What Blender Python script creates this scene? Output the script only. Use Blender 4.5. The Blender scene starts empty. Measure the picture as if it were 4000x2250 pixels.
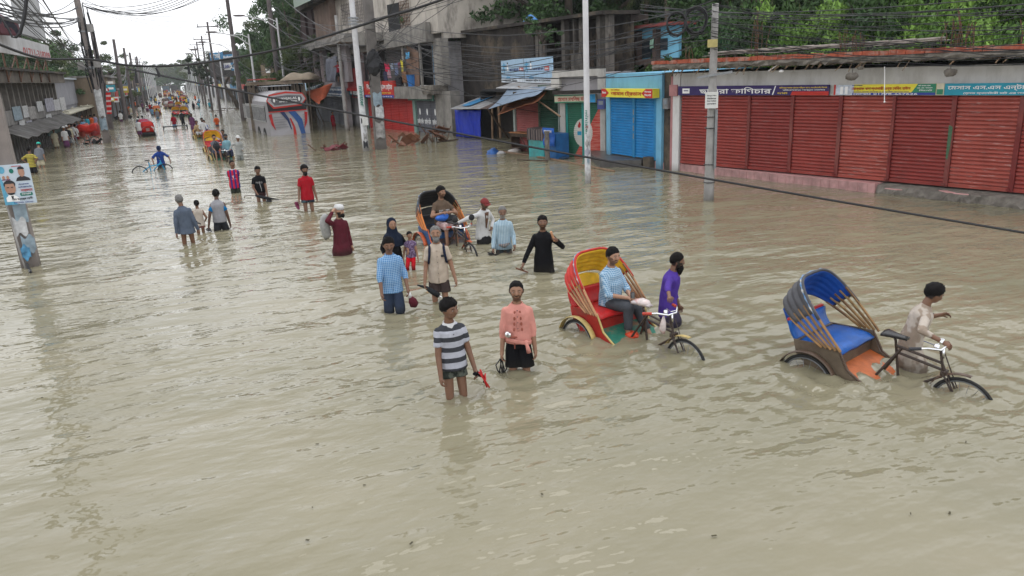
import bpy, bmesh, math, random
import numpy as np
from mathutils import Vector, Matrix, noise as mn
random.seed(7); RNG = np.random.default_rng(7)
R_ = math.radians; PI = math.pi
SC = bpy.context.scene; COL = SC.collection
# ------------------------------------------------------------------ camera
FPX = 2950.; CX, CY = 2000., 1125.; HCAM = 3.8
_phi = R_(2.55); _vp = np.array([657., 326.])
_dn = np.array([math.sin(_phi), math.cos(_phi)])
_th = math.atan(np.dot(np.array([CX, CY]) - _vp, _dn) / FPX)
_down = np.array([math.sin(_phi)*math.cos(_th), math.cos(_phi)*math.cos(_th), math.sin(_th)])
_dy = np.array([_vp[0]-CX, _vp[1]-CY, FPX]); _dy /= np.linalg.norm(_dy); _dy -= _down*_dy.dot(_down); _dy /= np.linalg.norm(_dy)
RW = np.array([np.cross(_dy, -_down), _dy, -_down])
cd = bpy.data.cameras.new('camera'); cam = bpy.data.objects.new('camera', cd); COL.objects.link(cam); SC.camera = cam
cd.lens = FPX/4000*36; cd.sensor_width = 36; cd.clip_start = .05; cd.clip_end = 6000
_r, _u, _b = RW@[1, 0, 0], RW@[0, -1, 0], RW@[0, 0, -1]
cam.matrix_world = Matrix([[_r[i], _u[i], _b[i], [0, 0, HCAM][i]] for i in range(3)] + [[0, 0, 0, 1]])
# ------------------------------------------------------------------ world, sun, exposure
w = bpy.data.worlds.new('World'); SC.world = w; w.use_nodes = True
nt = w.node_tree; nt.nodes.clear()
out = nt.nodes.new('ShaderNodeOutputWorld'); bg = nt.nodes.new('ShaderNodeBackground')
sky = nt.nodes.new('ShaderNodeTexSky'); sky.sky_type = 'NISHITA'; sky.sun_disc = False
sky.sun_elevation = R_(58); sky.sun_rotation = R_(-35); sky.dust_density = 4; sky.air_density = 1.2
hs = nt.nodes.new('ShaderNodeHueSaturation'); hs.inputs['Saturation'].default_value = .3
tc = nt.nodes.new('ShaderNodeTexCoord'); cn = nt.nodes.new('ShaderNodeTexNoise'); cn.inputs['Scale'].default_value = 3.0; cn.inputs['Detail'].default_value = 5
cr = nt.nodes.new('ShaderNodeValToRGB'); cr.color_ramp.elements[0].position = .3; cr.color_ramp.elements[1].position = .75
cr.color_ramp.elements[0].color = (17.5, 17.9, 18.8, 1); cr.color_ramp.elements[1].color = (23, 23.2, 23.6, 1)
mx = nt.nodes.new('ShaderNodeMix'); mx.data_type = 'RGBA'; mx.inputs[0].default_value = .88
L = nt.links.new
L(sky.outputs[0], hs.inputs['Color']); L(hs.outputs[0], mx.inputs['A']); L(tc.outputs['Generated'], cn.inputs['Vector']); L(cn.outputs[0], cr.inputs[0])
L(cr.outputs[0], mx.inputs['B']); L(mx.outputs['Result'], bg.inputs[0]); bg.inputs[1].default_value = .1; L(bg.outputs[0], out.inputs[0])
sd = bpy.data.lights.new('sun', 'SUN'); sd.energy = .6; sd.angle = R_(25); sd.color = (1, .97, .93)
sun = bpy.data.objects.new('sun', sd); COL.objects.link(sun); sun.rotation_euler = (R_(32), 0, R_(145))
SC.view_settings.view_transform = 'Standard'; SC.view_settings.look = 'None'; SC.view_settings.exposure = -.3; SC.view_settings.gamma = 1
SC.render.engine = 'CYCLES'; SC.cycles.use_denoising = True
SC.cycles.max_bounces = 6; SC.cycles.diffuse_bounces = 3; SC.cycles.glossy_bounces = 3; SC.cycles.transparent_max_bounces = 12

# ------------------------------------------------------------------ geometry of the place
def ray(u, v): return RW@np.array([u-CX, v-CY, FPX])
def G(u, v, z=0.):
    d = ray(u, v); t = (z-HCAM)/d[2]; return Vector((d[0]*t, d[1]*t, z))
def AY(u, v, Y):                       # point of the ray on the plane y = Y
    d = ray(u, v); t = Y/d[1]; return Vector((d[0]*t, Y, HCAM+d[2]*t))
def HT(g, u, v):                       # height above the ground point g of pixel (u, v)
    d = ray(u, v); return HCAM + math.hypot(g[0], g[1])/math.hypot(d[0], d[1])*d[2]
class Facade:
    """vertical plane through two waterline points; x runs along it to the right, y into the building, z up"""
    def __init__(s, a, b, za=0., out=0.):
        A, B = (G(*a, za), G(*b, za)) if len(a) == 2 else (Vector(a), Vector(b))
        A.z = B.z = 0; s.u = (B-A).normalized(); s.n = Vector((s.u.y, -s.u.x, 0))
        if s.n.dot(-A) < 0: s.n = -s.n
        s.o = A + s.n*out; s.len = (B-A).length
        s.M = Matrix([[s.u[i], -s.n[i], (0, 0, 1)[i], s.o[i]] for i in range(3)]+[[0, 0, 0, 1]])
    def p(s, u, v, off=0.):            # pixel -> (x, z) on the plane
        d = Vector(ray(u, v)); o = Vector((0, 0, HCAM)); t = (s.o + s.n*off - o).dot(s.n)/d.dot(s.n); q = o+d*t
        return (q-s.o).dot(s.u), q.z
# ------------------------------------------------------------------ materials
_mc = {}
def NN(t, ty, **k):
    n = t.nodes.new(ty)
    for a, b in k.items():
        if a in n.inputs: n.inputs[a].default_value = b
        else: setattr(n, a, b)
    return n
def base(name, rough=.7, metal=0., spec=.4):
    m = bpy.data.materials.new(name); m.use_nodes = True; t = m.node_tree; b = t.nodes['Principled BSDF']
    b.inputs['Roughness'].default_value = rough; b.inputs['Metallic'].default_value = metal; b.inputs['Specular IOR Level'].default_value = spec
    return m, t, b
def mixc(t, f, a, b, l=None):
    n = NN(t, 'ShaderNodeMix'); n.data_type = 'RGBA'
    for s, v in ((0, f), ('A', a), ('B', b)):
        if isinstance(v, (tuple, list)): n.inputs[s].default_value = (*v[:3], 1)
        elif isinstance(v, (int, float)): n.inputs[s].default_value = v
        else: t.links.new(v, n.inputs[s])
    return n.outputs['Result']
def mth(t, op, a, b=0., c=None):
    n = NN(t, 'ShaderNodeMath', operation=op)
    for i, v in enumerate((a, b, c)):
        if v is None: continue
        if isinstance(v, (int, float)): n.inputs[i].default_value = v
        else: t.links.new(v, n.inputs[i])
    return n.outputs[0]
def coords(t, world, sc=(1, 1, 1)):
    g = NN(t, 'ShaderNodeNewGeometry').outputs['Position'] if world else NN(t, 'ShaderNodeTexCoord').outputs['Object']
    mp = NN(t, 'ShaderNodeMapping'); mp.inputs['Scale'].default_value = sc; t.links.new(g, mp.inputs[0]); return mp.outputs[0]
def nz(t, vec, scale, det=4, rough=.55):
    n = NN(t, 'ShaderNodeTexNoise'); n.inputs['Scale'].default_value = scale; n.inputs['Detail'].default_value = det; n.inputs['Roughness'].default_value = rough
    t.links.new(vec, n.inputs['Vector']); return n.outputs[0]
def ramp(t, v, lo, hi):
    n = NN(t, 'ShaderNodeMapRange'); n.inputs[1].default_value = lo; n.inputs[2].default_value = hi; t.links.new(v, n.inputs[0]); return n.outputs[0]
def M(name, col, rough=.7, var=.25, scale=5., metal=0., bump=.0, streak=None, sa=.6, world=True, patch=None, pa=.5, spec=.35, soak=0.):
    """plain paint / plaster / cloth with noise; streak = run-down stain colour; patch = worn patches colour; soak = damp band height over the water"""
    key = name
    if key in _mc: return _mc[key]
    m, t, b = base(name, rough, metal, spec); v = coords(t, world)
    c = mixc(t, ramp(t, nz(t, v, scale), .3, .7), tuple(x*(1-var) for x in col), tuple(min(1, x*(1+var*.5)) for x in col))
    if patch: c = mixc(t, mth(t, 'MULTIPLY', ramp(t, nz(t, v, scale*.35, 8, .7), .5, .6), pa), c, patch)
    if streak: c = mixc(t, mth(t, 'MULTIPLY', ramp(t, nz(t, coords(t, world, (1.5, 1.5, .5)), .9, 7, .72), .47, .68), sa), c, streak)
    if soak:
        sep = NN(t, 'ShaderNodeSeparateXYZ'); t.links.new(coords(t, True), sep.inputs[0])
        hgt = mth(t, 'ADD', sep.outputs[2], mth(t, 'MULTIPLY', nz(t, v, 2.), .3))
        c = mixc(t, mth(t, 'MULTIPLY', ramp(t, hgt, soak+.35, soak), .55), c, (.07, .06, .045))
    t.links.new(c, b.inputs['Base Color'])
    if bump:
        bn = NN(t, 'ShaderNodeBump'); bn.inputs['Strength'].default_value = bump; bn.inputs['Distance'].default_value = .02
        t.links.new(nz(t, v, scale*4, 6, .65), bn.inputs['Height']); t.links.new(bn.outputs[0], b.inputs['Normal'])
    _mc[key] = m; return m
def cloth(name, ca, cb=None, kind='plain', period=.1, duty=.5, axis=2, wave=.01, rough=.85):
    """fabric in the wearer's own space: plain, stripes along an axis, or a woven check"""
    if name in _mc: return _mc[name]
    m, t, b = base(name, rough, 0, .1); v = coords(t, False); n = nz(t, v, 9., 3)
    sep = NN(t, 'ShaderNodeSeparateXYZ'); t.links.new(v, sep.inputs[0])
    def band(i, per, dt):
        q = mth(t, 'ADD', sep.outputs[i], mth(t, 'MULTIPLY', n, wave)); f = mth(t, 'FRACT', mth(t, 'DIVIDE', q, per)); return mth(t, 'LESS_THAN', f, dt)
    dk = lambda c: tuple(x*.82 for x in c)
    c = mixc(t, ramp(t, n, .3, .7), dk(ca), ca)
    if kind == 'stripes': c = mixc(t, band(axis, period, duty), c, cb)
    if kind == 'check':
        c = mixc(t, mth(t, 'MULTIPLY', band(2, period, duty), .6), c, cb); c = mixc(t, mth(t, 'MULTIPLY', band(0, period, duty), .6), c, cb)
    if kind == 'blotch': c = mixc(t, ramp(t, nz(t, v, 1/period, 2), .47, .53), c, cb)
    ws = NN(t, 'ShaderNodeSeparateXYZ'); t.links.new(coords(t, True), ws.inputs[0]); c = mixc(t, mth(t, 'MULTIPLY', ramp(t, mth(t, 'ADD', ws.outputs[2], mth(t, 'MULTIPLY', n, .12)), .24, .1), .55), c, (.02, .018, .014))
    t.links.new(c, b.inputs['Base Color'])
    bn = NN(t, 'ShaderNodeBump'); bn.inputs['Strength'].default_value = .9; bn.inputs['Distance'].default_value = .03
    t.links.new(nz(t, coords(t, False, (1, 1, .45)), 11., 2), bn.inputs['Height']); t.links.new(bn.outputs[0], b.inputs['Normal'])
    _mc[name] = m; return m
def vcol(name, rough=.6, spec=.35, var=.12, scale=20., bump=.15, attr='Col'):
    """colour painted per vertex (skin with brows, eyes, beard; printed panels)"""
    if name in _mc: return _mc[name]
    m, t, b = base(name, rough, 0, spec); a = NN(t, 'ShaderNodeVertexColor', layer_name=attr); v = coords(t, False)
    n = nz(t, v, scale); k = mth(t, 'ADD', mth(t, 'MULTIPLY', n, var*2), 1-var)
    x = NN(t, 'ShaderNodeVectorMath', operation='SCALE'); t.links.new(a.outputs[0], x.inputs[0]); t.links.new(k, x.inputs['Scale'])
    t.links.new(x.outputs[0], b.inputs['Base Color'])
    _mc[name] = m; return m
# ------------------------------------------------------------------ mesh building
class MB:
    def __init__(s): s.v = []; s.f = []; s.m = []; s.k = 0
    def add(s, vs, fs, mi=None):
        o = len(s.v); s.v += [tuple(x) for x in vs]; s.f += [tuple(i+o for i in f) for f in fs]; s.m += [s.k if mi is None else mi]*len(fs)
    def box(s, c, d, rot=None, taper=1.):
        x, y, z = d[0]/2, d[1]/2, d[2]/2
        p = [Vector((i*x*(taper if k > 0 else 1), j*y*(taper if k > 0 else 1), k*z)) for k in (-1, 1) for i, j in ((-1, -1), (1, -1), (1, 1), (-1, 1))]
        if rot is not None: p = [rot@q for q in p]
        s.add([q+Vector(c) for q in p], [(3, 2, 1, 0), (4, 5, 6, 7), (0, 1, 5, 4), (1, 2, 6, 5), (2, 3, 7, 6), (3, 0, 4, 7)])
    def bx(s, x0, x1, y0, y1, z0, z1): s.box(((x0+x1)/2, (y0+y1)/2, (z0+z1)/2), (abs(x1-x0), abs(y1-y0), abs(z1-z0)))
    def rings(s, rs, caps=True, closed=True):
        n = len(rs[0]); vs = [p for r in rs for p in r]; fs = []
        for i in range(len(rs)-1):
            for j in range(n if closed else n-1):
                k = (j+1) % n; fs.append((i*n+j, i*n+k, (i+1)*n+k, (i+1)*n+j))
        if caps and closed: fs += [tuple(range(n-1, -1, -1)), tuple(range((len(rs)-1)*n, len(rs)*n))]
        s.add(vs, fs)
    def tube(s, pts, r, n=6, r1=None, caps=True):
        P_ = [Vector(p) for p in pts]; N = len(P_); rs = []; up = None
        for i, p in enumerate(P_):
            d = (P_[min(i+1, N-1)]-P_[max(i-1, 0)])
            d = d.normalized() if d.length > 1e-9 else Vector((0, 0, 1))
            if up is None:
                up = Vector((0, 0, 1)) if abs(d.z) < .9 else Vector((1, 0, 0))
            a = d.cross(up)
            if a.length < 1e-6: a = d.cross(Vector((0, 1, 0)))
            a.normalize(); b = a.cross(d); up = b
            q = r[i] if isinstance(r, (list, tuple)) else (r if r1 is None else r+(r1-r)*i/max(1, N-1))
            rs.append([p+a*math.cos(t)*q+b*math.sin(t)*q for t in [2*PI*j/n for j in range(n)]])
        s.rings(rs, caps)
    def cyl(s, a, b, r, n=10, r1=None): s.tube([a, b], r, n, r if r1 is None else r1)
    def ball(s, c, r, n=10, m=6, rot=None):
        r = (r, r, r) if isinstance(r, (int, float)) else r; c = Vector(c); rs = []
        for i in range(1, m):
            a = PI*i/m; rg = [Vector((math.cos(2*PI*j/n)*math.sin(a)*r[0], math.sin(2*PI*j/n)*math.sin(a)*r[1], -math.cos(a)*r[2])) for j in range(n)]
            rs.append([(rot@q if rot is not None else q)+c for q in rg])
        s.rings(rs)
    def caps(s, p0, r0, p1, r1, n=10, flat0=False, flat1=False):
        p0, p1 = Vector(p0), Vector(p1); d = p1-p0; L_ = d.length or 1e-6; d = d/L_; pts = []; rr = []
        if not flat0:
            for a in (80, 50, 22): pts.append(p0-d*r0*math.sin(R_(a))); rr.append(r0*math.cos(R_(a)))
        pts.append(p0); rr.append(r0); pts.append(p1); rr.append(r1)
        if not flat1:
            for a in (22, 50, 80): pts.append(p1+d*r1*math.sin(R_(a))); rr.append(r1*math.cos(R_(a)))
        s.tube(pts, rr, n)
    def poly(s, pts, th, nrm):                # flat outline with thickness
        nrm = Vector(nrm); a = [Vector(p) for p in pts]; b = [p+nrm*th for p in a]; n = len(a)
        s.add(a+b, [tuple(range(n-1, -1, -1)), tuple(range(n, 2*n))]+[(i, (i+1) % n, (i+1) % n+n, i+n) for i in range(n)])
    def quad(s, a, b, c, d): s.add([a, b, c, d], [(0, 1, 2, 3)])
    def sheet(s, fn, nu, nv, th=.006):        # thin sheet from fn(u,v), with thickness
        g = [[Vector(fn(i/nu, j/nv)) for j in range(nv+1)] for i in range(nu+1)]
        top = []
        for i in range(nu+1):
            for j in range(nv+1):
                a = g[min(i+1, nu)][j]-g[max(i-1, 0)][j]; b = g[i][min(j+1, nv)]-g[i][max(j-1, 0)]; n = a.cross(b)
                top.append(g[i][j]+(n.normalized() if n.length > 1e-9 else Vector((0, 0, 1)))*th)
        bot = [p for r in g for p in r]; W = nv+1; N = len(bot); fs = []
        for i in range(nu):
            for j in range(nv):
                a, b, c, d = i*W+j, (i+1)*W+j, (i+1)*W+j+1, i*W+j+1; fs += [(a+N, b+N, c+N, d+N), (d, c, b, a)]
        ed = [i*W for i in range(nu+1)]+[nu*W+j for j in range(1, W)]+[i*W+nv for i in range(nu-1, -1, -1)]+[j for j in range(nv-1, 0, -1)]
        for i in range(len(ed)): a, b = ed[i], ed[(i+1) % len(ed)]; fs.append((a, b, b+N, a+N))
        s.add(bot+top, fs)
    def mesh(s, name, mats, smooth=False):
        me = bpy.data.meshes.new(name); me.from_pydata(s.v, [], s.f)
        for m in (mats if isinstance(mats, (list, tuple)) else [mats]): me.materials.append(m)
        if len(me.materials) > 1: me.polygons.foreach_set('material_index', s.m)
        if smooth: me.polygons.foreach_set('use_smooth', [True]*len(me.polygons))
        me.update(); return me
    def build(s, name, mats, parent=None, smooth=False, **k):
        return link(name, s.mesh(name, mats, smooth), parent, **k)
def link(name, me, parent=None, M_=None, **k):
    o = bpy.data.objects.new(name, me); COL.objects.link(o)
    if parent is not None: o.parent = parent
    if M_ is not None: o.matrix_world = M_
    tag(o, **k); return o
def tag(o, label=None, cat=None, group=None, kind=None):
    for a, b in (('label', label), ('category', cat), ('group', group), ('kind', kind)):
        if b: o[a] = b
    return o
def thing(name, label, cat, M_=None, loc=None, rz=0, group=None):
    o = bpy.data.objects.new(name, None); COL.objects.link(o); o.empty_display_size = .2
    if M_ is not None: o.matrix_world = M_
    if loc is not None: o.location = loc; o.rotation_euler = (0, 0, rz)
    return tag(o, label, cat, group)
def copy_tree(o, parent=None, **k):
    c = o.copy(); COL.objects.link(c); c.parent = parent
    for ch in list(o.children): copy_tree(ch, c)
    tag(c, **k); return c
import re
def bn(s):                                # built-in font has no shaping: put the left-hand vowel signs before their consonant
    s = s.replace('র্', ''); C = '([ক-হড়ঢ়য়](?:্[ক-হ])*)'
    s = re.sub(C+'ো', r'ে\1া', s); s = re.sub(C+'ৌ', r'ে\1ৗ', s); return re.sub(C+'([িেৈ])', r'\2\1', s)
def text_mesh(s, size, extr=.004, bold=.014):
    s = bn(s)
    cu = bpy.data.curves.new('t', 'FONT'); cu.body = s; cu.size = size; cu.extrude = extr; cu.offset = bold; cu.align_x = 'CENTER'; cu.align_y = 'CENTER'; cu.resolution_u = 2
    o = bpy.data.objects.new('t', cu); COL.objects.link(o); dg = bpy.context.evaluated_depsgraph_get(); me = bpy.data.meshes.new_from_object(o.evaluated_get(dg))
    bpy.data.objects.remove(o); bpy.data.curves.remove(cu); return me
def text(parent, s, c, w, h, mat, depth=.006, name='lettering', skew=0., up=False, label=None):
    """raised lettering on a board in the parent's xz plane, fitted to width w and height h about c (x, y, z)"""
    me = text_mesh(s, 1., .01); n = len(me.vertices)
    if n == 0: return None
    co = np.empty(n*3); me.vertices.foreach_get('co', co); co = co.reshape(-1, 3); mn_, mx_ = co.min(0), co.max(0); d = np.maximum(mx_-mn_, 1e-6)
    q = (co-(mn_+mx_)/2)/d; a, b = q[:, 0]*w, q[:, 1]*h; dz = q[:, 2]
    if up: a, b = q[:, 1]*w*-1, q[:, 0]*h   # reading upwards
    if up == 'down': a, b = -a, -b
    o3 = np.stack([c[0]+(a+b*skew), c[1]-depth*(dz+.5)/.02*.02-depth*.5, c[2]+b], 1)
    me.vertices.foreach_set('co', o3.ravel()); me.materials.clear(); me.materials.append(mat); me.update()
    return link(name, me, parent, label=label)
# ------------------------------------------------------------------ water and ground
WAKES = []   # (x, y, amplitude, ring length, reach)
for px, py, a in ((1780, 1540, .02), (2020, 1450, .02), (1560, 1210, .016), (1720, 1168, .016), (2120, 1060, .014), (1960, 985, .012), (2630, 1260, .018), (3550, 1440, .02),
                  (2230, 1330, .018), (2760, 1400, .012), (3240, 1470, .02), (3900, 1570, .012), (3500, 1460, .015), (1330, 995, .014), (1205, 825, .012), (1010, 785, .012),
                  (740, 950, .014), (860, 900, .014), (1890, 960, .012), (1840, 990, .012), (2360, 1330, .012), (3420, 1440, .012)):
    g = G(px, py); WAKES.append((g.x, g.y, a*2.1, .34, .7))
def axis(lo, hi, d, far0, far1, gr=1.18):
    c = list(np.arange(lo, hi, d)); s = d; x = c[-1]
    while x < far1: s *= gr; x += s; c.append(x)
    s = d; x = lo; pre = []
    while x > far0: s *= gr; x -= s; pre.append(x)
    return np.array(pre[::-1]+c)
def build_water():
    X = axis(-11, 19, .085, -1500, 1500); Y = axis(2.5, 34, .075, -60, 3500); nx, ny = len(X), len(Y); XX, YY = np.meshgrid(X, Y); Z = np.zeros_like(XX)
    r = np.random.default_rng(3)
    fade = np.clip(1-(YY-22)/12, 0, 1)*np.clip((YY-1)/3, 0, 1)*np.clip((19.5-XX)/3, 0, 1)*np.clip((XX+11)/2, 0, 1)
    warp = .35*np.sin(XX*.37+1.3)+.3*np.sin(YY*.29+XX*.13)
    for i in range(30):
        lam = .38*1.11**(i*.62); th = r.normal(PI/2-.18, .42); k = 2*PI/lam; ph = r.uniform(0, 6.28)
        env = .6+.4*np.sin(XX*r.uniform(.2, .7)+YY*r.uniform(.2, .6)+r.uniform(0, 6))
        Z += lam*.0021*np.sin(k*(XX*math.cos(th)+(YY+warp*.3)*math.sin(th))+ph+.8*np.sin(XX*r.uniform(.5, 1.5)+YY*r.uniform(.3, .9)))*env
    Z *= fade*np.clip((YY-3)/7, .5, 1)
    for x, y, a, lm, rc in WAKES:
        d = np.hypot(XX-x, (YY-y)); Z += a*np.exp(-d/rc)*np.sin(2*PI*d/lm+1.2)*np.clip(d/.2, 0, 1)*.8
    me = bpy.data.meshes.new('water'); co = np.stack([XX, YY, Z], -1).reshape(-1, 3)
    idx = np.arange(nx*ny).reshape(ny, nx); f = np.stack([idx[:-1, :-1], idx[:-1, 1:], idx[1:, 1:], idx[1:, :-1]], -1).reshape(-1, 4)
    me.vertices.add(len(co)); me.vertices.foreach_set('co', co.ravel()); me.loops.add(f.size); me.loops.foreach_set('vertex_index', f.ravel().astype(np.int32))
    me.polygons.add(len(f)); me.polygons.foreach_set('loop_start', np.arange(0, f.size, 4, dtype=np.int32)); me.polygons.foreach_set('loop_total', np.full(len(f), 4, dtype=np.int32))
    me.update(calc_edges=True); me.polygons.foreach_set('use_smooth', np.ones(len(f), bool))
    m, t, b = base('muddy_water', .03, 0, .5); b.inputs['IOR'].default_value = 1.37
    v = coords(t, True); v2 = coords(t, True, (.72, 1.35, 1)); rot = NN(t, 'ShaderNodeMapping'); rot.inputs['Rotation'].default_value = (0, 0, .16); t.links.new(v2, rot.inputs[0]); v2 = rot.outputs[0]
    c = mixc(t, ramp(t, nz(t, v, .22, 3), .35, .65), (.203, .187, .122), (.248, .224, .15))
    c = mixc(t, mth(t, 'MULTIPLY', ramp(t, nz(t, coords(t, True, (.8, 1.6, 1)), 1.1, 6, .65), .5, .75), .3), c, (.29, .255, .185))
    t.links.new(c, b.inputs['Base Color'])
    def bmp(h, s, d, prev=None):
        n = NN(t, 'ShaderNodeBump'); n.inputs['Strength'].default_value = s; n.inputs['Distance'].default_value = d; t.links.new(h, n.inputs['Height'])
        if prev is not None: t.links.new(prev, n.inputs['Normal'])
        return n.outputs[0]
    msk = ramp(t, nz(t, v, .16, 2), .35, .7)
    n0 = bmp(nz(t, coords(t, True, (.4, 1, 1)), .55, 2, .5), 1., .09)
    n1 = bmp(mth(t, 'MULTIPLY', nz(t, v2, 1.25, 2, .45), mth(t, 'ADD', mth(t, 'MULTIPLY', msk, .6), .5)), 1., .11, n0); n2 = bmp(mth(t, 'MULTIPLY', nz(t, v2, 4.2, 2, .5), mth(t, 'ADD', mth(t, 'MULTIPLY', msk, .8), .35)), 1., .04, n1); t.links.new(n2, b.inputs['Normal'])
    me.materials.append(m); return link('water', me, kind='structure', label='brown flood water filling the street')
build_water()
g = MB(); g.quad((-1600, -80, -.75), (1600, -80, -.75), (1600, 3600, -.75), (-1600, 3600, -.75))
g.build('road', M('road_asphalt', (.05, .05, .05)), kind='structure')

g = MB(); rl = random.Random(4)
for k in range(26):
    p = G(rl.uniform(0, 4000), rl.uniform(900, 2230), .015); g.box(p, (rl.uniform(.015, .045), rl.uniform(.008, .018), .003), Matrix.Rotation(rl.uniform(0, 3), 3, 'Z'))
g.build('floating_litter', M('leaf_litter', (.07, .06, .03), .8, .5, 9.), kind='stuff', label='specks of leaf litter floating on the flood water')
# ------------------------------------------------------------------ shared finishes
conc = M('weathered_concrete', (.25, .235, .215), .9, .3, 2.2, bump=.4, streak=(.06, .055, .05), soak=.2)
concd = M('mouldy_concrete', (.045, .038, .034), .95, .45, 1.6, bump=.5, streak=(.02, .018, .017), sa=.8, patch=(.2, .155, .10), pa=.4, soak=.2)
concl = M('pale_plaster', (.50, .48, .45), .9, .15, 1.5, bump=.2, streak=(.12, .11, .10), sa=.55, soak=.2)
white_w = M('whitewash', (.62, .61, .60), .85, .1, 2., streak=(.25, .23, .2), sa=.45, bump=.15, soak=.12)
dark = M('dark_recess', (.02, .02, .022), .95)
rust = M('rusty_iron', (.12, .06, .035), .8, .4, 14., bump=.3)
steel = M('dull_steel', (.25, .26, .27), .45, .2, 8., metal=.6)
chrome = M('chrome', (.75, .76, .78), .18, .05, 8., metal=1., world=False)
black_p = M('black_paint', (.02, .02, .022), .4, .2, 12., world=False)
rubber = M('rubber', (.018, .018, .018), .7, .2, 30., world=False)
cablem = M('cable_sheath', (.022, .022, .025), .5, .2, 5.)
wood = M('bare_wood', (.22, .14, .085), .8, .35, 6., streak=(.08, .05, .03))
bamboo = M('bamboo', (.35, .24, .12), .6, .3, 8., world=False)
woodd = M('dark_wood', (.07, .045, .03), .8, .35, 6.)
tin = M('galvanised_tin', (.36, .37, .38), .45, .2, 3., metal=.3, streak=(.16, .09, .05), sa=.5)
letw = M('lettering_white', (.85, .85, .85), .5, .05)
lety = M('lettering_yellow', (.85, .62, .08), .5, .05)
letr = M('lettering_red', (.42, .012, .012), .5, .1)
letk = M('lettering_black', (.03, .03, .035), .6, .1)
letb = M('lettering_blue', (.03, .05, .22), .6, .1)
letg = M('lettering_green', (.01, .16, .12), .6, .1)
brick = M('brick_course', (.36, .09, .05), .9, .35, 7., bump=.3, patch=(.35, .3, .26), pa=.5)
rubble = M('rubble_concrete', (.20, .18, .155), .95, .45, 5., bump=1., streak=(.05, .045, .04))
def rect(F, mb, x0, y0, x1, y1, d0, d1):
    """box whose face at local depth d0 covers the pixel rectangle"""
    ym, xm = (y0+y1)/2, (x0+x1)/2; a = F.p(x0, ym, -d0)[0]; b = F.p(x1, ym, -d0)[0]; t = F.p(xm, y0, -d0)[1]; c = F.p(xm, y1, -d0)[1]
    mb.bx(a, b, d0, d1, c, t); return a, b, c, t
def rib_sheet(mb, a, b, y, z0, z1, pitch=.085, dep=.03, th=.02):
    n = max(2, int((z1-z0)/pitch)); pr = []
    for i in range(n):
        z = z0+(z1-z0)*i/n; h = (z1-z0)/n
        pr += [(y-dep, z+h*.04), (y-dep*.85, z+h*.55), (y, z+h*.72), (y+dep*.3, z+h*.93)]
    pr.append((y, z1)); vs = []; fs = []
    for k, (yy, z) in enumerate(pr): vs += [(a, yy, z), (b, yy, z)]
    for k in range(len(pr)-1): fs.append((2*k, 2*k+1, 2*k+3, 2*k+2))
    mb.add(vs, fs); mb.bx(a, b, y+.03, y+.03+th, z0, z1)
def shutter_mat(name, col, wear=(.5, .42, .4), wa=.5):
    if name in _mc: return _mc[name]
    m, t, b = base(name, .5, .1, .4); v = coords(t, True); c = mixc(t, ramp(t, nz(t, v, 2.), .3, .7), tuple(x*.78 for x in col), col)
    c = mixc(t, mth(t, 'MULTIPLY', ramp(t, nz(t, coords(t, True, (1.2, 1.2, 14)), 1.6, 6, .7), .57, .66), wa), c, wear)
    c = mixc(t, mth(t, 'MULTIPLY', ramp(t, nz(t, coords(t, True, (3, 3, .5)), 1., 5), .5, .75), .4), c, tuple(x*.45 for x in col))
    t.links.new(c, b.inputs['Base Color']); _mc[name] = m; return m
def shutter(F, par, x0, y0, x1, y1, mat, d=.05, pitch=.085, label=None, z0=None, zt=None, name='shutter'):
    ym, xm = (y0+y1)/2, (x0+x1)/2; a = F.p(x0, ym, -d)[0]; b = F.p(x1, ym, -d)[0]; t = F.p(xm, y0, -d)[1] if zt is None else zt; c = F.p(xm, y1, -d)[1] if z0 is None else z0
    mb = MB(); rib_sheet(mb, a, b, d, c, t, pitch); mb.bx(a, b, d-.03, d+.02, c-.005, c+.09); return mb.build(name, mat, par, label=label)
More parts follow.
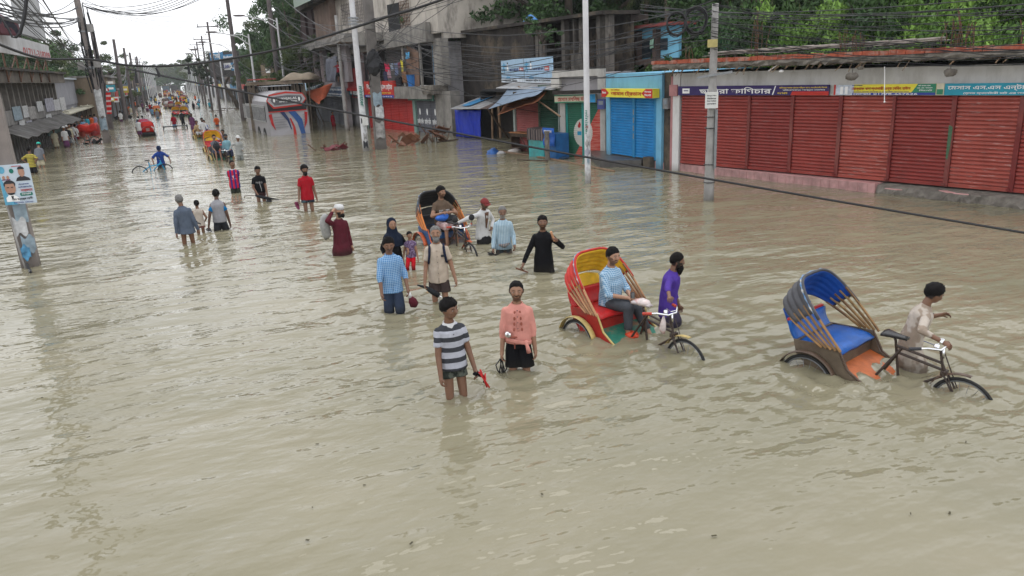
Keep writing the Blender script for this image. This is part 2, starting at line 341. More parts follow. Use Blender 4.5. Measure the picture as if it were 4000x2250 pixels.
def board(F, name, label, px, off, th, mat, texts, group=None, trim=None):
    """a signboard: thing with board and lettering; texts = (string, px rect, material, kind)"""
    x0, y0, x1, y1 = px; ym, xm = (y0+y1)/2, (x0+x1)/2
    a, b = F.p(x0, ym, off)[0], F.p(x1, ym, off)[0]; t, c = F.p(xm, y0, off)[1], F.p(xm, y1, off)[1]
    cx, cz = (a+b)/2, (c+t)/2; M_ = F.M@Matrix.Translation((cx, -off, cz)); T = thing(name, label, 'sign', M_, group=group)
    mb = MB(); mb.bx(a-cx, b-cx, 0, th, c-cz, t-cz); mb.build('panel', mat, T)
    if trim:
        mb = MB(); W, H_ = b-cx, t-cz
        for q in ((-W, W, H_-.03, H_), (-W, W, -H_, -H_+.03), (-W, -W+.03, -H_+.031, H_-.031), (W-.03, W, -H_+.031, H_-.031)): mb.bx(q[0], q[1], -.02, -.001, q[2], q[3])
        mb.build('frame', trim, T)
    for k in texts:
        s, r, m = k[:3]; kind = k[3] if len(k) > 3 else 'text'
        u0 = a+(b-a)*r[0]-cx; u1 = a+(b-a)*r[2]-cx; w1 = t+(c-t)*r[1]-cz; w0 = t+(c-t)*r[3]-cz; lay = .004+.004*(k[4] if len(k) > 4 else 1)
        if kind == 'text': text(T, s, ((u0+u1)/2, -lay+.004, (w0+w1)/2), u1-u0, w1-w0, m, .006)
        else:
            mb = MB()
            if kind == 'box': mb.bx(u0, u1, -lay, -lay+.003, w0, w1)
            elif kind == 'disc': mb.rings([[Vector(((u0+u1)/2+(u1-u0)/2*math.cos(q), yy, (w0+w1)/2+(w1-w0)/2*math.sin(q))) for q in [2*PI*i/20 for i in range(20)]] for yy in (-lay+.003, -lay)])
            else: mb.poly([(u0+(u1-u0)*p[0], -lay, w1+(w0-w1)*p[1]) for p in kind], .003, (0, 1, 0))
            mb.build(s or 'panel', m, T)
    return T
def jag(n, amp): return [random.uniform(-amp, amp) for _ in range(n)]
def rough_slab(x0, x1, y0, y1, z0, z1, n=40, amp=.05):
    """slab with a crumbling front edge"""
    mb = MB(); rs = []
    for i in range(n+1):
        x = x0+(x1-x0)*i/n; a, b, c, d = jag(4, amp); rs.append([Vector((x, y1, z0)), Vector((x, y0+abs(a), z0+b*.6)), Vector((x, y0+c*.7, (z0+z1)/2+d*.4)), Vector((x, y0+abs(b)*.6, z1)), Vector((x, y1, z1))])
    mb.rings(rs); return mb
# ================================================================== RIGHT SIDE: red shutter shop row
F1 = Facade(G(2655, 637, .3), G(3740, 733, .3)); Z0 = .3
ftop = F1.p(3300, 373)[1]; X = lambda u, v=540, off=0: F1.p(u, v, off)[0]
T = thing('shop_building', 'long white walled shop row with dark red roller shutters and crumbling brick-edged roof', 'building', F1.M)
zs = F1.p(2900, 292)[1]; xl = X(2626); xr = X(4000)+3.2
mb = MB(); mb.bx(xl, xr, .06, .3, ftop, zs+.1); mb.bx(xl, X(2651), 0, .5, -.7, zs+.1); mb.bx(xl, xr, .31, 7, zs-.2, zs+.1); mb.bx(xl, xl+.2, .5, 7, -.7, zs-.21)
mb.bx(xl+.21, xr, 6.8, 7, -.7, zs-.21); mb.bx(xr-.2, xr, .31, 6.79, -.7, zs-.21)
mb.build('wall', white_w, T)
mb = MB(); mb.bx(xl-.12, xl-.004, .02, .5, -.7, zs); mb.bx(X(2618, 352), X(2649, 352), -.05, -.003, ftop-.02, ftop+.36); mb.build('pilaster', M('pink_plaster', (.42, .2, .2), .85, .2, 3., soak=.2), T, label='narrow pink painted edge of the wall')
reds_ = [shutter_mat('red_shutter_'+n, c, w_, a_) for n, c, w_, a_ in (('plain', (.30, .043, .032), (.4, .26, .24), .3), ('faded', (.36, .07, .05), (.5, .36, .33), .65), ('deep', (.26, .034, .027), (.35, .2, .18), .45))]; reds = M('red_steel_post', (.16, .018, .016), .5, .25, 4., streak=(.35, .2, .16), sa=.25)
ed = [2656, 2914, 2925, 3080, 3093, 3266, 3281, 3473, 3486, 3702, 3722, 3963, 3985, 4240]
for i in range(0, 14, 2):
    mb = MB(); rib_sheet(mb, X(ed[i]), X(ed[i+1]), .08, Z0+.02, ftop, .1, .034); mb.bx(X(ed[i]), X(ed[i+1]), .03, .09, Z0+.0, Z0+.1); mb.build('shutter', reds_[(0, 2, 0, 1, 2, 1, 0)[i//2]], T)
for i in range(1, 12, 2):
    mb = MB(); mb.bx(X(ed[i])+.004, X(ed[i+1])-.004, .0, .12, Z0, ftop-.003); mb.bx(X(ed[i])-.03, X(ed[i])+.05, -.03, -.002, Z0+.03, Z0+.09)
    mb.build('shutter_post', reds, T)
mb = MB(); mb.poly([(X(3708, 520)-.03, -.004, 1.9), (X(3708, 520)+.07, -.004, 1.85), (X(3708, 520)+.06, -.004, 1.35), (X(3708, 520)+.03, -.004, 1.0), (X(3708, 520)-.02, -.004, 1.05)], .003, (0, 1, 0))
mb.build('paint_patch', M('green_paint', (.06, .13, .07), .6, .3, 20.), T, label='patch of old green paint on the shutter post')
# roof: overhanging rough slab with a brick course and clutter
ov = .75; zb = F1.p(3300, 243, ov)[1]; zc = F1.p(3300, 222, ov)[1]; zt = F1.p(3300, 203, ov)[1]; XL = F1.p(2546, 265, ov)[0]
mb = rough_slab(XL, xr+.3, -ov, 7.2, zb-.02, zc, 90, .07); mb.build('roof_slab', rubble, T)
mb = MB(); x = XL
while x < xr:
    l = random.uniform(.2, .26)
    if random.random() > .06: mb.bx(x, x+l-.02, -ov-.01+random.uniform(-.02, .03), -ov+.11, zc+.002, zt+random.uniform(-.015, .01))
    x += l
mb.bx(XL, xr+.2, -ov+.02, -ov+.1, zc+.001, zt-.03); mb.build('brick_course', brick, T)
mb = MB()
for k in range(70):
    x = random.uniform(XL+.5, xr); y = -ov+random.uniform(.0, .1); a = random.uniform(-.25, .05); l = random.uniform(.1, .34)
    mb.tube([(x, y+.1, zb+.03), (x+a*l*.5, y-.05, zb-l*.4), (x+a*2*l, y-.12, zb-l*.8)], .011, 4)
mb.build('broken_rods', M('old_twigs', (.22, .15, .09), .9, .3, 9.), T, label='short broken rods hanging along the slab edge', kind='stuff')
def rebars(u, n, zt_, w):
    mb = MB(); x0 = F1.p(u, 215, -.1)[0]
    for k in range(n):
        x = x0+random.uniform(-w, w); y = .1+random.uniform(-w, w); h = zt_*random.uniform(.6, 1)
        mb.tube([(x, y, zc+.01), (x+random.uniform(-.03, .03), y, zc+h*.5), (x+random.uniform(-.12, .12), y, zc+h)], .012, 4)
    mb.build('rebar', rust, T)
for u, n, h in ((2965, 9, 1.5), (3300, 8, .75), (3360, 5, .7), (3700, 9, 1.1), (3790, 7, .9), (3985, 6, .8), (2700, 6, .6)): rebars(u, n, h, .22)
# plinth steps
P0, P1 = F1.p(2557, 657), F1.p(3200, 729)
g0, g1 = G(2557, 657), G(3200, 729); Fp = Facade(g0, g1)
pinkt = M('pink_tile', (.56, .31, .30), .4, .15, 3., streak=(.3, .2, .18), sa=.3)
S = thing('shop_step', 'low pink tiled step along the red shutters, just above the flood water', 'step', Fp.M)
xa, xb = 0, Fp.p(3415, 752)[0]
mb = MB(); mb.poly([(xa, 0, -.6), (xa+.35, 1.35, -.6), (xb, .95, -.6), (xb, 0, -.6)][::-1], .86, (0, 0, 1)); mb.build('tiled_top', pinkt, S)
mb = MB(); n = int((xb-xa)/.3)
for i in range(n): mb.bx(xa+.02+i*.3, xa+.02+i*.3+.285, -.012, -.001, -.3, .25+random.uniform(-.01, .0))
mb.build('riser_tiles', M('pink_tile_dirty', (.46, .26, .25), .5, .3, 5., streak=(.16, .1, .09), sa=.6), S)
S2 = thing('broken_step', 'broken dark concrete step with loose pink tiles in front of the rightmost shutters', 'step', Fp.M)
mb = MB(); rs = []
for i in range(40):
    x = xb+.01+i*.15; a, b, c, d = jag(4, .07); rs.append([Vector((x, 1.2-i*.02, -.6)), Vector((x, .05+a, -.6)), Vector((x, .0+b, .05+c)), Vector((x, .12+c, .2+d*.4)), Vector((x, .45+d, .25)), Vector((x, 1.2-i*.02, .27))])
mb.rings(rs); mb.build('slab', rubble, S2)
mb = MB(); mb.bx(xb+.01, xb+5.8, .62, 1.0, .28, .3)
mb.build('tile_strip', pinkt, S2)
for i, (u, v, r) in enumerate(((3490, 738, .3), (3700, 748, -.2), (3760, 757, .5), (3805, 760, -.6))):
    q = G(u, v, .33); o = MB(); o.box((0, 0, 0), (.34, .24, .02), Matrix.Rotation(.12, 3, 'X')); ob = o.build('loose_tile', pinkt if i != 3 else rubble)
    ob.location = (q.x, q.y, .325); ob.rotation_euler = (0, 0, r+1.4)
    tag(ob, ['loose pink tile lying farthest left on the broken step', 'loose pink tile tilted near the middle of the broken step', 'loose pink tile on the right part of the broken step', 'dark broken slab piece lying on the right end of the broken step'][i], 'tile')
# signs over the red shutters
navy = M('sign_navy', (.035, .02, .12), .5, .2, 3.); redp = M('sign_red', (.5, .03, .02), .5, .1); cyan = M('sign_cyan', (.02, .30, .42), .45, .08); cream = M('sign_cream', (.65, .6, .45), .5, .15, 6.)
yel = M('sign_yellow', (.78, .68, .06), .5, .08); grn = M('sign_green', (.03, .22, .12), .5, .1); lil = M('sign_image', (.55, .6, .68), .5, .35, 9.); blu2 = M('sign_blue', (.03, .05, .3), .5, .1); maroon = M('sign_maroon', (.25, .02, .02), .5, .2)
board(F1, 'shop_sign', 'navy sign with white lettering over the two left red shutters', (2649, 334, 3238, 372), .06, .05, navy, [
    ('ছামিরা ফার্ণিচার', (.165, .16, .66, .86), letw), ('emblem', (.035, .25, .09, .8), letw, 'box', 1), ('emblem', (.045, .45, .08, .55), navy, 'box', 2),
    ('slash', (.665, .05, .69, .95), letw, ((.7, 0), (.95, 0), (.3, 1), (0, 1)), 1), ('নাসিরপুর বাজার রোডের দক্ষিণ পার্শে, গোয়াইনঘাট, সিলেট', (.71, .17, .99, .36), lety), ('পরিচালনায়ঃ আব্দুল হোসেন', (.73, .4, .98, .58), letw),
    ('red_corner', (.78, .62, 1., 1.), redp, ((.04, 0), (1, 0), (1, 1), (0, 1)), 1), ('০১৭৫৩', (.7, .68, .76, .88), lety)])
board(F1, 'shop_sign', 'yellow and green sign with red lettering and phone number over the red shutters', (3258, 329, 3656, 371), .06, .05, yel, [
    ('picture_panel', (0., 0., .21, 1.), lil, 'box', 1), ('picture_red', (0., 0., .02, 1.), redp, 'box', 2), ('figures', (.07, .2, .1, .9), letw, 'box', 2), ('figures', (.12, .2, .15, .9), letw, 'box', 2),
    ('green_side', (.78, 0, 1, .78), grn, ((.25, 0), (1, 0), (1, 1), (0, 1)), 1), ('blue_strip', (.2, .78, 1., 1.), blu2, 'box', 2),
    ('মোস্তাক পর্দা গ্যালারী এন্ড বেডিং হাউস', (.19, .2, .77, .6), letr), ('ইষ্টার্ণ ফেব্রিক্স', (.19, .03, .3, .17), letb), ('মোবাঃ 01778-657626', (.21, .8, .84, .98), letw, 'text', 3),
    ('হাট বাজার রোড', (.84, .08, .95, .22), letw), ('এম. এন. আহমেদ', (.83, .3, .97, .42), letw), ('সিলেট', (.85, .5, .97, .64), letw), ('এখানে পর্দার কাপড় ও বেডশীট পাওয়া যায়', (.2, .64, .76, .73), letb)])
board(F1, 'sign_panel', 'small faded cream panel between the yellow sign and the turquoise sign', (3657, 326, 3688, 371), .06, .05, cream, [('stain', (.1, .5, .9, .95), grn, 'box', 1)])
board(F1, 'shop_sign', 'turquoise sign with big white lettering over the rightmost red shutters', (3690, 324, 4150, 372), .06, .05, cyan, [
    ('মেসার্স এস.এস এন্টারপ্রাইজ', (.03, .1, .99, .62), letw), ('(সুলভ স্যানেটারী মার্ট এর অঙ্গ প্রতিষ্ঠান)', (.18, .7, .97, .95), letw)])
# hanging stones and bulbs under the slab
def hang(u, v, r, label, kind='stone', drop=None):
    x, z = F1.p(u, v, ov-.15); top = zb+.02; M_ = F1.M@Matrix.Translation((x, -ov+.15, z)); T_ = thing('hanging_stone' if kind == 'stone' else 'hanging_bulb', label, 'stone' if kind == 'stone' else 'lamp', M_)
    mb = MB(); mb.ball((0, 0, 0), (r, r*.6, r*.62), 9, 6)
    if kind == 'stone':
        mb.v = [tuple(Vector(p)*(1+.3*mn.noise(Vector(p)*11+Vector((u, 0, 0))))) for p in mb.v]; mb.build('stone', rubble, T_)
    else: mb.build('bulb', letw, T_)
    c = MB(); c.tube([(0, 0, r*.5), (.03, 0, top-z)], .008, 5); c.build('wire', cablem, T_)
hang(3362, 264, .1, 'small grey stone hanging on a wire under the slab, above a larger stone')
hang(3328, 298, .19, 'wide flat lump of concrete hanging above the yellow and green sign')
hang(3711, 283, .17, 'round grey stone hanging above the turquoise sign')
hang(3052, 278, .075, 'white bulb hanging on a wire above the navy sign', 'bulb')
x, z = F1.p(3453, 325, ov-.2); o = MB(); o.tube([(x-.02, -ov+.2, F1.p(3446, 260, ov-.2)[1]), (x+.06, -ov+.2, F1.p(3457, 398, ov-.2)[1])], .011, 6); o.ball((x+.06, -ov+.2, F1.p(3457, 398, ov-.2)[1]), .025, 8, 5)
tag(link('hanging_stick', o.mesh('hanging_stick', letw), M_=F1.M), 'thin white stick hanging from the roof in front of the yellow sign', 'stick')
x, z = F1.p(3035, 262, ov-.2); o = MB(); o.tube([(x-.28, -ov+.2, z-.1), (x+.2, -ov+.2, z+.16)], .022, 6); tag(link('tube_lamp', o.mesh('tube_lamp', letw), M_=F1.M), 'short white tube lamp fixed slanting under the roof edge', 'lamp')
# tin sheets lying on the roof
mb = MB(); x0, x1 = F1.p(2830, 205, -1)[0], F1.p(3610, 190, -1)[0]
for k in range(9):
    a = x0+(x1-x0)*k/9; zz = zt+.06+.05*k/9
    mb.box((a+.6, .6+random.uniform(-.2, .2), zz+random.uniform(0, .1)), (1.7, 1., .02), Matrix.Rotation(random.uniform(-.06, .06), 3, 'Y')@Matrix.Rotation(random.uniform(-.2, .2), 3, 'Z'))
    mb.tube([(a, .1+random.uniform(-.1, .3), zz+.1), (a+1.6, .2, zz+.14)], .035, 6)
tag(link('roof_scrap', mb.mesh('roof_scrap', M('scrap_sheets', (.32, .28, .25), .9, .4, 3., bump=.3)), M_=F1.M), 'old sheets and poles laid flat on top of the red shop row roof', 'scrap')

# ================================================================== blue shop
F2 = Facade(G(2375, 600, .3), G(2570, 628, .3)); T = thing('blue_shop', 'narrow light blue shop with two bright blue roller shutters', 'building', F2.M)
lb = M('light_blue_wall', (.16, .40, .58), .8, .12, 2., streak=(.1, .2, .27), sa=.4, soak=.25)
a = F2.p(2368, 480)[0]; b_ = F2.p(2584, 480)[0]; zt2 = F2.p(2480, 384)[1]; ztop = F2.p(2480, 286)[1]; s0, s1, s2, s3 = [F2.p(x, 500)[0] for x in (2383, 2470, 2479, 2563)]
mb = MB(); mb.bx(a, b_, .0, .25, zt2, ztop); mb.bx(a, s0, 0, .25, -.6, zt2-.001); mb.bx(s3, b_, 0, .25, -.6, zt2-.001); mb.bx(a, b_, .26, 5, ztop-.2, ztop); mb.build('wall', lb, T)
bs = shutter_mat('blue_shutter', (.012, .23, .55), (.2, .4, .6), .2)
for p, q in ((s0, s1), (s2, s3)):
    mb = MB(); rib_sheet(mb, p, q, .07, .32, zt2-.01, .1, .03); mb.build('shutter', bs, T)
mb = MB(); mb.bx(s1+.002, s2-.002, .0, .1, .3, zt2-.01); mb.build('shutter_post', M('blue_post', (.02, .2, .42), .5, .2, 8.), T); mb = MB(); mb.bx(s3-.14, s3, .0, .04, .3, zt2-.01); mb.build('shutter_post', _mc['blue_post'], T)
for k in range(4): mb = MB(); mb.bx((s1+s2)/2-.03, (s1+s2)/2+.03, -.01, -.001, 1.+k*.3, 1.2+k*.3); mb.build('lock_plate', steel, T)
mb = MB(); mb.bx(b_+.01, b_+.5, .1, 3, -.6, ztop); mb.build('side_wall', concd, T, label='dark mouldy wall between the blue shop and the white wall')
board(F2, 'shop_sign', 'yellow and red sign box jutting out over the blue shutters', (2350, 347, 2549, 381), .32, .3, yel, [
    ('red_left', (0, 0, .16, 1), redp, ((0, 0), (.5, 0), (1, .5), (.5, 1), (0, 1)), 1), ('red_right', (.8, 0, 1, 1), redp, ((.4, 0), (1, 0), (1, 1), (.4, 1), (0, .5)), 1),
    ('আমান ট্রেডার্স', (.2, .22, .8, .92), letr), ('মা বেটার', (.2, .03, .38, .2), letr), ('ডিলার', (.86, .2, .98, .4), letw, 'text', 2), ('সিলেট', (.86, .55, .98, .8), letw, 'text', 2), ('ডিলার', (.02, .3, .1, .6), letw, 'text', 2)])
g0 = G(2345, 655); g1 = G(2550, 655); g2 = G(2310, 622)
mb = MB(); mb.poly([(g0.x, g0.y, -.6), (g1.x-.25, g1.y+.4, -.6), (17.2, g1.y+.9, -.6), (17.0, 28.4, -.6), (15.9, 28.6, -.6)], .87, (0, 0, 1))
tag(mb.build('concrete_step', M('wet_concrete', (.10, .095, .09), .35, .4, 3., bump=.4)), 'wet dark concrete step in front of the blue shutters', 'step')
mb = MB(); q0, q1 = G(2540, 640, .1), G(2612, 590, .3); mb.caps((q0.x-.1, q0.y-.2, .1), .2, (q1.x, q1.y, .5), .2, 8); mb.box((q0.x-.15, q0.y-.3, .0), (.45, .45, .8))
tag(mb.build('concrete_kerb', concd), 'sloping dark kerb at the corner where the blue shop meets the pink step', 'kerb')
# ================================================================== green and red shutter shop
F3 = Facade(G(2205, 612), G(2351, 614)); T = thing('white_framed_shop', 'small shop with white pillars and a green and red painted shutter', 'building', F3.M)
x = [F3.p(q, 500)[0] for q in (2190, 2210, 2272, 2283, 2346, 2366)]; zt3 = F3.p(2280, 402)[1]; z4 = F3.p(2280, 366)[1]; z5 = F3.p(2260, 298)[1]; z6 = F3.p(2250, 272)[1]
mb = MB(); mb.bx(x[0], x[1], -.05, .3, -.6, z4); mb.bx(x[4], x[5], -.05, .3, -.6, z4); mb.bx(x[0]-.2, x[5]+.05, -.3, -.06, z5, z6); mb.bx(x[0]-.25, x[0]+.12, -.32, -.055, z5-.45, z5-.002); mb.bx(x[5]-.22, x[5]+.1, -.32, -.055, z5-.6, z5-.002); mb.build('frame', concl, T)
mb = MB(); mb.bx(x[0], x[5], .0, .25, z4+.001, z5+.1); mb.bx(x[1]+.001, x[4]-.001, .0, .2, zt3, z4); mb.bx(x[0], x[5], .26, 4, z5-.3, z5+.1); mb.build('wall', M('grey_plaster', (.36, .345, .36), .9, .12, 2., streak=(.14, .12, .11)), T)
mb = MB(); mb.bx(x[0]-.1, x[5]+.1, -.55, -.33, z4+.02, z4+.16); mb.build('ledge', concd, T)
def art_mat():
    m, t, b = base('painted_shutter_art', .5, .1, .4); v = coords(t, False); sep = NN(t, 'ShaderNodeSeparateXYZ'); t.links.new(v, sep.inputs[0]); X_, Z_ = sep.outputs[0], sep.outputs[2]
    xm = (x[1]+x[4])/2-.02; zc_ = 1.02
    red_ = mth(t, 'GREATER_THAN', mth(t, 'MULTIPLY', mth(t, 'SUBTRACT', X_, x[1]+.3*(x[4]-x[1])*.6), 2.3/(x[4]-x[1])/.82), mth(t, 'ADD', Z_, .1))
    d = mth(t, 'SQRT', mth(t, 'ADD', mth(t, 'POWER', mth(t, 'SUBTRACT', X_, xm), 2), mth(t, 'POWER', mth(t, 'MULTIPLY', mth(t, 'SUBTRACT', Z_, zc_), .72), 2))); circ = mth(t, 'LESS_THAN', d, .27*(x[4]-x[1]))
    c = mixc(t, ramp(t, nz(t, v, 2.), .3, .7), (.02, .12, .075), (.03, .17, .10)); r = mixc(t, ramp(t, nz(t, coords(t, False, (1, 1, 12)), 2.), .4, .6), (.5, .035, .02), (.6, .2, .15))
    c = mixc(t, red_, c, r); c = mixc(t, circ, c, (.62, .6, .55)); t.links.new(c, b.inputs['Base Color']); return m
am = art_mat()
for p, q in ((x[1], x[2]), (x[3], x[4])):
    mb = MB(); rib_sheet(mb, p, q, .08, -.5, zt3-.01, .085); mb.build('shutter', am, T, label='shutter painted green and red with a white disc')
mb = MB(); mb.bx(x[2]+.002, x[3]-.002, .02, .1, -.5, zt3-.01); mb.bx(x[1]+.001, x[1]+.1, .01, .05, -.5, zt3-.011); mb.build('shutter_post', M('teal_post', (.02, .25, .22), .5, .2, 8.), T)
mb = MB(); xm = (x[2]+x[3])/2
mb.bx(xm-.28, xm-.1, .045, .05, .92, 1.08); mb.build('painted_mark', M('mark_blue', (.03, .3, .5), .6), T)
mb = MB(); mb.poly([(xm-.27, .045, 1.3), (xm-.18, .045, 1.5), (xm-.12, .045, 1.38), (xm-.15, .045, 1.24), (xm-.22, .045, 1.22)], .004, (0, 1, 0)); mb.build('painted_mark', letr, T)
board(F3, 'shop_sign', 'cream and green sign with red lettering above the green and red shutter', (2166, 369, 2326, 401), .3, .22, cream, [
    ('green_edge', (0, 0, 1, .16), grn, 'box', 1), ('green_edge', (0, .86, 1, 1), grn, 'box', 1), ('blue_end', (.84, 0, 1, 1), M('sky_blue_sign', (.03, .3, .6), .5), 'box', 2), ('মেসার্স মখলিছ মটর্স', (.08, .2, .82, .82), letr)])
def meter_box(F, u, v, label, col, off=.25, sc=1., name='meter_box'):
    xx, zz = F.p(u, v, off); T_ = thing(name, label, 'meter box', F.M@Matrix.Translation((xx, -off, zz))); mb = MB(); mb.bx(-.16*sc, .16*sc, 0, .16, -.2*sc, .2*sc); mb.build('casing', col, T_)
    mb = MB(); mb.bx(-.1*sc, .1*sc, -.015, -.002, -.02*sc, .13*sc); mb.build('window', M('meter_glass', (.25, .28, .32), .2, world=False), T_); return T_
meter_box(F3, 2347, 407, 'blue meter box on the wall beside the cream and green sign', M('meter_blue', (.08, .1, .3), .5))
meter_box(F2, 2598, 405, 'grey meter box on the wall right of the blue shutters', steel, .05, .9)
# ================================================================== pink and dark green shutters with the billboard
F4 = Facade(G(2075, 591), G(2184, 601)); T = thing('shutter_shop', 'low shop with one faded pink and one dark green shutter under a tin roof', 'building', F4.M)
X4 = lambda u: F4.p(u, 500)[0]; z4t = F4.p(2060, 402)[1]; zg = F4.p(2145, 345)[1]
mb = MB(); rib_sheet(mb, X4(2016), X4(2105), .06, -.5, z4t, .1, .025); mb.build('shutter', shutter_mat('pink_shutter', (.42, .12, .115), (.5, .3, .3), .3), T, label='faded pink shutter')
mb = MB(); rib_sheet(mb, X4(2110), X4(2184), .06, -.5, zg-.5, .09, .022); mb.build('shutter', shutter_mat('green_shutter', (.03, .11, .075), (.1, .2, .15), .3), T, label='dark green shutter')
mb = MB(); mb.bx(X4(2106), X4(2188), .0, .05, zg-.49, zg+.15); mb.bx(X4(2105)+.002, X4(2110)-.002, -.02, .1, -.5, zg); mb.build('green_lintel', M('dull_green_wall', (.09, .13, .095), .85, .3, 3.), T)
mb = MB(); mb.bx(X4(2009), X4(2015), -.04, .1, -.5, z4t+.1); mb.build('post', M('pale_post', (.4, .47, .45), .8, .2, 6.), T); mb = MB(); mb.bx(X4(2185), X4(2189), -.06, .2, -.5, zg+.3); mb.build('post', M('pale_post', (.4, .47, .45), .8, .2, 6.), T)
mb = MB(); mb.bx(X4(2009), X4(2105), .0, .2, z4t+.001, z4t+.5); mb.bx(X4(2009), X4(2189), .5, 4, z4t+.2, z4t+.3); mb.build('wall', concd, T)
# table, cart, bench in front
def local(u, v, z=0): q = G(u, v, z); return q
q = local(2055, 590, 0); T = thing('wooden_table', 'dark wooden table with an orange top standing in the water by the pink shutter', 'table', loc=(q.x-.1, q.y-.1, 0), rz=-1.35)
mb = MB(); mb.bx(-.75, .75, -.35, .35, .86, .9); mb.build('tabletop', M('orange_plank', (.4, .17, .07), .7, .3, 4.), T)
for sx in (-1, 1):
    for sy in (-1, 1):
        mb = MB(); mb.bx(sx*.66-.03, sx*.66+.03, sy*.29-.03, sy*.29+.03, -.5, .858); mb.build('leg', woodd, T)
mb = MB(); mb.bx(-.7, .7, -.33, -.3, .7, .858); mb.bx(-.7, -.1, -.28, .3, .15, .2); mb.tube([(.1, -.33, .8), (.65, -.33, .1)], .025, 4); mb.bx(-.69, -.65, -.25, .25, -.2, .8); mb.build('rail', woodd, T)
q = local(2150, 615); T = thing('vendor_cart', 'turquoise and blue vendor box with a striped cloth over it', 'cart', loc=(q.x, q.y+.2, 0), rz=-1.38)
mb = MB(); mb.bx(-.95, .15, -.35, .35, -.5, .75); mb.build('box', M('turquoise_box', (.05, .35, .36), .5, .25, 4., streak=(.1, .15, .12)), T)
mb = MB(); mb.bx(.2, .95, -.3, .4, -.5, 1.05); mb.build('cabinet', M('blue_cabinet', (.02, .12, .32), .5, .25, 4.), T)
mb = MB(); mb.sheet(lambda a, b: (.16+a*.82, -.36-.03*math.sin(b*9)-.02*a, .55+b*.75), 6, 8, .01); mb.build('poster', M('poster_blue', (.015, .12, .5), .5), T)
text(T, 'লো কোন', (.56, -.42, 1.16), .55, .13, letw); mb = MB(); mb.box((.5, -.42, .85), (.2, .01, .2)); mb.build('poster_mark', letr, T)
mb = MB(); mb.sheet(lambda a, b: (-1.+a*1.2, -.38-.04*math.sin(a*17), .74+b*.6) if b < .8 else (-1.+a*1.2, -.38+(b-.8)*3, .74+.48+.03*math.sin(a*8)), 16, 10, .012)
mb.build('cloth', cloth('striped_cloth', (.2, .16, .15), (.05, .045, .05), 'stripes', .13, .5, 0), T)
q = local(2135, 622); mb = MB(); rs = [[Vector((math.cos(a)*.11*(1+.15*math.sin(i*3+a*2)), math.sin(a)*.1*(1+.2*math.cos(i*2.3+a*3)), -.6+i*.2)) for a in [2*PI*j/9 for j in range(9)]] for i in range(10)]
mb.rings(rs); o = mb.build('concrete_post', rubble, smooth=False); o.location = (q.x-.1, q.y-.3, 0); tag(o, 'short broken concrete post standing in front of the turquoise box', 'post')
# floating poles and rags
def floater(pts, r, label, mat_, name='floating_pole'):
    mb = MB(); mb.tube([G(u, v, .02) if len(p) == 2 else G(u, v, p[2]) for p in pts for u, v in [p[:2]]], r, 6); return tag(mb.build(name, mat_), label, 'pole')
floater([(1965, 593), (2120, 615), (2400, 670)], .05, 'long reddish pole floating along the shop fronts', wood); floater([(2020, 624), (2140, 628)], .03, 'thin dark stick floating left of the white lamp pole', woodd)
floater([(1705, 556), (1790, 544)], .04, 'grey plank floating at the foot of the concrete pillar', woodd); floater([(860, 424), (940, 424)], .09, 'dark pole afloat left of the leaning tree', woodd); floater([(815, 434), (880, 431)], .06, 'thin pole afloat farthest out near the leaning tree', woodd)
def blob(u, v, r, label, mat_, name, cat, seed=1, zr=.6):
    q = G(u, v); mb = MB(); mb.ball((0, 0, 0), (r, r*.8, r*zr), 14, 8); mb.v = [tuple(Vector(p)*(1+.35*mn.noise(Vector(p)*(2.2/r)+Vector((seed, 0, 0))))) for p in mb.v]
    o = mb.build(name, mat_, smooth=True); o.location = (q.x, q.y, 0.03); return tag(o, label, cat)
blob(1925, 602, .3, 'blue patterned bag floating in the water', M('blue_bag', (.03, .12, .38), .4, .6, 6.), 'floating_bag', 'bag', 3, .8)
blob(1950, 600, .3, 'white plastic bag floating next to the blue bag', M('white_bag', (.6, .6, .62), .3, .2, 8.), 'floating_bag', 'bag', 5, .3)
blob(2010, 592, .3, 'crumpled white plastic sacks lying under the wooden table', M('white_sack', (.6, .55, .52), .4, .3, 9.), 'plastic_sack', 'bag', 8, .4); blob(2205, 620, .22, 'dark blue rag in the water by the white pillar', M('dark_rag', (.02, .05, .1), .7), 'wet_rag', 'rag', 9, .3)
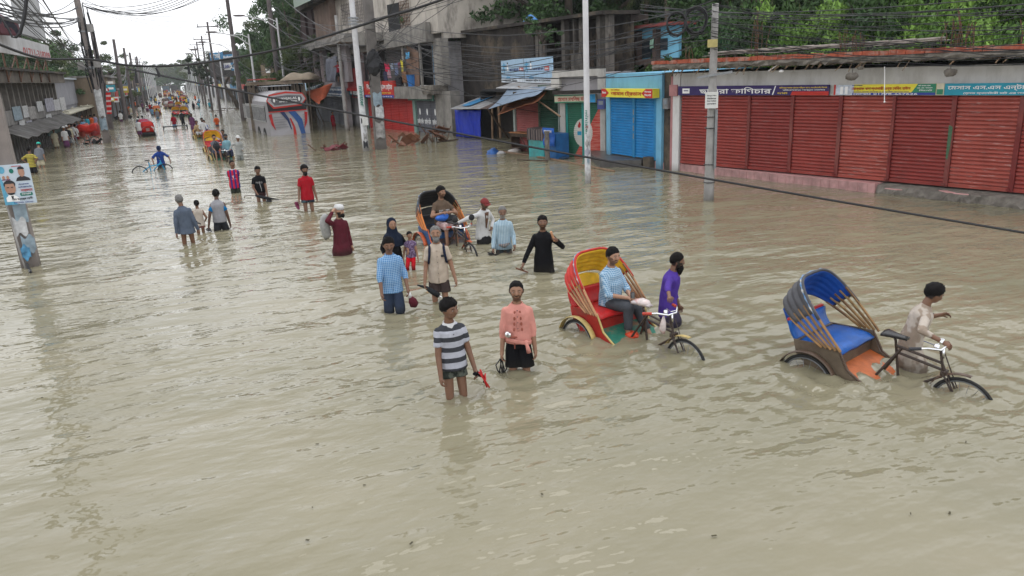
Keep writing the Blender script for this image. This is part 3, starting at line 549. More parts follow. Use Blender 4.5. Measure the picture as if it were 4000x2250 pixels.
# roof, billboard, tarp, struts
Fb = Facade((16.1, 41.2, 0), (15.55, 32.4, 0))
zb0 = Fb.p(2050, 332)[1]; T = board(Fb, 'billboard', 'pale blue advertising board with two running figures on the tin roof', (1958, 228, 2155, 322), .0, .08, M('pale_blue_print', (.36, .52, .68), .45, .1), [
    ('divider', (.492, 0, .5, 1), M('grey_line', (.15, .2, .25)), 'box', 1), ('base_strip', (0, .84, 1, 1), M('pale_strip', (.6, .66, .72)), 'box', 1), ('লালমাই - তিতাস', (.09, .88, .35, .97), letk, 'text', 2), ('জেনারেল ষ্টোর 01713658960', (.52, .86, .98, .98), letk, 'text', 2)]
    + [z for k in (0, .48) for z in [('পানি-ই পানি বলি', (.19+k, .4, .38+k, .5), letb), ('red_tag', (.4+k, .36, .48+k, .52), redp, 'box', 1), ('জীবন', (.41+k, .39, .47+k, .49), letw, 'text', 2), ('bottle', (.135+k, .2, .165+k, .48), letw, ((.35, 0), (.65, 0), (1, .3), (1, 1), (0, 1), (0, .3)), 1), ('bottle_cap', (.14+k, .12, .16+k, .2), letk, 'box', 1),
        ('splash', (.11+k, .68, .2+k, .84), M('splash_blue', (.08, .35, .62)), ((0, 1), (.1, .5), (.3, .7), (.45, 0), (.6, .7), (.9, .4), (1, 1)), 2),
        ('runner', (.02+k, .12, .11+k, .62), M('runner_blue', (.10, .34, .55)), ((.45, .02), (.62, .02), (.66, .14), (.95, .2), (.98, .12), (1, .27), (.7, .3), (.62, .5), (.8, .68), (.6, 1), (.5, .98), (.62, .72), (.4, .62), (.28, .8), (.02, .78), (.04, .72), (.24, .7), (.3, .45), (.28, .3), (.1, .36), (.02, .26), (.2, .22), (.42, .14)), 1)]])
def tin_sheet(F, px, d0, zf, d1, zr, mat_, label, name='tin_roof', cat='roof', amp=.018, wl=.11):
    """corrugated sheet from front edge (depth d0, height zf) to rear edge (depth d1, height zr)"""
    a, b = [F.p(u, px[2], -d0)[0] for u in px[:2]]; n = int(abs(b-a)/wl*4); mb = MB()
    mb.sheet(lambda s, t: (a+(b-a)*s, d0+(d1-d0)*t, zf+(zr-zf)*t+amp*math.sin(2*PI*(b-a)*s/wl)), n, 2, .006); o = link(name, mb.mesh(name, mat_), M_=F.M); return tag(o, label, cat)
zr = Fb.p(2050, 347, .35)[1]; tin_sheet(Fb, (1937, 2162, 335), -.5, zr, .6, zb0+.12, tin, 'rusty corrugated tin sheet just under the pale blue billboard')
tarp = M('grey_tarp', (.16, .22, .3), .5, .25, 3., bump=.3)
A, B_, C_, D_ = [Vector((*Fb.p(u, v, o)[:1], -o, Fb.p(u, v, o)[1])) for u, v, o in ((1985, 345, .3), (2135, 338, .3), (2060, 378, 1.9), (1905, 427, 2.3))]
mb = MB(); mb.sheet(lambda s, t: A.lerp(B_, s).lerp(D_.lerp(C_, s), t)-Vector((0, 0, .16*math.sin(PI*t)*(.6+.4*math.sin(s*9)))), 14, 10, .012); tag(link('grey_tarpaulin', mb.mesh('grey_tarpaulin', tarp, True), M_=Fb.M), 'slack grey tarpaulin stretched forward from under the billboard', 'tarpaulin')
mb = MB(); mb.sheet(lambda s, t: A.lerp(B_, s).lerp((D_+Vector((.7, .2, -.08))).lerp(C_+Vector((-.1, 0, -.1)), s), t*.97)-Vector((0, 0, .2+.16*math.sin(PI*t))), 8, 6, .012); tag(link('orange_lining', mb.mesh('orange_lining', M('orange_cloth', (.4, .15, .07), .8), True), M_=Fb.M), 'orange cloth lining seen below the grey tarpaulin', 'cloth')
def strut(F, a, b, r, mat_, label, group=None, name='bamboo_strut'):
    pts = [(*F.p(u, v, o)[:1], -o, F.p(u, v, o)[1]) for u, v, o in (a, b)]; mb = MB(); mb.tube(pts, r, 6); return tag(link(name, mb.mesh(name, mat_), M_=F.M), label, 'pole', group)
strut(Fb, (2025, 338, .3), (2188, 455, 1.0), .035, wood, 'bamboo strut slanting from the billboard down past the dark green shutter'); strut(Fb, (1905, 425, 2.3), (1985, 540, .8), .045, woodd, 'dark pole slanting from the tarpaulin corner to the table')
strut(Fb, (1922, 425, .9), (1924, 545, .9), .05, wood, 'left of the two upright posts holding the grey tarpaulin', name='wooden_post'); strut(Fb, (1947, 410, .5), (1955, 540, .5), .06, wood, 'right of the two upright posts holding the grey tarpaulin', name='wooden_post')
strut(Fb, (1957, 416, 1.4), (1998, 392, 1.0), .04, wood, 'short light stick propping the grey tarpaulin')
T = thing('dark_stall', 'open dark stall space behind the posts under the grey tarpaulin', 'stall', Fb.M)
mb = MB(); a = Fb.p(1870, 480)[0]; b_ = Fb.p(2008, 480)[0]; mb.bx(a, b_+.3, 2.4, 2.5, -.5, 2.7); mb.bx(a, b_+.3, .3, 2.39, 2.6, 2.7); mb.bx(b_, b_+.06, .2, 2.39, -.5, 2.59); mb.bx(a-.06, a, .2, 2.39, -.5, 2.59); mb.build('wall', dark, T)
mb = MB(); mb.bx(a+.3, b_-.2, 1.2, 1.6, .25, .32); mb.build('shelf', woodd, T)
# tin shed with the blue tarp
F6 = Facade((15.0, 44.2, 0), (15.9, 40.9, 0)); u0, u1 = F6.p(1778, 480)[0], F6.p(1878, 480)[0]; zt6 = F6.p(1828, 430)[1]
mb = MB(); mb.sheet(lambda s, t: (u0+(u1-u0)*s+.03*math.sin(t*8), .05*math.sin(s*11+t*3)+.02*math.sin(s*31), .02+(zt6-.02)*t), 30, 12, .01); tag(link('blue_tarpaulin', mb.mesh('blue_tarpaulin', M('blue_tarp', (.015, .04, .42), .45, .15, 4., bump=.2), True), M_=F6.M), 'bright blue tarpaulin hanging down to the water under the tin shed roof', 'tarpaulin')
T = thing('tin_shed', 'low shed with a patched corrugated tin roof beside the concrete pillar', 'shed', F6.M)
z1, z2 = F6.p(1850, 428, .5)[1], F6.p(1850, 378, -1.6)[1]; v0, v1 = F6.p(1757, 425, .5)[0], F6.p(1905, 425, .5)[0]
for k in range(5):
    a, b_ = v0+(v1-v0)*k/5, v0+(v1-v0)*(k+1)/5+.05; mb = MB(); mb.sheet(lambda s, t: (a+(b_-a)*s+.25*t, -.5+2.1*t, z1+(z2-z1)*t+.015*math.sin(2*PI*(b_-a)*s/.12)+.012*k), 22, 2, .006)
    mb.build('roof_sheet', tin if k != 4 else M('brown_tin', (.12, .085, .075), .7, .3, 3.), T)
mb = MB(); mb.bx(v0+.2, v1-.1, 1.5, 1.56, -.5, z2-.05); mb.bx(v0+.3, v0+.36, .2, 1.49, -.5, z1+.1); mb.build('wall', woodd, T)
mb = MB(); mb.sheet(lambda s, t: (v0+.75+.85*s+.25*t, -.2+1.5*t, z1+.1+(z2-z1)*(.13+.72*t)+.02*math.sin(9*s)), 8, 4, .015); tag(link('roof_cloth', mb.mesh('roof_cloth', M('roof_blue', (.04, .2, .4), .6, .3, 4.), True), M_=F6.M), 'blue and white sheet weighed down on the tin shed roof', 'sheet')
# ================================================================== dark concrete building behind
F7 = Facade((16.9, 45.4, 0), (19.0, 25.6, 0)); T = thing('dark_building', 'long unplastered building with black mouldy wall behind the stalls', 'building', F7.M)
zt7 = F7.p(2000, 106)[1]; xr7 = F7.p(2368, 200)[0]; xa = F7.p(2085, 200)[0]
mb = MB(); mb.bx(-.6, xa, .0, .3, -.6, zt7); mb.bx(xa+.001, xr7, 1.4, 1.6, -.6, zt7); mb.bx(xa-.15, xa-.001, .301, 1.6, -.6, zt7); mb.bx(-.6, xr7, 1.61, 2.4, zt7-.25, zt7-.01); mb.build('wall', concd, T)
mb = MB(); mb.bx(-.7, xr7+.2, -.35, 1.8, zt7+.001, zt7+.16); mb.build('roof_edge', concd, T)
mb = MB(); zf = F7.p(2200, 290)[1]
mb.bx(xa, xr7, -.1, 1.39, zf-.15, zf)
for u in (2090, 2105, 2193, 2262, 2330, 2365):
    q = F7.p(u, 200)[0]; mb.bx(q-.14, q+.14, .1, .4, zf+.001, zt7-.001)
mb.bx(F7.p(2222, 200)[0], F7.p(2268, 200)[0], .12, .22, zf+.001, zf+.95); mb.bx(F7.p(2110, 200)[0], F7.p(2190, 200)[0], .12, .2, zf+.001, zf+.3); mb.bx(F7.p(2232, 200)[0], F7.p(2237, 200)[0], .1, .3, zf, zt7-.002)
mb.build('pillar', M('streaky_pillar', (.13, .115, .1), .9, .4, 3., bump=.4, streak=(.03, .028, .025), sa=.8), T)
for k in range(16):
    a = F7.p(2270+6*k, 250)[0]; mb = MB() if k == 0 else mb; mb.tube([(a, .2, zf+.1), (a+random.uniform(-.5, .5), random.uniform(-.2, .6), zf+random.uniform(.8, 2.2))], .015, 4)
mb.build('sticks', woodd, T, label='tangle of thin sticks on the upper ledge')
q = F7.p(2040, 88, -1)[1]; mb = MB(); xx = F7.p(2035, 85)[0]; mb.sheet(lambda s, t: (xx-.3+.9*s, .2+.6*t, zt7+.18+.35*math.sin(PI*s)*math.sin(PI*t)+.05*s), 8, 6, .01); tag(link('roof_bundle', mb.mesh('roof_bundle', M('bundle_blue', (.05, .2, .5), .6, .7, 3.), True), M_=F7.M), 'small blue and red bundle lying on the flat dark roof', 'bundle')
# ================================================================== blue house with laundry
F8 = Facade((20.6, 31., 0), (21.0, 24.2, 0)); T = thing('blue_house', 'light blue upstairs house front with brown pillars and laundry, behind the shops', 'building', F8.M)
z0, z1 = F8.p(2500, 232)[1], F8.p(2500, 112)[1]; a, b_ = F8.p(2376, 170)[0], F8.p(2634, 170)[0]
mb = MB(); mb.bx(a, b_, .25, .4, z0, z1); mb.bx(a, b_, .41, 1.5, z1-.1, z1); mb.build('wall', M('sky_blue_wall', (.20, .50, .68), .8, .15, 1.5, streak=(.1, .25, .35), sa=.4), T)
mb = MB()
for u in (2374, 2413, 2487, 2558): q = F8.p(u, 170)[0]; mb.bx(q-.12, q+.12, -.05, .24, z0, z1-.101)
mb.bx(a-.2, b_+.1, -.3, .24, z0-.25, z0-.002); mb.build('pillar', M('brown_pillar', (.1, .07, .06), .85, .3, 4.), T)
mb = MB(); mb.bx(a-.3, b_+.2, -.35, 1.6, z1+.002, z1+.13); mb.build('roof', M('dull_red_roof', (.22, .05, .045), .7, .3, 3.), T)
for u0_, u1_, v0_, v1_ in ((2508, 2545, 150, 226), (2577, 2605, 150, 195), (2436, 2478, 160, 195)):
    mb = MB(); rect(F8, mb, u0_, v0_, u1_, v1_, .2, .245); mb.build('window' if v1_ < 200 else 'door', M('dark_window', (.03, .04, .05), .3), T)
def washing(F, items, off, grp, desc):
    for k, (u, v, w_, h_, col, nm) in enumerate(items):
        x_, z_ = F.p(u, v, off); mb = MB(); ww = F.p(u+w_, v, off)[0]-x_; hh = z_-F.p(u, v+h_, off)[1]
        mb.sheet(lambda s, t: (ww*s+.05*ww*math.sin(t*5+u), -.02*math.sin(s*9+u), -hh*t-.05*hh*math.sin(s*4+u)), 6, 6, .012)
        tag(link('hanging_cloth', mb.mesh('hanging_cloth', M('wash_'+nm, col, .85, .3, 9.), True), M_=F.M@Matrix.Translation((x_, -off, z_))), desc % nm, 'laundry', grp)
washing(F8, [(2376, 180, 22, 30, (.6, .02, .2), 'hot pink'), (2424, 163, 28, 26, (.65, .05, .02), 'scarlet'), (2452, 165, 8, 26, (.03, .03, .08), 'black'), (2464, 162, 10, 32, (.7, .1, .15), 'coral'), (2540, 150, 12, 40, (.25, .4, .3), 'pale green')], .15, 'laundry on the blue house', '%s cloth hanging on the light blue house front')
for s in range(1):
    mb = MB(); mb.tube([(F8.p(2376, 163)[0], -.15, F8.p(2376, 178)[1]), (F8.p(2480, 160)[0], -.15, F8.p(2480, 160)[1])], .01, 4); tag(link('washing_line', mb.mesh('washing_line', cablem), M_=F8.M), 'thin washing line across the light blue house front', 'rope')
# ================================================================== balcony building (three storeys)
F5 = Facade(G(1449, 498), G(1716, 525)); T = thing('balcony_building', 'grey unfinished three storey building with balcony laundry and red shutters below', 'building', F5.M)
f = lambda u, v=450, off=0.: F5.p(u, v, off)[0]; fz = lambda v, u=1550, off=0.: F5.p(u, v, off)[1]
zA = fz(384); zB = fz(338, 1620, .7); zC = fz(335, 1620); zD = fz(180); zE = fz(170); zTop = fz(-60)
xL, xR = f(1360, 430), f(1716, 450)
mb = MB(); mb.bx(xL, f(1437), 0, .25, -.6, zC); mb.bx(f(1437)+.001, xR, .0, .25, zA, zC); mb.bx(xL, f(1410, 250), .0, .25, zC+.001, zD); mb.bx(f(1410, 250)+.001, xR, .5, .75, zC+.001, zD)
mb.bx(xL+.01, xR, .76, 9, zD-.2, zD-.01); mb.bx(xR, xR+.25, .3, 9, -.6, zD); mb.build('wall', M('grey_plaster_old', (.33, .32, .33), .9, .15, 1.6, bump=.25, streak=(.12, .11, .10), sa=.6, soak=.2), T)
mb = MB(); mb.bx(f(1302, 80), f(1722, 80), -.2, .1, zE+.3, zTop); mb.bx(f(1722, 80)-.25, f(1722, 80), .101, 9, zE, zTop); mb.bx(f(1302, 80), f(1302, 80)+.25, .101, 9, zE, zTop); mb.build('wall', M('upper_plaster', (.46, .42, .37), .9, .2, 1.2, bump=.25, streak=(.07, .06, .055), sa=.85), T, label='stained beige upper wall')
mb = MB(); rs_ = f(1716, 520); mb.bx(f(1716, 500)+.004, f(1776, 500), -.15, .5, -.6, fz(356, 1745)); mb.bx(f(1700, 250), f(1733, 250), -.1, .4, zC, zE); mb.bx(f(1593, 250), f(1600, 250), -.4, -.3, zC+.002, zE-.01); mb.bx(f(1661, 250), f(1667, 250), -.4, -.3, zC+.002, zE-.01); mb.build('pillar', conc, T)
mb = MB(); mb.bx(f(1535, 360), f(1706, 360), -.7, -.001, zA+.03, zB); mb.build('balcony_slab', conc, T)
mb = rough_slab(f(1690, 340), f(1733, 340), -.75, .3, zA+.3, zB+.05, 10, .1); mb.build('broken_slab_end', rubble, T)
q0, q1 = fz(172, 1600, .6), fz(105, 1620, .6)
mb = MB(); mb.poly([(f(1310, 180), -.6, q0-.35), (f(1697, 140), -.6, q0+.02), (f(1697, 140), -.6, q1+.18), (f(1530, 140), -.6, q1-.12), (f(1530, 140), -.6, q0+.22), (f(1340, 160), -.6, q0-.02)][::-1], .35, (0, 1, 0)); mb.bx(f(1302, 170), f(1700, 170), -.24, .6, zD+.001, zE+.3); mb.build('upper_slab', conc, T)
rs2 = shutter_mat('scarlet_shutter', (.50, .035, .03), (.6, .2, .15), .2)
for a, b_ in ((1440, 1469), (1471, 1500), (1502, 1526), (1528, 1556), (1558, 1588), (1590, 1616)): mb = MB(); rib_sheet(mb, f(a), f(b_), .06, -.5, zA-.01, .11, .02); mb.build('shutter', rs2, T, label='scarlet shutter leaf')
gs = shutter_mat('grey_shutter', (.13, .135, .16), (.4, .4, .42), .2)
for a, b_ in ((1628, 1652), (1654, 1682), (1684, 1714)):
    mb = MB(); rib_sheet(mb, f(a), f(b_), .06, -.5, zA-.01, .11, .02); o = mb.build('shutter', gs, T, label='grey shutter leaf')
    text(o, 'মোবাইল সার্ভিস', ((f(a)+f(b_))/2, .03, .75), .9, .4, letw, .004); mb = MB(); mb.ball(((f(a)+f(b_))/2, .03, 1.35), (.1, .01, .24), 8, 5); mb.build('painted_mark', letw, o)
mb = MB(); mb.bx(f(1617), f(1627), -.06, .1, -.5, zA); mb.bx(f(1437)-.1, f(1437)-.01, -.05, -.004, -.5, zA); mb.build('door_post', M('green_grey_post', (.2, .3, .27), .8, .2, 5.), T)
# upper floor fittings
mb = MB(); rib_sheet(mb, f(1413, 260), f(1452, 260), .44, zC+.02, fz(200), .16, .02); mb.build('shutter', rs2, T, label='red door shutter on the balcony floor')
for a, b_ in ((1488, 1545), (1548, 1592)): mb = MB(); rib_sheet(mb, f(a, 250), f(b_, 250), .44, zC+.02, fz(195), .14, .03); mb.build('shutter', shutter_mat('brown_shutter', (.12, .11, .11), (.2, .18, .17), .2), T, label='dark slatted shutter on the balcony floor')
mb = MB(); mb.bx(f(1668, 250), f(1695, 250), .42, .49, zC+.02, fz(188)); mb.build('door', M('blue_door', (.03, .16, .3), .5, .2, 4.), T)
mb = MB(); mb.bx(f(1600, 250), f(1661, 250), .44, .49, zC+.02, fz(188)); mb.build('door', dark, T, label='dark doorway'); mb = MB(); mb.bx(f(1456, 250), f(1486, 250), .44, .49, zC+.02, fz(188)); mb.build('door', dark, T, label='dark doorway')
mb = MB(); mb.bx(f(1528, 70), f(1575, 70), -.24, -.201, fz(126), fz(14)); mb.build('door', dark, T, label='tall black doorway on the top floor')
mb = MB()
for k in range(7): mb.tube([(f(1580+6*k, 70), -.3, fz(120)), (f(1580+6*k, 70), -.3, fz(14))], .02, 4)
for k in range(9): mb.tube([(f(1580, 70), -.3, fz(14+13*k)), (f(1618, 70), -.3, fz(14+13*k))], .02, 4)
mb.build('window_grille', rust, T)
mb = MB()
for k in range(14): x_ = f(1350+6.5*k, 50); mb.tube([(x_, -.26, fz(90, 1390)), (x_, -.26, fz(5, 1390))], .02, 4)
for k in range(7): mb.tube([(f(1345, 50), -.26, fz(90-13*k, 1390)), (f(1445, 50), -.26, fz(90-13*k, 1390))], .02, 4)
mb.tube([(f(1345, 20), -.27, fz(-10)), (f(1450, 70), -.27, fz(75))], .05, 4); mb.build('stair_grille', M('dull_grille', (.2, .18, .17), .7, .3, 5.), T)
mb = MB()
for k in range(15): x_ = f(1372+3.8*k, 320); mb.tube([(x_, -.5, zC-.1), (x_, -.5, zC+1.3)], .03, 4)
for z_ in (zC-.1, zC+.6, zC+1.3): mb.tube([(f(1372, 320), -.5, z_), (f(1428, 320), -.5, z_)], .035, 4)
mb.bx(f(1360, 330), f(1430, 330), -.6, -.001, zC-.3, zC-.12); mb.build('railing', M('red_railing', (.35, .03, .03), .5, .2), T)
mb = MB(); mb.box((f(1620, 280), -.25, zC+1.1), (1.3, .05, 2.6), Matrix.Rotation(.25, 3, 'Y')); mb.box((f(1645, 280), -.3, zC+1.0), (.7, .05, 2.3), Matrix.Rotation(.08, 3, 'Y')); tag(link('wood_planks', mb.mesh('wood_planks', M('plywood', (.2, .12, .085), .8, .3, 3.)), M_=F5.M), 'brown plywood sheets leaning on the balcony wall by the blue bucket', 'planks')
def bucket(u, v, col, nm, r=.3):
    x_, z_ = F5.p(u, v, .4); T_ = thing('bucket', nm, 'bucket', F5.M@Matrix.Translation((x_, -.35, zB+.002))); mb = MB(); n = 14
    mb.rings([[Vector((math.cos(2*PI*i/n)*q, math.sin(2*PI*i/n)*q, z_)) for i in range(n)] for q, z_ in ((r*.75, 0), (r, r*1.9), (r*1.08, r*1.92), (r*1.08, r*2.05), (r*.93, r*2.05), (r*.7, .05))]); mb.build('pail', col, T_, smooth=False)
    mb = MB(); mb.tube([(math.cos(a)*r, 0, r*1.9+math.sin(a)*-.25) for a in [PI*i/8 for i in range(9)]], .012, 4); mb.build('handle', steel, T_)
bucket(1608, 325, M('blue_plastic', (.03, .16, .45), .4), 'blue plastic bucket on the balcony ledge', .36); bucket(1558, 330, M('black_plastic', (.03, .03, .04), .4), 'black bucket on the balcony ledge below the laundry', .28)
washing(F5, [(1500, 245, 20, 36, (.6, .02, .08), 'red patterned'), (1524, 250, 12, 28, (.4, .4, .45), 'grey'), (1526, 248, 9, 24, (.05, .25, .5), 'bright blue'), (1539, 246, 15, 50, (.14, .17, .28), 'denim'), (1553, 244, 8, 26, (.2, .05, .08), 'wine'), (1563, 235, 10, 46, (.65, .55, .06), 'yellow'),
    (1568, 280, 18, 45, (.18, .09, .05), 'brown'), (1511, 276, 14, 30, (.4, .25, .3), 'mauve'), (1584, 205, 14, 25, (.1, .35, .6), 'sky blue'), (1498, 280, 12, 40, (.03, .03, .035), 'black'), (1575, 190, 14, 22, (.03, .03, .035), 'charcoal')], .55, 'laundry on the balcony', '%s garment hanging on the balcony line')
mb = MB(); mb.tube([(f(1498, 245), -.55, fz(246, 1500, .55)), (f(1560, 245), -.58, fz(243, 1560, .55)), (f(1602, 195), -.55, fz(196, 1600, .55))], .012, 4); tag(link('washing_line', mb.mesh('washing_line', cablem), M_=F5.M), 'washing line along the concrete balcony', 'rope')
board(F5, 'shop_sign', 'bright red sign box with white and yellow lettering above the scarlet shutters', (1423, 317, 1536, 381), .75, .5, redp, [('শিহাব ডিপার্টমেন্টাল ষ্টোর', (.1, .15, .97, .6), letw), ('প্রোঃ মোঃ আব্দুল হক', (.14, .66, .92, .8), lety), ('blue_strip', (0, .84, 1, 1), blu2, 'box', 1), ('মোবাইলঃ ০১৭১২', (.05, .87, .95, .97), letw, 'text', 2)])
board(F5, 'shop_sign', 'black sign with white lettering and red border left of the red sign box', (1376, 348, 1424, 381), .5, .2, M('sign_black', (.04, .035, .04), .5), [('মাহের এন্ড', (.06, .15, .95, .85), letw)], trim=redp)
board(F5, 'shop_sign', 'turquoise box sign with a white square left of the black sign', (1364, 349, 1377, 370), .5, .3, cyan, [('white_square', (.3, .3, .9, .8), letw, 'box')])
board(F5, 'shop_sign', 'narrow green sign above the grey shutters', (1594, 372, 1690, 393), .35, .1, M('sign_dull_green', (.05, .16, .12), .6), [('মা টেলিকম সার্ভিস', (.04, .2, .62, .8), M('lettering_pale_green', (.3, .5, .4)))], trim=M('dull_trim', (.2, .3, .28)))
# left wing of the same building
F9 = Facade(G(1250, 467), G(1352, 492)); T = thing('corner_building', 'two storey corner house with pink columns and dark shutters left of the balcony building', 'building', F9.M)
g_ = lambda u, v=400, off=0.: F9.p(u, v, off)[0]; gz = lambda v, u=1300, off=0.: F9.p(u, v, off)[1]; z1 = gz(378); z2 = gz(320); z3 = gz(185)
for a, b_ in ((1232, 1254), (1256, 1274), (1276, 1296), (1298, 1318), (1320, 1346)): mb = MB(); rib_sheet(mb, g_(a, 430), g_(b_, 430), .1, -.5, z1, .13, .03); mb.build('shutter', shutter_mat('slate_shutter', (.16, .17, .2), (.4, .4, .42), .2), T, label='slate grey shutter leaf')
mb = MB(); mb.bx(g_(1225), g_(1356), -.1, .3, z1+.001, z2); mb.bx(g_(1348, 430), g_(1358, 430), 0, .3, -.6, z1); mb.bx(g_(1262, 250), g_(1266, 250), -.02, .3, z2+.001, z3); mb.bx(g_(1225), g_(1357), 2, 2.2, -.6, z3); mb.bx(g_(1320, 250), g_(1357, 250), 0, .3, z2+.001, z3); mb.build('wall', M('mauve_plaster', (.32, .29, .30), .9, .15, 2., streak=(.1, .09, .09), soak=.2), T)
for u in (1217, 1246):
    mb = MB(); mb.cyl((g_(u, 250), -.2, z2), (g_(u, 250), -.2, z3), .28, 12); mb.build('column', M('pink_column', (.46, .38, .38), .85, .15, 2., streak=(.15, .12, .12), sa=.5), T)
mb = MB(); mb.bx(g_(1192, 250), g_(1206, 250), -.1, .1, z2, z3); mb.bx(g_(1260, 250), g_(1263, 250), -.2, .2, z2, z3); mb.build('column', M('pink_column', (0, 0, 0)), T)
mb = rough_slab(g_(1172, 180), g_(1420, 180), -1.2, 2.2, z3, z3+.5, 20, .1); mb.build('upper_slab', conc, T)
mb = MB(); mb.bx(g_(1266, 230), g_(1318, 230), 1.2, 1.3, z2, z3); mb.build('door', M('teal_door', (.03, .22, .34), .6, .3, 2.), T); mb = MB(); mb.bx(g_(1270, 200), g_(1286, 200), 1.1, 1.19, gz(232), z3-.1); mb.build('window', M('dark_window', (0, 0, 0)), T)
xx, zz = g_(1240, 80), gz(165, 1265); zt_ = gz(15, 1265); mb = MB(); mb.bx(g_(1243, 80), g_(1306, 80), -.3, .2, zz, zt_); mb.build('wall', M('brown_raw_wall', (.21, .15, .12), .95, .3, 1.2, bump=.3, streak=(.07, .05, .04)), T, label='brown unplastered upper wall')
mb = MB(); mb.bx(g_(1190, 40), g_(1330, 40), -.9, 2, zt_, zt_+.5); mb.build('top_slab', concd, T)
for u, v in ((1197, 45), (1226, 33)):
    mb = MB(); mb.bx(g_(u-9, 100), g_(u+9, 100), -.3, .3, z3+.5, gz(v, u)); mb.build('column', M('dark_column', (.05, .03, .03), .9, .3, 3.), T, label='dark unfinished column stub')
mb = MB(); mb.bx(g_(1192, 140), g_(1258, 140), -.2, .2, z3+.501, gz(130, 1230)); mb.build('parapet', concd, T)
A, B_, C_, D_ = [Vector((F9.p(u, v, o)[0], -o, F9.p(u, v, o)[1])) for u, v, o in ((1150, 32, 2.), (1215, 2, 2.), (1200, -60, .0), (1140, -40, .0))]
mb = MB(); mb.sheet(lambda s, t: A.lerp(B_, s).lerp(D_.lerp(C_, s), t), 8, 8, .02); tag(link('green_tarpaulin', mb.mesh('green_tarpaulin', M('green_tarp', (.09, .13, .09), .6, .2, 3.)), M_=F9.M), 'green tarpaulin corner sticking out at the top of the corner house', 'tarpaulin')
board(F9, 'shop_sign', 'navy framed sign with white lettering above the slate shutters', (1277, 339, 1343, 376), .5, .15, M('sign_slate_blue', (.03, .07, .14), .5), [('রাথী স্কুলার পেলেস', (.08, .12, .92, .48), letw), ('লাক্স ডিপার্টমেন্টাল ষ্টোর', (.08, .66, .95, .9), letw)], trim=M('pale_frame', (.45, .5, .5)))
def fsheet(F, pts, mat_, label, name, cat, th=.02, sag=.15, nu=10, nv=8, kind='sheet'):
    A, B_, C_, D_ = [Vector((F.p(u, v, o)[0], -o, F.p(u, v, o)[1])) for u, v, o in pts]; mb = MB()
    mb.sheet(lambda s, t: A.lerp(B_, s).lerp(D_.lerp(C_, s), t)+Vector((.04*math.sin(t*7+s*3), -.12*math.sin(s*10+t*4)*sag*2, -sag*math.sin(PI*s)*math.sin(PI*t))), nu, nv, th)
    return tag(link(name, mb.mesh(name, mat_, True), M_=F.M), label, cat)
fsheet(F9, ((1195, 358, 2.6), (1296, 326, 1.), (1275, 372, 1.2), (1242, 407, 2.2)), M('orange_tarp', (.62, .16, .08), .6, .12, 3.), 'salmon orange tarpaulin hanging in a point in front of the slate shutters', 'orange_tarpaulin', 'tarpaulin', sag=.35)
fsheet(F9, ((1195, 345, 1.6), (1262, 326, 1.), (1240, 352, 1.), (1200, 362, 1.8)), cloth('patched_cloth', (.4, .45, .42), (.06, .08, .14), 'blotch', .25), 'patchy green and dark cloth bundled above the orange tarpaulin', 'bundled_cloth', 'cloth')
fsheet(F9, ((1140, 319, 2.4), (1192, 318, 2.), (1198, 355, 2.1), (1149, 357, 2.5)), M('pale_blue_banner', (.42, .58, .7), .5, .12, 5.), 'pale blue printed banner hanging above the bus', 'banner', 'banner', sag=.05)
fsheet(F9, ((1152, 362, 2.6), (1192, 355, 2.5), (1186, 372, 2.7), (1156, 388, 2.8)), M('maroon_cloth', (.28, .05, .05), .7), 'dull red cloth beside the bus roof', 'red_cloth', 'cloth', sag=.2)
fsheet(F9, ((1274, 232, .8), (1313, 218, .6), (1312, 322, .6), (1276, 320, .8)), M('grey_curtain', (.17, .18, .22), .85, .2, 4.), 'grey curtain hanging on the upper floor of the corner house', 'curtain', 'curtain', sag=.3)
# blue shutter stall left of it, plank rubble
F10 = Facade(G(1188, 448), G(1235, 455)); T = thing('blue_stall', 'faded blue shuttered stall between the bus and the corner house', 'stall', F10.M)
h_ = lambda u, v=420: F10.p(u, v)[0]; zz = F10.p(1215, 385)[1]
for a, b_ in ((1176, 1196), (1197, 1222), (1223, 1250)): mb = MB(); rib_sheet(mb, h_(a), h_(b_), .05, -.5, zz, .14, .02); mb.build('shutter', shutter_mat('faded_blue_shutter', (.10, .24, .42), (.3, .4, .5), .2), T)
mb = MB(); mb.bx(h_(1160), h_(1255), -.8, 3, zz+.01, zz+.12); mb.bx(h_(1160), h_(1174), 0, .2, -.5, zz); mb.build('roof', concd, T)
q = G(1212, 460); T = thing('upturned_cart', 'upturned pale wooden cart leaning beside the blue stall', 'cart', loc=(q.x+.3, q.y, .3), rz=.4)
mb = MB(); mb.sheet(lambda s, t: (-2+4*s, -.8+1.6*t, .9*math.sin(PI*(.15+.7*s))+.15*t), 10, 6, .05); mb.build('lid', M('pale_plank', (.3, .24, .19), .8, .3, 3.), T); mb = MB(); mb.bx(-1.9, 1.9, -.7, .7, -.7, .3); mb.build('body', woodd, T)
for k in range(7):
    a = (1180+k*12, 395+k*3); b_ = (1185+k*14, 455+k*6)
    p0 = G(*b_, -.2); mb = MB(); mb.tube([p0, p0+Vector((-.8-.2*(k % 3), .5, 2.8+.4*(k % 2)))], .045, 5); tag(mb.build('bamboo_pole', woodd), 'thin dark bamboo pole leaning in the water beside the bus', 'pole', 'bamboo poles by the bus')
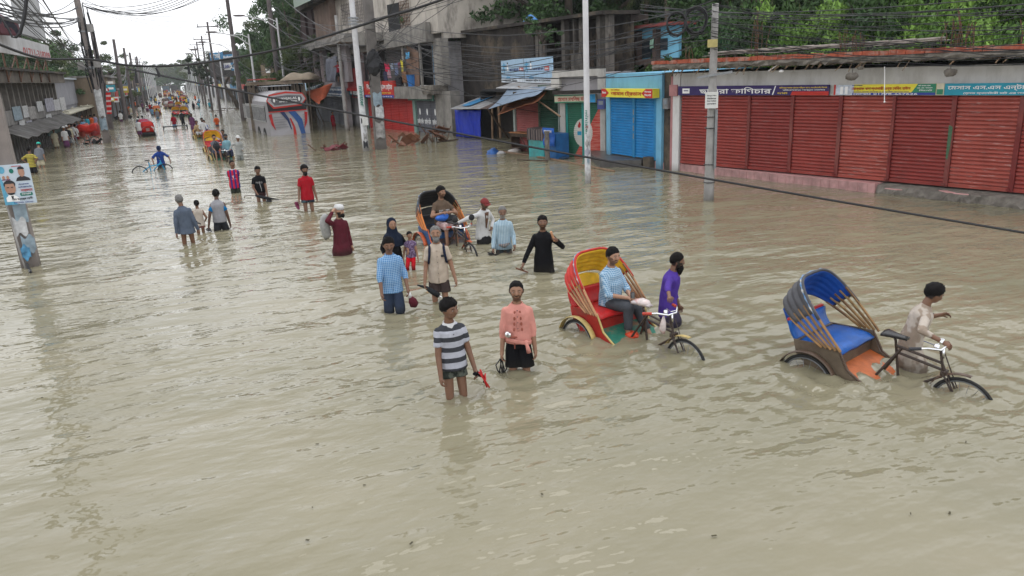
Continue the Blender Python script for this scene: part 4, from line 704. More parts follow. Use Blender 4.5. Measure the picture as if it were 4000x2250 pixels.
# grey wall gap + debris heaps
def debris(u, v, wx, wz, label, name, seed, mats, cat, wheel=False):
    q = G(u, v); T = thing(name, label, cat, loc=(q.x, q.y, 0), rz=.3); rd = random.Random(seed); mb = MB()
    for k in range(9):
        p = Vector((rd.uniform(-wx, wx), rd.uniform(-.5, .5), rd.uniform(-.1, wz*.6))); mb.box(p, (rd.uniform(.3, .9), rd.uniform(.2, .5), .03), Matrix.Rotation(rd.uniform(-.8, .8), 3, 'Y')@Matrix.Rotation(rd.uniform(-1, 1), 3, 'X'))
    mb.build('planks', mats[0], T); mb = MB()
    for k in range(9): a = rd.uniform(-wx, wx); mb.tube([(a, rd.uniform(-.4, .4), -.4), (a+rd.uniform(-.9, .9), rd.uniform(-.4, .4), wz*rd.uniform(.5, 1))], .03, 4)
    mb.build('bars', mats[1], T)
    if wheel:
        mb = MB(); mb.tube([(wx*.3+.35*math.cos(t), .5, .1+.35*math.sin(t)) for t in [2*PI*i/16 for i in range(17)]], .03, 5); mb.build('wheel', rubber, T)
debris(1690, 555, 1.0, 1.1, 'wrecked handcart piled with brown boards by the concrete pillar', 'wrecked_handcart', 3, (M('brown_boards', (.17, .08, .05), .8, .3, 4.), rust), 'handcart', True)
debris(1575, 568, 1.3, .7, 'brown slatted crates half sunk before the scarlet shutters', 'sunken_crates', 5, (M('crate_wood', (.28, .13, .08), .8, .3, 4.), M('pale_bars', (.3, .27, .22), .8)), 'crates')
debris(1300, 585, .55, .45, 'handlebars and seat of a sunken cart poking out of the water', 'sunken_cart', 9, (M('maroon_plank', (.16, .03, .04), .7), rust), 'cart')
debris(355, 562, 1.3, .75, 'dark overturned van rickshaw lying at the foot of the left utility pole', 'sunken_van_rickshaw', 12, (black_p, steel), 'van rickshaw', True)
debris(475, 465, .9, .5, 'sunken black bicycle frame far left', 'sunken_bicycle', 15, (black_p, black_p), 'bicycle')
# ================================================================== bus
q = G(1103, 527); q2 = G(1031, 497)
T = thing('bus', 'white coach with blue and red swooshes half sunk, seen from its back', 'bus', Matrix.Translation((7.35, 55.6, -1.0))@Matrix.Rotation(-.012, 4, 'Y')@Matrix.Rotation(R_(3.5), 4, 'Z'))
bw = M('bus_white', (.40, .39, .41), .35, .1, 2., world=False, streak=(.3, .28, .27), sa=.3); bk = M('bus_black', (.015, .013, .016), .5, .1, world=False)
W = 1.36; Hh = 3.95; Lb = 9.6
prof = [(-W, .45), (-W, 2.3), (-W*.97, 3.3), (-W*.8, 3.75), (-W*.4, Hh), (W*.4, Hh), (W*.8, 3.75), (W*.97, 3.3), (W, 2.3), (W, .45)]
mb = MB(); mb.rings([[Vector((x, y+(.0 if z < 2.6 else (z-2.6)*.12)*(y < 1), z)) for x, z in prof] for y in (0, .02, Lb)]); mb.build('body', bw, T)
bp = lambda pts, mat_, nm, y=-.02, lab=None: (lambda m_: (m_.poly([(x, y, z) for x, z in pts], .03, (0, 1, 0)), m_.build(nm, mat_, T, label=lab)))(MB())
bp([(-1.3, 2.62), (1.3, 2.62), (1.36, 3.25), (1.1, 3.72), (-1.1, 3.72), (-1.36, 3.25)], bk, 'rear_window', -.01)
bp([(-1.3, 2.58), (1.3, 2.58), (1.3, 2.64), (-1.3, 2.64)], redp, 'red_trim', -.03)
bp([(-1.37, 3.36), (-1.15, 3.78), (0, 3.93), (1.15, 3.78), (1.37, 3.36), (1.0, 2.92), (-.95, 2.82)], redp, 'red_surround', -.05)
bp([(-1.3, 3.36), (-1.1, 3.68), (0, 3.8), (1.1, 3.7), (1.3, 3.36), (.95, 3.02), (-.9, 2.94)], bw, 'white_surround', -.08)
bp([(-1.1, 3.38), (-.95, 3.6), (0, 3.68), (.98, 3.6), (1.08, 3.4), (.9, 3.12), (-.85, 3.05)], M('destination_glass', (.12, .12, .13), .3), 'destination_panel', -.11)
text(T, 'SHAHJALAL', (0, -.12, 3.44), 1.45, .2, letw, .02); text(T, 'ENTERPRISE', (.1, -.12, 3.26), 1.2, .09, letw, .02)
for s in (-1, 1):
    mb = MB(); mb.ball((s*.85, -.12, 3.38), (.07, .015, .16), 8, 5); mb.build('emblem', letw, T)
bp([(-.55, 2.57), (-.25, 2.57), (.0, 2.1), (.12, 1.35), (.06, 1.35), (-.12, 1.95)], M('stripe_navy', (.02, .04, .12), .4), 'stripe', -.035); bp([(-.0, 2.57), (.5, 2.57), (.9, 2.0), (1.02, 1.), (.72, 1.), (.55, 1.8), (.3, 2.2)], M('stripe_blue', (.03, .10, .3), .4), 'stripe', -.035); bp([(.05, 2.15), (.15, 2.1), (.35, 1.5), (.4, .95), (.2, .95), (.22, 1.5)], redp, 'stripe', -.037)
for s in (-1, 1):
    bp([(s*1.33, 2.45), (s*1.12, 2.5), (s*1.08, 1.9), (s*.98, 1.35), (s*1.22, 1.75)][::s], M('tail_light', (.45, .03, .03), .2), 'tail_light', -.04); bp([(s*1.0, .78), (s*1.32, .85), (s*1.25, .68), (s*.9, .66)][::s], redp, 'reflector', -.04)
for k in range(5):
    bp([(-1., 2.25-.17*k), (-.35+.06*k, 2.25-.17*k), (-.35+.06*k, 2.22-.17*k), (-1., 2.22-.17*k)], steel, 'vent_slat', -.032); bp([(.95, 2.3-.17*k), (1.2, 2.3-.17*k), (1.2, 2.27-.17*k), (.95, 2.27-.17*k)], steel, 'vent_slat', -.04)
bp([(.0, .72), (.42, .72), (.42, .9), (.0, .9)], M('plate_green', (.0, .45, .3), .5), 'number_plate', -.04)
mb = MB(); mb.bx(-W-.03, -W+.0, 1.0, Lb-.3, 1.9, 3.0); mb.build('side_window', M('bus_glass', (.02, .022, .025), .7), T)
mb = MB()
for k in range(22): mb.bx(-W-.07, -W-.035, 1.1+.45*k, 1.17+.45*k, 1.9, 3.0)
for z in (1.88, 2.9, 3.0): mb.bx(-W-.065, -W-.032, .95, Lb-.3, z, z+.06)
mb.build('window_bars', M('bar_grey', (.5, .5, .5), .5), T)
for y_ in (2.2, 4.6):
    mb = MB(); mb.cyl((-W-.04, y_, .95), (-W+.1, y_, .95), .52, 20); o = mb.build('wheel', rubber, T); mb = MB(); mb.cyl((-W-.05, y_, .95), (-W-.03, y_, .95), .25, 14); mb.build('hub', steel, o)
mb = MB()
for k in range(9): mb.tube([(-.9, 1.5+k, Hh), (-.9, 1.5+k, Hh+.35), (.7, 1.5+k, Hh+.35)], .025, 4)
for x_ in (-.9, .7): mb.tube([(x_, 1.2, Hh+.35), (x_, 9.6, Hh+.35)], .03, 4)
mb.tube([(-.9, 1.5+k*.5, Hh+(.35 if k % 2 else 0)) for k in range(17)], .02, 4); mb.build('roof_rack', steel, T)
# ================================================================== trees
leafm = vcol('foliage', .55, .3, .2, 3.); bark = M('bark', (.10, .08, .065), .95, .4, 3., bump=.6, world=False)
def tree_meshes(seed, H_, W_, th, n, m, ls, cols, flat=.6, spread=1., droop=0.):
    rd = random.Random(seed); tr = MB(); cl = []
    pts = [Vector((rd.uniform(-.1, .1)*k*.4, rd.uniform(-.1, .1)*k*.4, H_*th*k/5)) for k in range(6)]; tr.tube(pts, [W_*.045*(1.4-.15*k) for k in range(6)], 8)
    nl = 7
    for k in range(nl):
        a = k*2.4+rd.uniform(-.3, .3); st = pts[rd.choice((3, 4, 5))]; e = Vector((math.cos(a)*W_*.36*rd.uniform(.6, 1.1), math.sin(a)*W_*.36*rd.uniform(.6, 1.1), H_*rd.uniform(th+.08, .9)))
        mid = st.lerp(e, .5)+Vector((rd.uniform(-.3, .3), rd.uniform(-.3, .3), H_*.04)); tr.tube([st, mid, e], [W_*.028, W_*.018, W_*.006], 6)
        cl += [e, mid.lerp(e, .6)]
    rr = np.random.default_rng(seed); C_ = []
    for k in range(n):
        b = rd.choice(cl); c = b+Vector((rd.gauss(0, W_*.15*spread), rd.gauss(0, W_*.15*spread), rd.gauss(0, H_*.075))); C_.append((c, rd.uniform(.6, 1.25)*W_*.085, rd.random()))
    V = []; K = []
    for c, r, sh in C_:
        d = rr.normal(size=(m, 3)); d /= np.linalg.norm(d, axis=1)[:, None]; rad = r*rr.uniform(.35, 1., m)[:, None]
        p = np.array(c)+d*rad*np.array([1, 1, flat]); p[:, 2] -= droop*np.abs(rr.normal(size=m))*r
        a = rr.normal(size=(m, 3)); a[:, 2] -= droop; a /= np.linalg.norm(a, axis=1)[:, None]; b = np.cross(a, rr.normal(size=(m, 3))); b /= np.linalg.norm(b, axis=1)[:, None]
        s1 = ls*rr.uniform(.6, 1.3, m)[:, None]; s2 = s1*.42
        V.append(np.stack([p-a*s1, p+b*s2, p+a*s1, p-b*s2], 1).reshape(-1, 3))
        k0 = np.array(cols[0])*(1-sh)+np.array(cols[1])*sh; K.append(np.repeat(k0[None]*rr.uniform(.75, 1.25, (m, 1)), 4, 0))
    V = np.concatenate(V); K = np.concatenate(K); nf = len(V)//4
    me = bpy.data.meshes.new('crown'); me.vertices.add(len(V)); me.vertices.foreach_set('co', V.ravel()); me.loops.add(len(V)); me.loops.foreach_set('vertex_index', np.arange(len(V), dtype=np.int32))
    me.polygons.add(nf); me.polygons.foreach_set('loop_start', np.arange(0, len(V), 4, dtype=np.int32)); me.polygons.foreach_set('loop_total', np.full(nf, 4, dtype=np.int32)); me.update(calc_edges=True)
    at = me.color_attributes.new('Col', 'FLOAT_COLOR', 'POINT'); at.data.foreach_set('color', np.concatenate([K, np.ones((len(K), 1))], 1).astype(np.float32).ravel()); me.materials.append(leafm)
    return tr.mesh('trunk', bark, True), me
TM = {}
def tree(kind, x, y, H_, label, rz=0, group=None, z=-.6, cat='tree', name='tree', wx=1.):
    if kind not in TM: TM[kind] = tree_meshes(*kinds[kind])
    s = H_/kinds[kind][1]; T = thing(name, label, cat, loc=(x, y, z), rz=rz, group=group); T.scale = (s*wx, s*wx, s)
    link('trunk', TM[kind][0], T); link('crown', TM[kind][1], T); return T
DG = [(.03, .062, .022), (.065, .125, .04)]; BG = [(.07, .15, .025), (.2, .34, .06)]; OG = [(.05, .075, .025), (.10, .13, .04)]
kinds = {'broad': (11, 12, 12, .35, 95, 190, .17, DG), 'broad2': (23, 12, 11, .3, 85, 190, .17, OG), 'near': (31, 11, 9, .45, 110, 130, .15, DG), 'bush': (41, 5, 6, .12, 90, 120, .11, BG, .7, 1.1),
         'bush2': (43, 5, 6, .12, 80, 110, .12, [(.025, .06, .018), (.06, .12, .025)], .7, 1.1), 'far': (51, 14, 13, .3, 80, 90, .36, DG), 'far2': (53, 14, 16, .35, 80, 90, .36, OG), 'small': (61, 6, 4, .4, 40, 60, .14, DG)}
G_R = 'trees behind the right hand shops'
# behind the long shop row, from bright bushes to dark crowns
for i, (u, v, Y, H_, k) in enumerate(((3150, 60, 24, 5.6, 'bush'), (3330, 60, 21, 5.8, 'bush2'), (3480, 60, 19.5, 5.6, 'bush'), (3700, 60, 18, 5.4, 'bush2'), (3880, 60, 17, 5.6, 'bush'), (4080, 60, 16, 5.6, 'bush'), (2830, 60, 26, 5.4, 'bush2'), (2700, 60, 28, 5.2, 'bush2'))):
    p = AY(u, 200, Y); tree(k, p.x+1.8+(i % 2), Y+1.2, H_+1.6, 'leafy bush behind the roof of the red shutter row', i*1.3, 'bushes behind the red shutter row', -.6, 'bush', 'bush', .62)
for i, (u, Y, H_, k) in enumerate(((1790, 56, 14, 'near'), (1900, 50, 13, 'near'), (2010, 54, 15, 'broad'), (2100, 47, 13, 'near'), (2230, 46, 14, 'broad'), (2340, 50, 14, 'near'), (2460, 52, 15, 'broad'), (2590, 50, 15, 'near'), (2720, 47, 15, 'broad'), (2860, 36, 13, 'near'), (3040, 33, 13, 'broad'), (3230, 30, 12, 'near'), (3460, 30, 13, 'broad'), (3720, 27, 12, 'near'), (3950, 26, 13, 'broad'), (4200, 24, 12, 'near'),
        (1850, 66, 17, 'broad'), (2160, 62, 17, 'broad2'), (2500, 55, 17, 'broad2'), (2800, 48, 16, 'broad2'), (3150, 42, 15, 'broad2'), (3600, 38, 15, 'broad2'), (4000, 34, 15, 'broad2'))):
    p = AY(u, 200, Y); tree(k, p.x, Y, H_, 'tall dark green tree rising behind the right hand shop roofs', i*.9, G_R, -.6)
# palms with drooping fronds
def palm(x, y, H_, label, seed):
    rd = random.Random(seed); T = thing('palm_tree', label, 'palm tree', loc=(x, y, -.6)); mb = MB(); mb.tube([(0, 0, 0), (.15, 0, H_*.5), (.1, .1, H_)], [.2, .16, .13], 8); mb.build('trunk', M('palm_bark', (.16, .12, .09), .9, .3, 5., world=False), T, True)
    mb = MB()
    for k in range(17):
        a = k*2.4; L_ = rd.uniform(2.2, 3.); e = rd.uniform(.0, .9); pts = []
        for j in range(9): t = j/8; pts.append(Vector((.1+math.cos(a)*L_*t*math.cos(e*(1-t)), .1+math.sin(a)*L_*t*math.cos(e*(1-t)), H_+L_*(e*t-1.35*t*t*.9))))
        mb.tube(pts, .025, 4, .006)
        for j in range(1, 9):
            for q in (0, .5):
                p = pts[j-1].lerp(pts[j], q); d = (pts[j]-pts[j-1]).normalized(); s = d.cross(Vector((0, 0, 1))).normalized()
                for sg in (-1, 1): tip = p+s*sg*.22+d*.25+Vector((0, 0, -.5)); mb.add([p-d*.03, p+d*.03, tip], [(0, 1, 2)])
    mb.build('fronds', M('palm_leaf', (.09, .11, .035), .5, .4, 3., world=False), T)
p = AY(2600, 100, 40); palm(p.x, 40, 9.6, 'coconut palm with drooping yellow green fronds behind the blue house', 1); p = AY(2520, 100, 44); palm(p.x, 44, 10.4, 'second palm, its fronds over the left end of the blue house', 2); p = AY(2960, 60, 31); palm(p.x, 31, 9.4, 'palm crown beside the grey pole with the meter box', 3)
p = AY(2155, 210, 33); T = tree('small', p.x+.1, 34, 2.6, 'sapling growing out of the dark wall above the billboard', 0, None, AY(2155, 245, 34).z, 'tree', 'sapling')
# trees beyond the bus and along the avenue
GB = 'trees lining the right of the far road'
for i, (u, Y, H_, k) in enumerate(((1130, 92, 15.5, 'broad'), (1095, 108, 13, 'broad2'), (1040, 118, 9.5, 'broad'), (1170, 78, 13, 'near'), (985, 130, 8.5, 'broad'), (1200, 110, 17, 'broad'), (1150, 130, 13, 'broad2'), (1060, 84, 8.5, 'broad2'), (1150, 72, 7.5, 'broad'), (1200, 70, 9, 'broad2'))):
    p = AY(u, 330, Y); tree(k, p.x, Y, H_, 'broad tree in the clump rising behind the bus', i*1.1, 'trees rising behind the bus', wx=.68)
for i in range(30):
    Y = 150+i*17; x = 21+random.uniform(0, 9)+Y*.012; tree(random.choice(('far', 'far2')), x, Y, random.uniform(9, 14)+(5 if 8 < i < 15 else 0), 'hazy tree lining the right side of the far road', i, GB)
for i in range(26):
    Y = 160+i*19; x = -22-random.uniform(0, 9); tree(random.choice(('far', 'far2')), x, Y, random.uniform(8, 12), 'hazy tree lining the left side of the far road', i*1.7, 'trees lining the left of the far road')
for i in range(12): tree(random.choice(('far', 'far2')), (-1)**i*(13+i*.6), 330+i*14, random.uniform(12, 16), 'hazy tree standing close to the far road edge', i, 'trees at the far road edge')
for i in range(26):
    tree(random.choice(('far', 'far2')), -50+(i % 13)*8, 560+60*(i//13)+random.uniform(-20, 30), random.uniform(13, 19), 'distant hazy tree closing off the end of the road', i*2.2, 'trees closing the end of the road')
for i, (u, Y, H_, k) in enumerate(((20, 92, 10.6, 'broad'), (70, 96, 10.2, 'broad2'), (120, 100, 10.4, 'broad'), (180, 112, 7.6, 'broad'), (250, 105, 6.6, 'broad'), (290, 115, 6.8, 'broad2'), (330, 120, 7, 'broad'), (380, 130, 10, 'broad2'), (60, 100, 11, 'broad2'), (160, 110, 10, 'broad'))):
    p = AY(u, 300, Y); tree(k, p.x, Y, H_, 'green tree showing above the roofs on the left', i*1.3, 'trees above the left hand roofs')
p = AY(905, 330, 118); q = G(918, 423); T = thing('leaning_tree', 'dark leaning roadside tree standing in the flood left of the bus', 'tree', loc=(q.x, q.y, 0))
mb = MB(); hh = 9; mb.tube([(0.6, 0, -.6), (.2, 0, 1.), (-1., 0, 3.2), (-1.8, 0, 5.), (-1.8, 0, 7.)], [.35, .28, .22, .17, .08], 8); mb.tube([(-1., 0, 3.2), (.2, .3, 5), (.6, .3, 6.5)], [.16, .1, .05], 6); mb.tube([(-1.6, 0, 4.), (-3.5, .3, 6.), (-4.6, .3, 8.)], [.14, .1, .04], 6); mb.build('trunk', bark, T, True)
if 'small' not in TM: TM['small'] = tree_meshes(*kinds['small'])
o = link('crown', tree_meshes(77, 7.5, 5.5, .4, 60, 90, .14, [(.02, .035, .02), (.04, .06, .025)])[1], T); o.location = (-2.2, 0, .6)
# ================================================================== far shop rows
wallc = [M('far_wall_%s' % n, tuple(q*.7 for q in c), .9, .25, .8, streak=tuple(x*.35 for x in c), sa=.5) for n, c in (('grey', (.22, .215, .21)), ('brown', (.17, .13, .11)), ('pale', (.40, .38, .35)), ('blue', (.16, .22, .28)), ('dark', (.09, .085, .085)), ('ochre', (.3, .23, .16)))]
sgn = [M('far_sign_%s' % n, c, .6, .4, .7) for n, c in (('red', (.45, .05, .04)), ('white', (.6, .6, .6)), ('blue', (.05, .22, .42)), ('yellow', (.6, .48, .08)), ('green', (.05, .22, .14)))]
def far_shop(x, y, side, wd, hh, i, grp, label):
    T = thing('far_shop', label, 'shop', loc=(x, y, 0), group=grp); s = side; rd = random.Random(i*7+1); wm = rd.choice(wallc)
    mb = MB(); mb.bx(s*.0, s*7, 0, wd-.1, -.6, hh); mb.build('wall', wm, T)
    mb = MB(); mb.bx(-s*.9, -s*.002, -.1, wd, 2.3, 2.42); mb.bx(-s*.3, s*7.1, -.12, wd+.02, hh+.001, hh+.2); mb.build('roof', rd.choice([tin, conc, wallc[4]]), T)
    for k in range(int(wd/2.4)):
        mb = MB(); mb.bx(-s*.06, -s*.003, .25+k*2.4, 2.4+k*2.4, -.5, 2.15); mb.build('shutter', rd.choice([dark, gs, wallc[4], wallc[3]]), T)
    if hh > 4:
        for k in range(int(wd/2.2)): mb = MB(); mb.bx(-s*.05, -s*.004, .5+k*2.2, 1.7+k*2.2, 3.1, 4.1); mb.build('window', dark, T)
    mb = MB(); mb.bx(-s*1.02, -s*.92, .4, wd*.7, 2.5, 3.2); mb.build('sign', rd.choice(sgn), T)
    mb = MB(); mb.tube([(-s*.85, 0.1, -.6), (-s*.85, .1, 2.3)], .06, 5); mb.build('post', woodd, T)
y = 78.; i = 0
while y < 420:
    wd = random.uniform(7, 12); far_shop(10.4+y*.006, y, 1, wd, random.choice((3., 3.3, 4.6, 5.6)), i, 'far shops on the right', 'small weathered shop in the long right row beyond the bus'); y += wd; i += 1
y = 98.
while y < 420:
    wd = random.uniform(7, 11); far_shop(-6.4-y*.002, y, -1, wd, random.choice((3.2, 3.6, 4.8, 5.6)), i+50, 'far shops on the left', 'small weathered shop in the long left row far down the road'); y += wd; i += 1
# blue billboards on a roof
Ft = Facade(tuple(AY(820, 330, 112)), tuple(AY(930, 330, 106))); T = thing('roof_billboard', 'blue and white billboard frame on a roof behind the leaning tree', 'billboard', Ft.M)
for (x0, y0, x1, y1), m_, s_, lm in (((872, 212, 918, 232), sgn[2], 'Robert', letw), ((875, 246, 902, 273), sgn[1], 'LAN', letb), ((902, 244, 928, 275), sgn[2], 'C', letw), ((820, 205, 870, 235), sgn[2], 'অফার', letw)):
    mb = MB(); rect(Ft, mb, x0, y0, x1, y1, -.1, .0); o = mb.build('panel', m_, T); a, b_ = Ft.p(x0, (y0+y1)/2)[0], Ft.p(x1, (y0+y1)/2)[0]; t_, c_ = Ft.p((x0+x1)/2, y0)[1], Ft.p((x0+x1)/2, y1)[1]; text(o, s_, ((a+b_)/2, -.12, (t_+c_)/2), (b_-a)*.8, (t_-c_)*.55, lm, .02)
mb = MB(); rect(Ft, mb, 816, 203, 932, 300, .02, .3); mb.build('backing_frame', wallc[4], T)
# beige house and mud coloured tarpaulin behind the bus
Fg = Facade(tuple(AY(1040, 340, 76)), tuple(AY(1180, 340, 70))); T = thing('beige_house', 'beige concrete house with a small window behind the white lamp posts', 'house', Fg.M)
mb = MB(); rect(Fg, mb, 1022, 252, 1072, 330, 0, 5); mb.build('wall', wallc[5], T); mb = MB(); rect(Fg, mb, 1038, 268, 1054, 285, -.06, -.003); mb.build('window', letw, T); mb = MB(); rect(Fg, mb, 1018, 247, 1074, 251, -.3, 5.2); mb.build('roof', concd, T)
Fh = Facade(tuple(AY(970, 360, 62)), tuple(AY(1190, 360, 60))); T = thing('bamboo_stalls', 'long low bamboo fronted stall row behind the bus', 'stall', Fh.M)
mb = MB()
for k in range(60): x_ = Fh.p(965+k*4, 350)[0]; mb.tube([(x_, 0, -.5), (x_+random.uniform(-.15, .15), 0, Fh.p(1080, 330+random.uniform(-6, 10))[1])], .04, 4)
mb.build('bamboo_front', M('grey_bamboo', (.22, .18, .14), .9, .4, 3.), T); mb = MB(); rect(Fh, mb, 960, 318, 1180, 330, -.6, 3.5); mb.build('roof', M('thatch_roof', (.25, .2, .15), .9, .4, 2.), T); mb = MB(); rect(Fh, mb, 955, 331, 1185, 400, .3, .4); mb.build('wall', dark, T)
mb = MB(); rect(Fh, mb, 965, 309, 1040, 313, -1., 1.); mb.build('red_awning', M('red_awning', (.4, .08, .08), .7), T)
a, b_, t_ = Fh.p(1105, 305)[0], Fh.p(1225, 305)[0], Fh.p(1160, 318)[1]; mb = MB(); mb.sheet(lambda s, t: (a+(b_-a)*s, -.8+3*t, t_+.1+.55*math.sin(PI*s)**.5*math.sin(PI*t)**.6*(1+.22*math.sin(s*9))), 22, 8, .02)
tag(link('mud_tarpaulin', mb.mesh('mud_tarpaulin', M('khaki_tarp', (.27, .22, .16), .8, .2, 2., bump=.4), True), M_=Fh.M), 'lumpy khaki tarpaulin heaped on the stall roof beside the corner house', 'tarpaulin')
# ================================================================== LEFT SIDE
Fl = Facade((-9.1, 24, 0), (-8.4, 62, 0)); T = thing('left_market_building', 'dark two level market building with concrete fins and torn posters on the left', 'building', Fl.M)
lx = lambda u, v=350, o=0: Fl.p(u, v, o)[0]; lz = lambda v, u=120, o=0: Fl.p(u, v, o)[1]
x0, x1 = lx(-60, 320), lx(213, 320); zt_, zb_, zw = lz(290, 180), lz(325, 180), lz(398, 150)
ld = M('left_dark_wall', (.12, .11, .105), .9, .35, 1.5, bump=.3, streak=(.04, .035, .03), sa=.7, soak=.2)
mb = MB(); mb.bx(x0, x1, 1.2, 1.4, -.6, zb_); mb.bx(x0, x1, -.1, .15, -.6, 1.9); mb.bx(x0, x1, .16, 1.19, 2.0, 2.1); mb.build('wall', ld, T)
mb = MB(); mb.bx(x0, x1+.2, -.7, 8, zb_, zt_); mb.build('fascia', M('streaked_fascia', (.15, .13, .11), .9, .3, 1.2, bump=.3, streak=(.05, .045, .04), sa=.8, patch=(.3, .26, .2), pa=.3), T)
mb = MB(); mb.bx(x0, x1+.3, -.9, 8.2, zt_+.002, zt_+.14); mb.build('roof_edge', concd, T)
n = 13
for k in range(n):
    a = x1-.3-k*(x1-x0)/n*.92; mb = MB(); mb.bx(a-.16, a+.16, .0, .9, 2.101, zb_-.002); mb.build('fin', M('concrete_fin', (.24, .22, .20), .9, .25, 2., streak=(.1, .09, .08)), T)
mb = MB(); mb.bx(x0, x1+.1, -.12, .1, 1.901, 2.7); mb.build('parapet', M('parapet_grey', (.26, .25, .24), .9, .3, 1.5, streak=(.09, .08, .08), sa=.7), T)
mb = MB(); mb.sheet(lambda s, t: (x0+(x1-x0)*s, -.12-1.3*t, 1.85-.55*t+.05*math.sin(s*40)), 60, 3, .04); mb.build('awning', M('dirty_awning', (.09, .085, .08), .9, .5, 2., streak=(.04, .035, .03), patch=(.2, .2, .2), pa=.5), T)
mb = MB()
for k in range(30): a = x0+(x1-x0)*k/30; mb.bx(a, a+.35, -.14, -.101, -.5, 1.3+random.uniform(-.1, .3))
mb.build('shutter_boards', M('left_boards', (.16, .155, .16), .8, .4, 2.), T)
mb = MB(); rect(Fl, mb, 205, 470, 235, 520, -.35, -.2); rect(Fl, mb, 188, 480, 205, 530, -.3, -.2); mb.build('door', M('turq_grey', (.15, .27, .28), .7, .2, 2.), T)
posters = [(52, 415, 85, 470, 2), (90, 412, 112, 460, 1), (112, 415, 140, 465, 0), (145, 395, 168, 435, 1), (178, 383, 212, 435, 3), (212, 388, 235, 432, 1), (236, 380, 256, 430, 1), (182, 445, 203, 478, 1), (78, 470, 100, 510, 1), (108, 470, 130, 515, 3)]
pm = [M('poster_grey', (.35, .34, .33), .7, .5, 5.), M('poster_white', (.55, .56, .57), .6, .4, 7.), M('poster_bluegrey', (.28, .36, .42), .6, .4, 5.), M('poster_lilac', (.38, .38, .45), .6, .5, 4.)]
for k, (a, b_, c, d, m_) in enumerate(posters):
    mb = MB(); rect(Fl, mb, a, b_, c, d, -.17-.005*k, -.155-.005*k); tag(link('torn_poster', mb.mesh('torn_poster', pm[m_]), M_=Fl.M), ('torn %s poster pasted on the parapet of the dark left market building' % ['grey', 'white', 'blue grey', 'lilac'][m_]), 'poster', 'posters on the left market')
# number board and its frame on the roof
Fn = Facade((-8.6, 30, 0), (-8.3, 50, 0)); T = board(Fn, 'number_board', 'large dirty white board with red phone number on the left roof', (-70, 142, 189, 214), .6, .12, M('dirty_white_board', (.55, .55, .56), .7, .15, 1.5, streak=(.3, .29, .28), sa=.5), [('01711-318209', (.5, .48, .985, .92), letr)])
mb = MB()
a_, b_ = Fn.p(20, 215, .6)[0], Fn.p(180, 215, .6)[0]; zz = Fn.p(100, 214, .6)[1]
for k in range(5): q = a_+(b_-a_)*k/4; mb.tube([(q, -.5, zz-1.6), (q, -.5, zz)], .05, 5); mb.tube([(q, -.5, zz-1.5), (q+(b_-a_)/4*(1 if k < 4 else -1), -.5, zz-.1)], .035, 4)
tag(link('board_frame', mb.mesh('board_frame', rust), M_=Fn.M), 'rusty steel frame carrying the phone number board', 'frame')
mb = MB(); rect(Fn, mb, 70, -60, 158, 139, -.5, -.2); tag(link('white_tower_panel', mb.mesh('white_tower_panel', M('dirty_tower', (.45, .46, .47), .8, .15, 1., streak=(.25, .24, .24), sa=.4)), M_=Fn.M), 'tall dirty white panel rising above the phone number board', 'panel')
A, B_ = Fn.p(-20, 40, 1.)[0], Fn.p(55, 100, 1.)[0]; zz = Fn.p(20, 135, 1.)[1]; mb = MB(); mb.sheet(lambda s, t: (A+(B_-A)*s, -1.+.3*math.sin(s*6), zz+(Fn.p(10, 20+60*s, 1.)[1]-zz)*t*(1-.25*s)), 12, 8, .05); tag(link('dark_bundle', mb.mesh('dark_bundle', cloth('dark_bundle_cloth', (.03, .03, .04), (.12, .05, .06), 'blotch', .5), True), M_=Fn.M), 'dark cloth bundle hanging above the phone number board at the picture edge', 'cloth')
# grey shed, low stall, far white house
Fm = Facade((-8.75, 64, 0), (-8.9, 92, 0)); T = thing('grey_tin_building', 'plain grey plastered building behind the leaning utility pole', 'building', Fm.M)
mb = MB(); rect(Fm, mb, 218, 312, 372, 405, .5, 8); a_, b_ = Fm.p(218, 400)[0], Fm.p(372, 400)[0]; mb.bx(a_, b_, .6, .8, -.6, 3.); mb.build('wall', M('bluish_plaster', (.26, .26, .29), .9, .15, 1., streak=(.17, .17, .18), sa=.5), T); mb = MB(); rect(Fm, mb, 216, 306, 374, 311, .2, 8.2); mb.build('roof', M('pale_tin', (.5, .55, .6), .4, .2, 3.), T)
T = thing('low_stall', 'low stall with a sheet and bamboo roof where the left crowd stands', 'stall', Fm.M); zz = Fm.p(300, 428)[1]
mb = MB(); mb.bx(a_-1, b_, -1., .55, zz, zz+.1)
for k in range(14): q = a_+(b_-a_)*random.random(); mb.tube([(q-1, random.uniform(-1, .3), zz+.15+.1*random.random()), (q+1.4, random.uniform(-1, .3), zz+.2+.1*random.random())], .05, 5)
mb.build('roof', M('pale_scrap', (.38, .36, .28), .8, .4, 1.), T); mb = MB()
for k in range(9): q = a_+(b_-a_)*k/8; mb.tube([(q, -.9, -.6), (q, -.9, zz)], .06, 5)
mb.build('post', woodd, T); mb = MB(); mb.bx(a_, b_, .3, .45, -.6, zz-.01); mb.build('wall', wallc[4], T)
p = AY(280, 300, 130); T = thing('white_house', 'pale house with black roof tanks rising behind the left trees', 'house', loc=(p.x, 130, 0)); mb = MB(); s = 130/FPX; za = AY(280, 215, 130).z; mb.bx(-2, 3.5, 0, 8, -.6, za-.9); mb.bx(-2.4, .2, .5, 6, za-.899, za+.6); mb.build('wall', M('cream_wall', (.55, .53, .48), .8, .1, 1.), T)
for q in range(3): mb = MB(); mb.bx(.2+q*1.1, .9+q*1.1, -.06, -.003, za-2.2, za-1.5); mb.build('window', M('brown_window', (.12, .05, .04), .5), T)
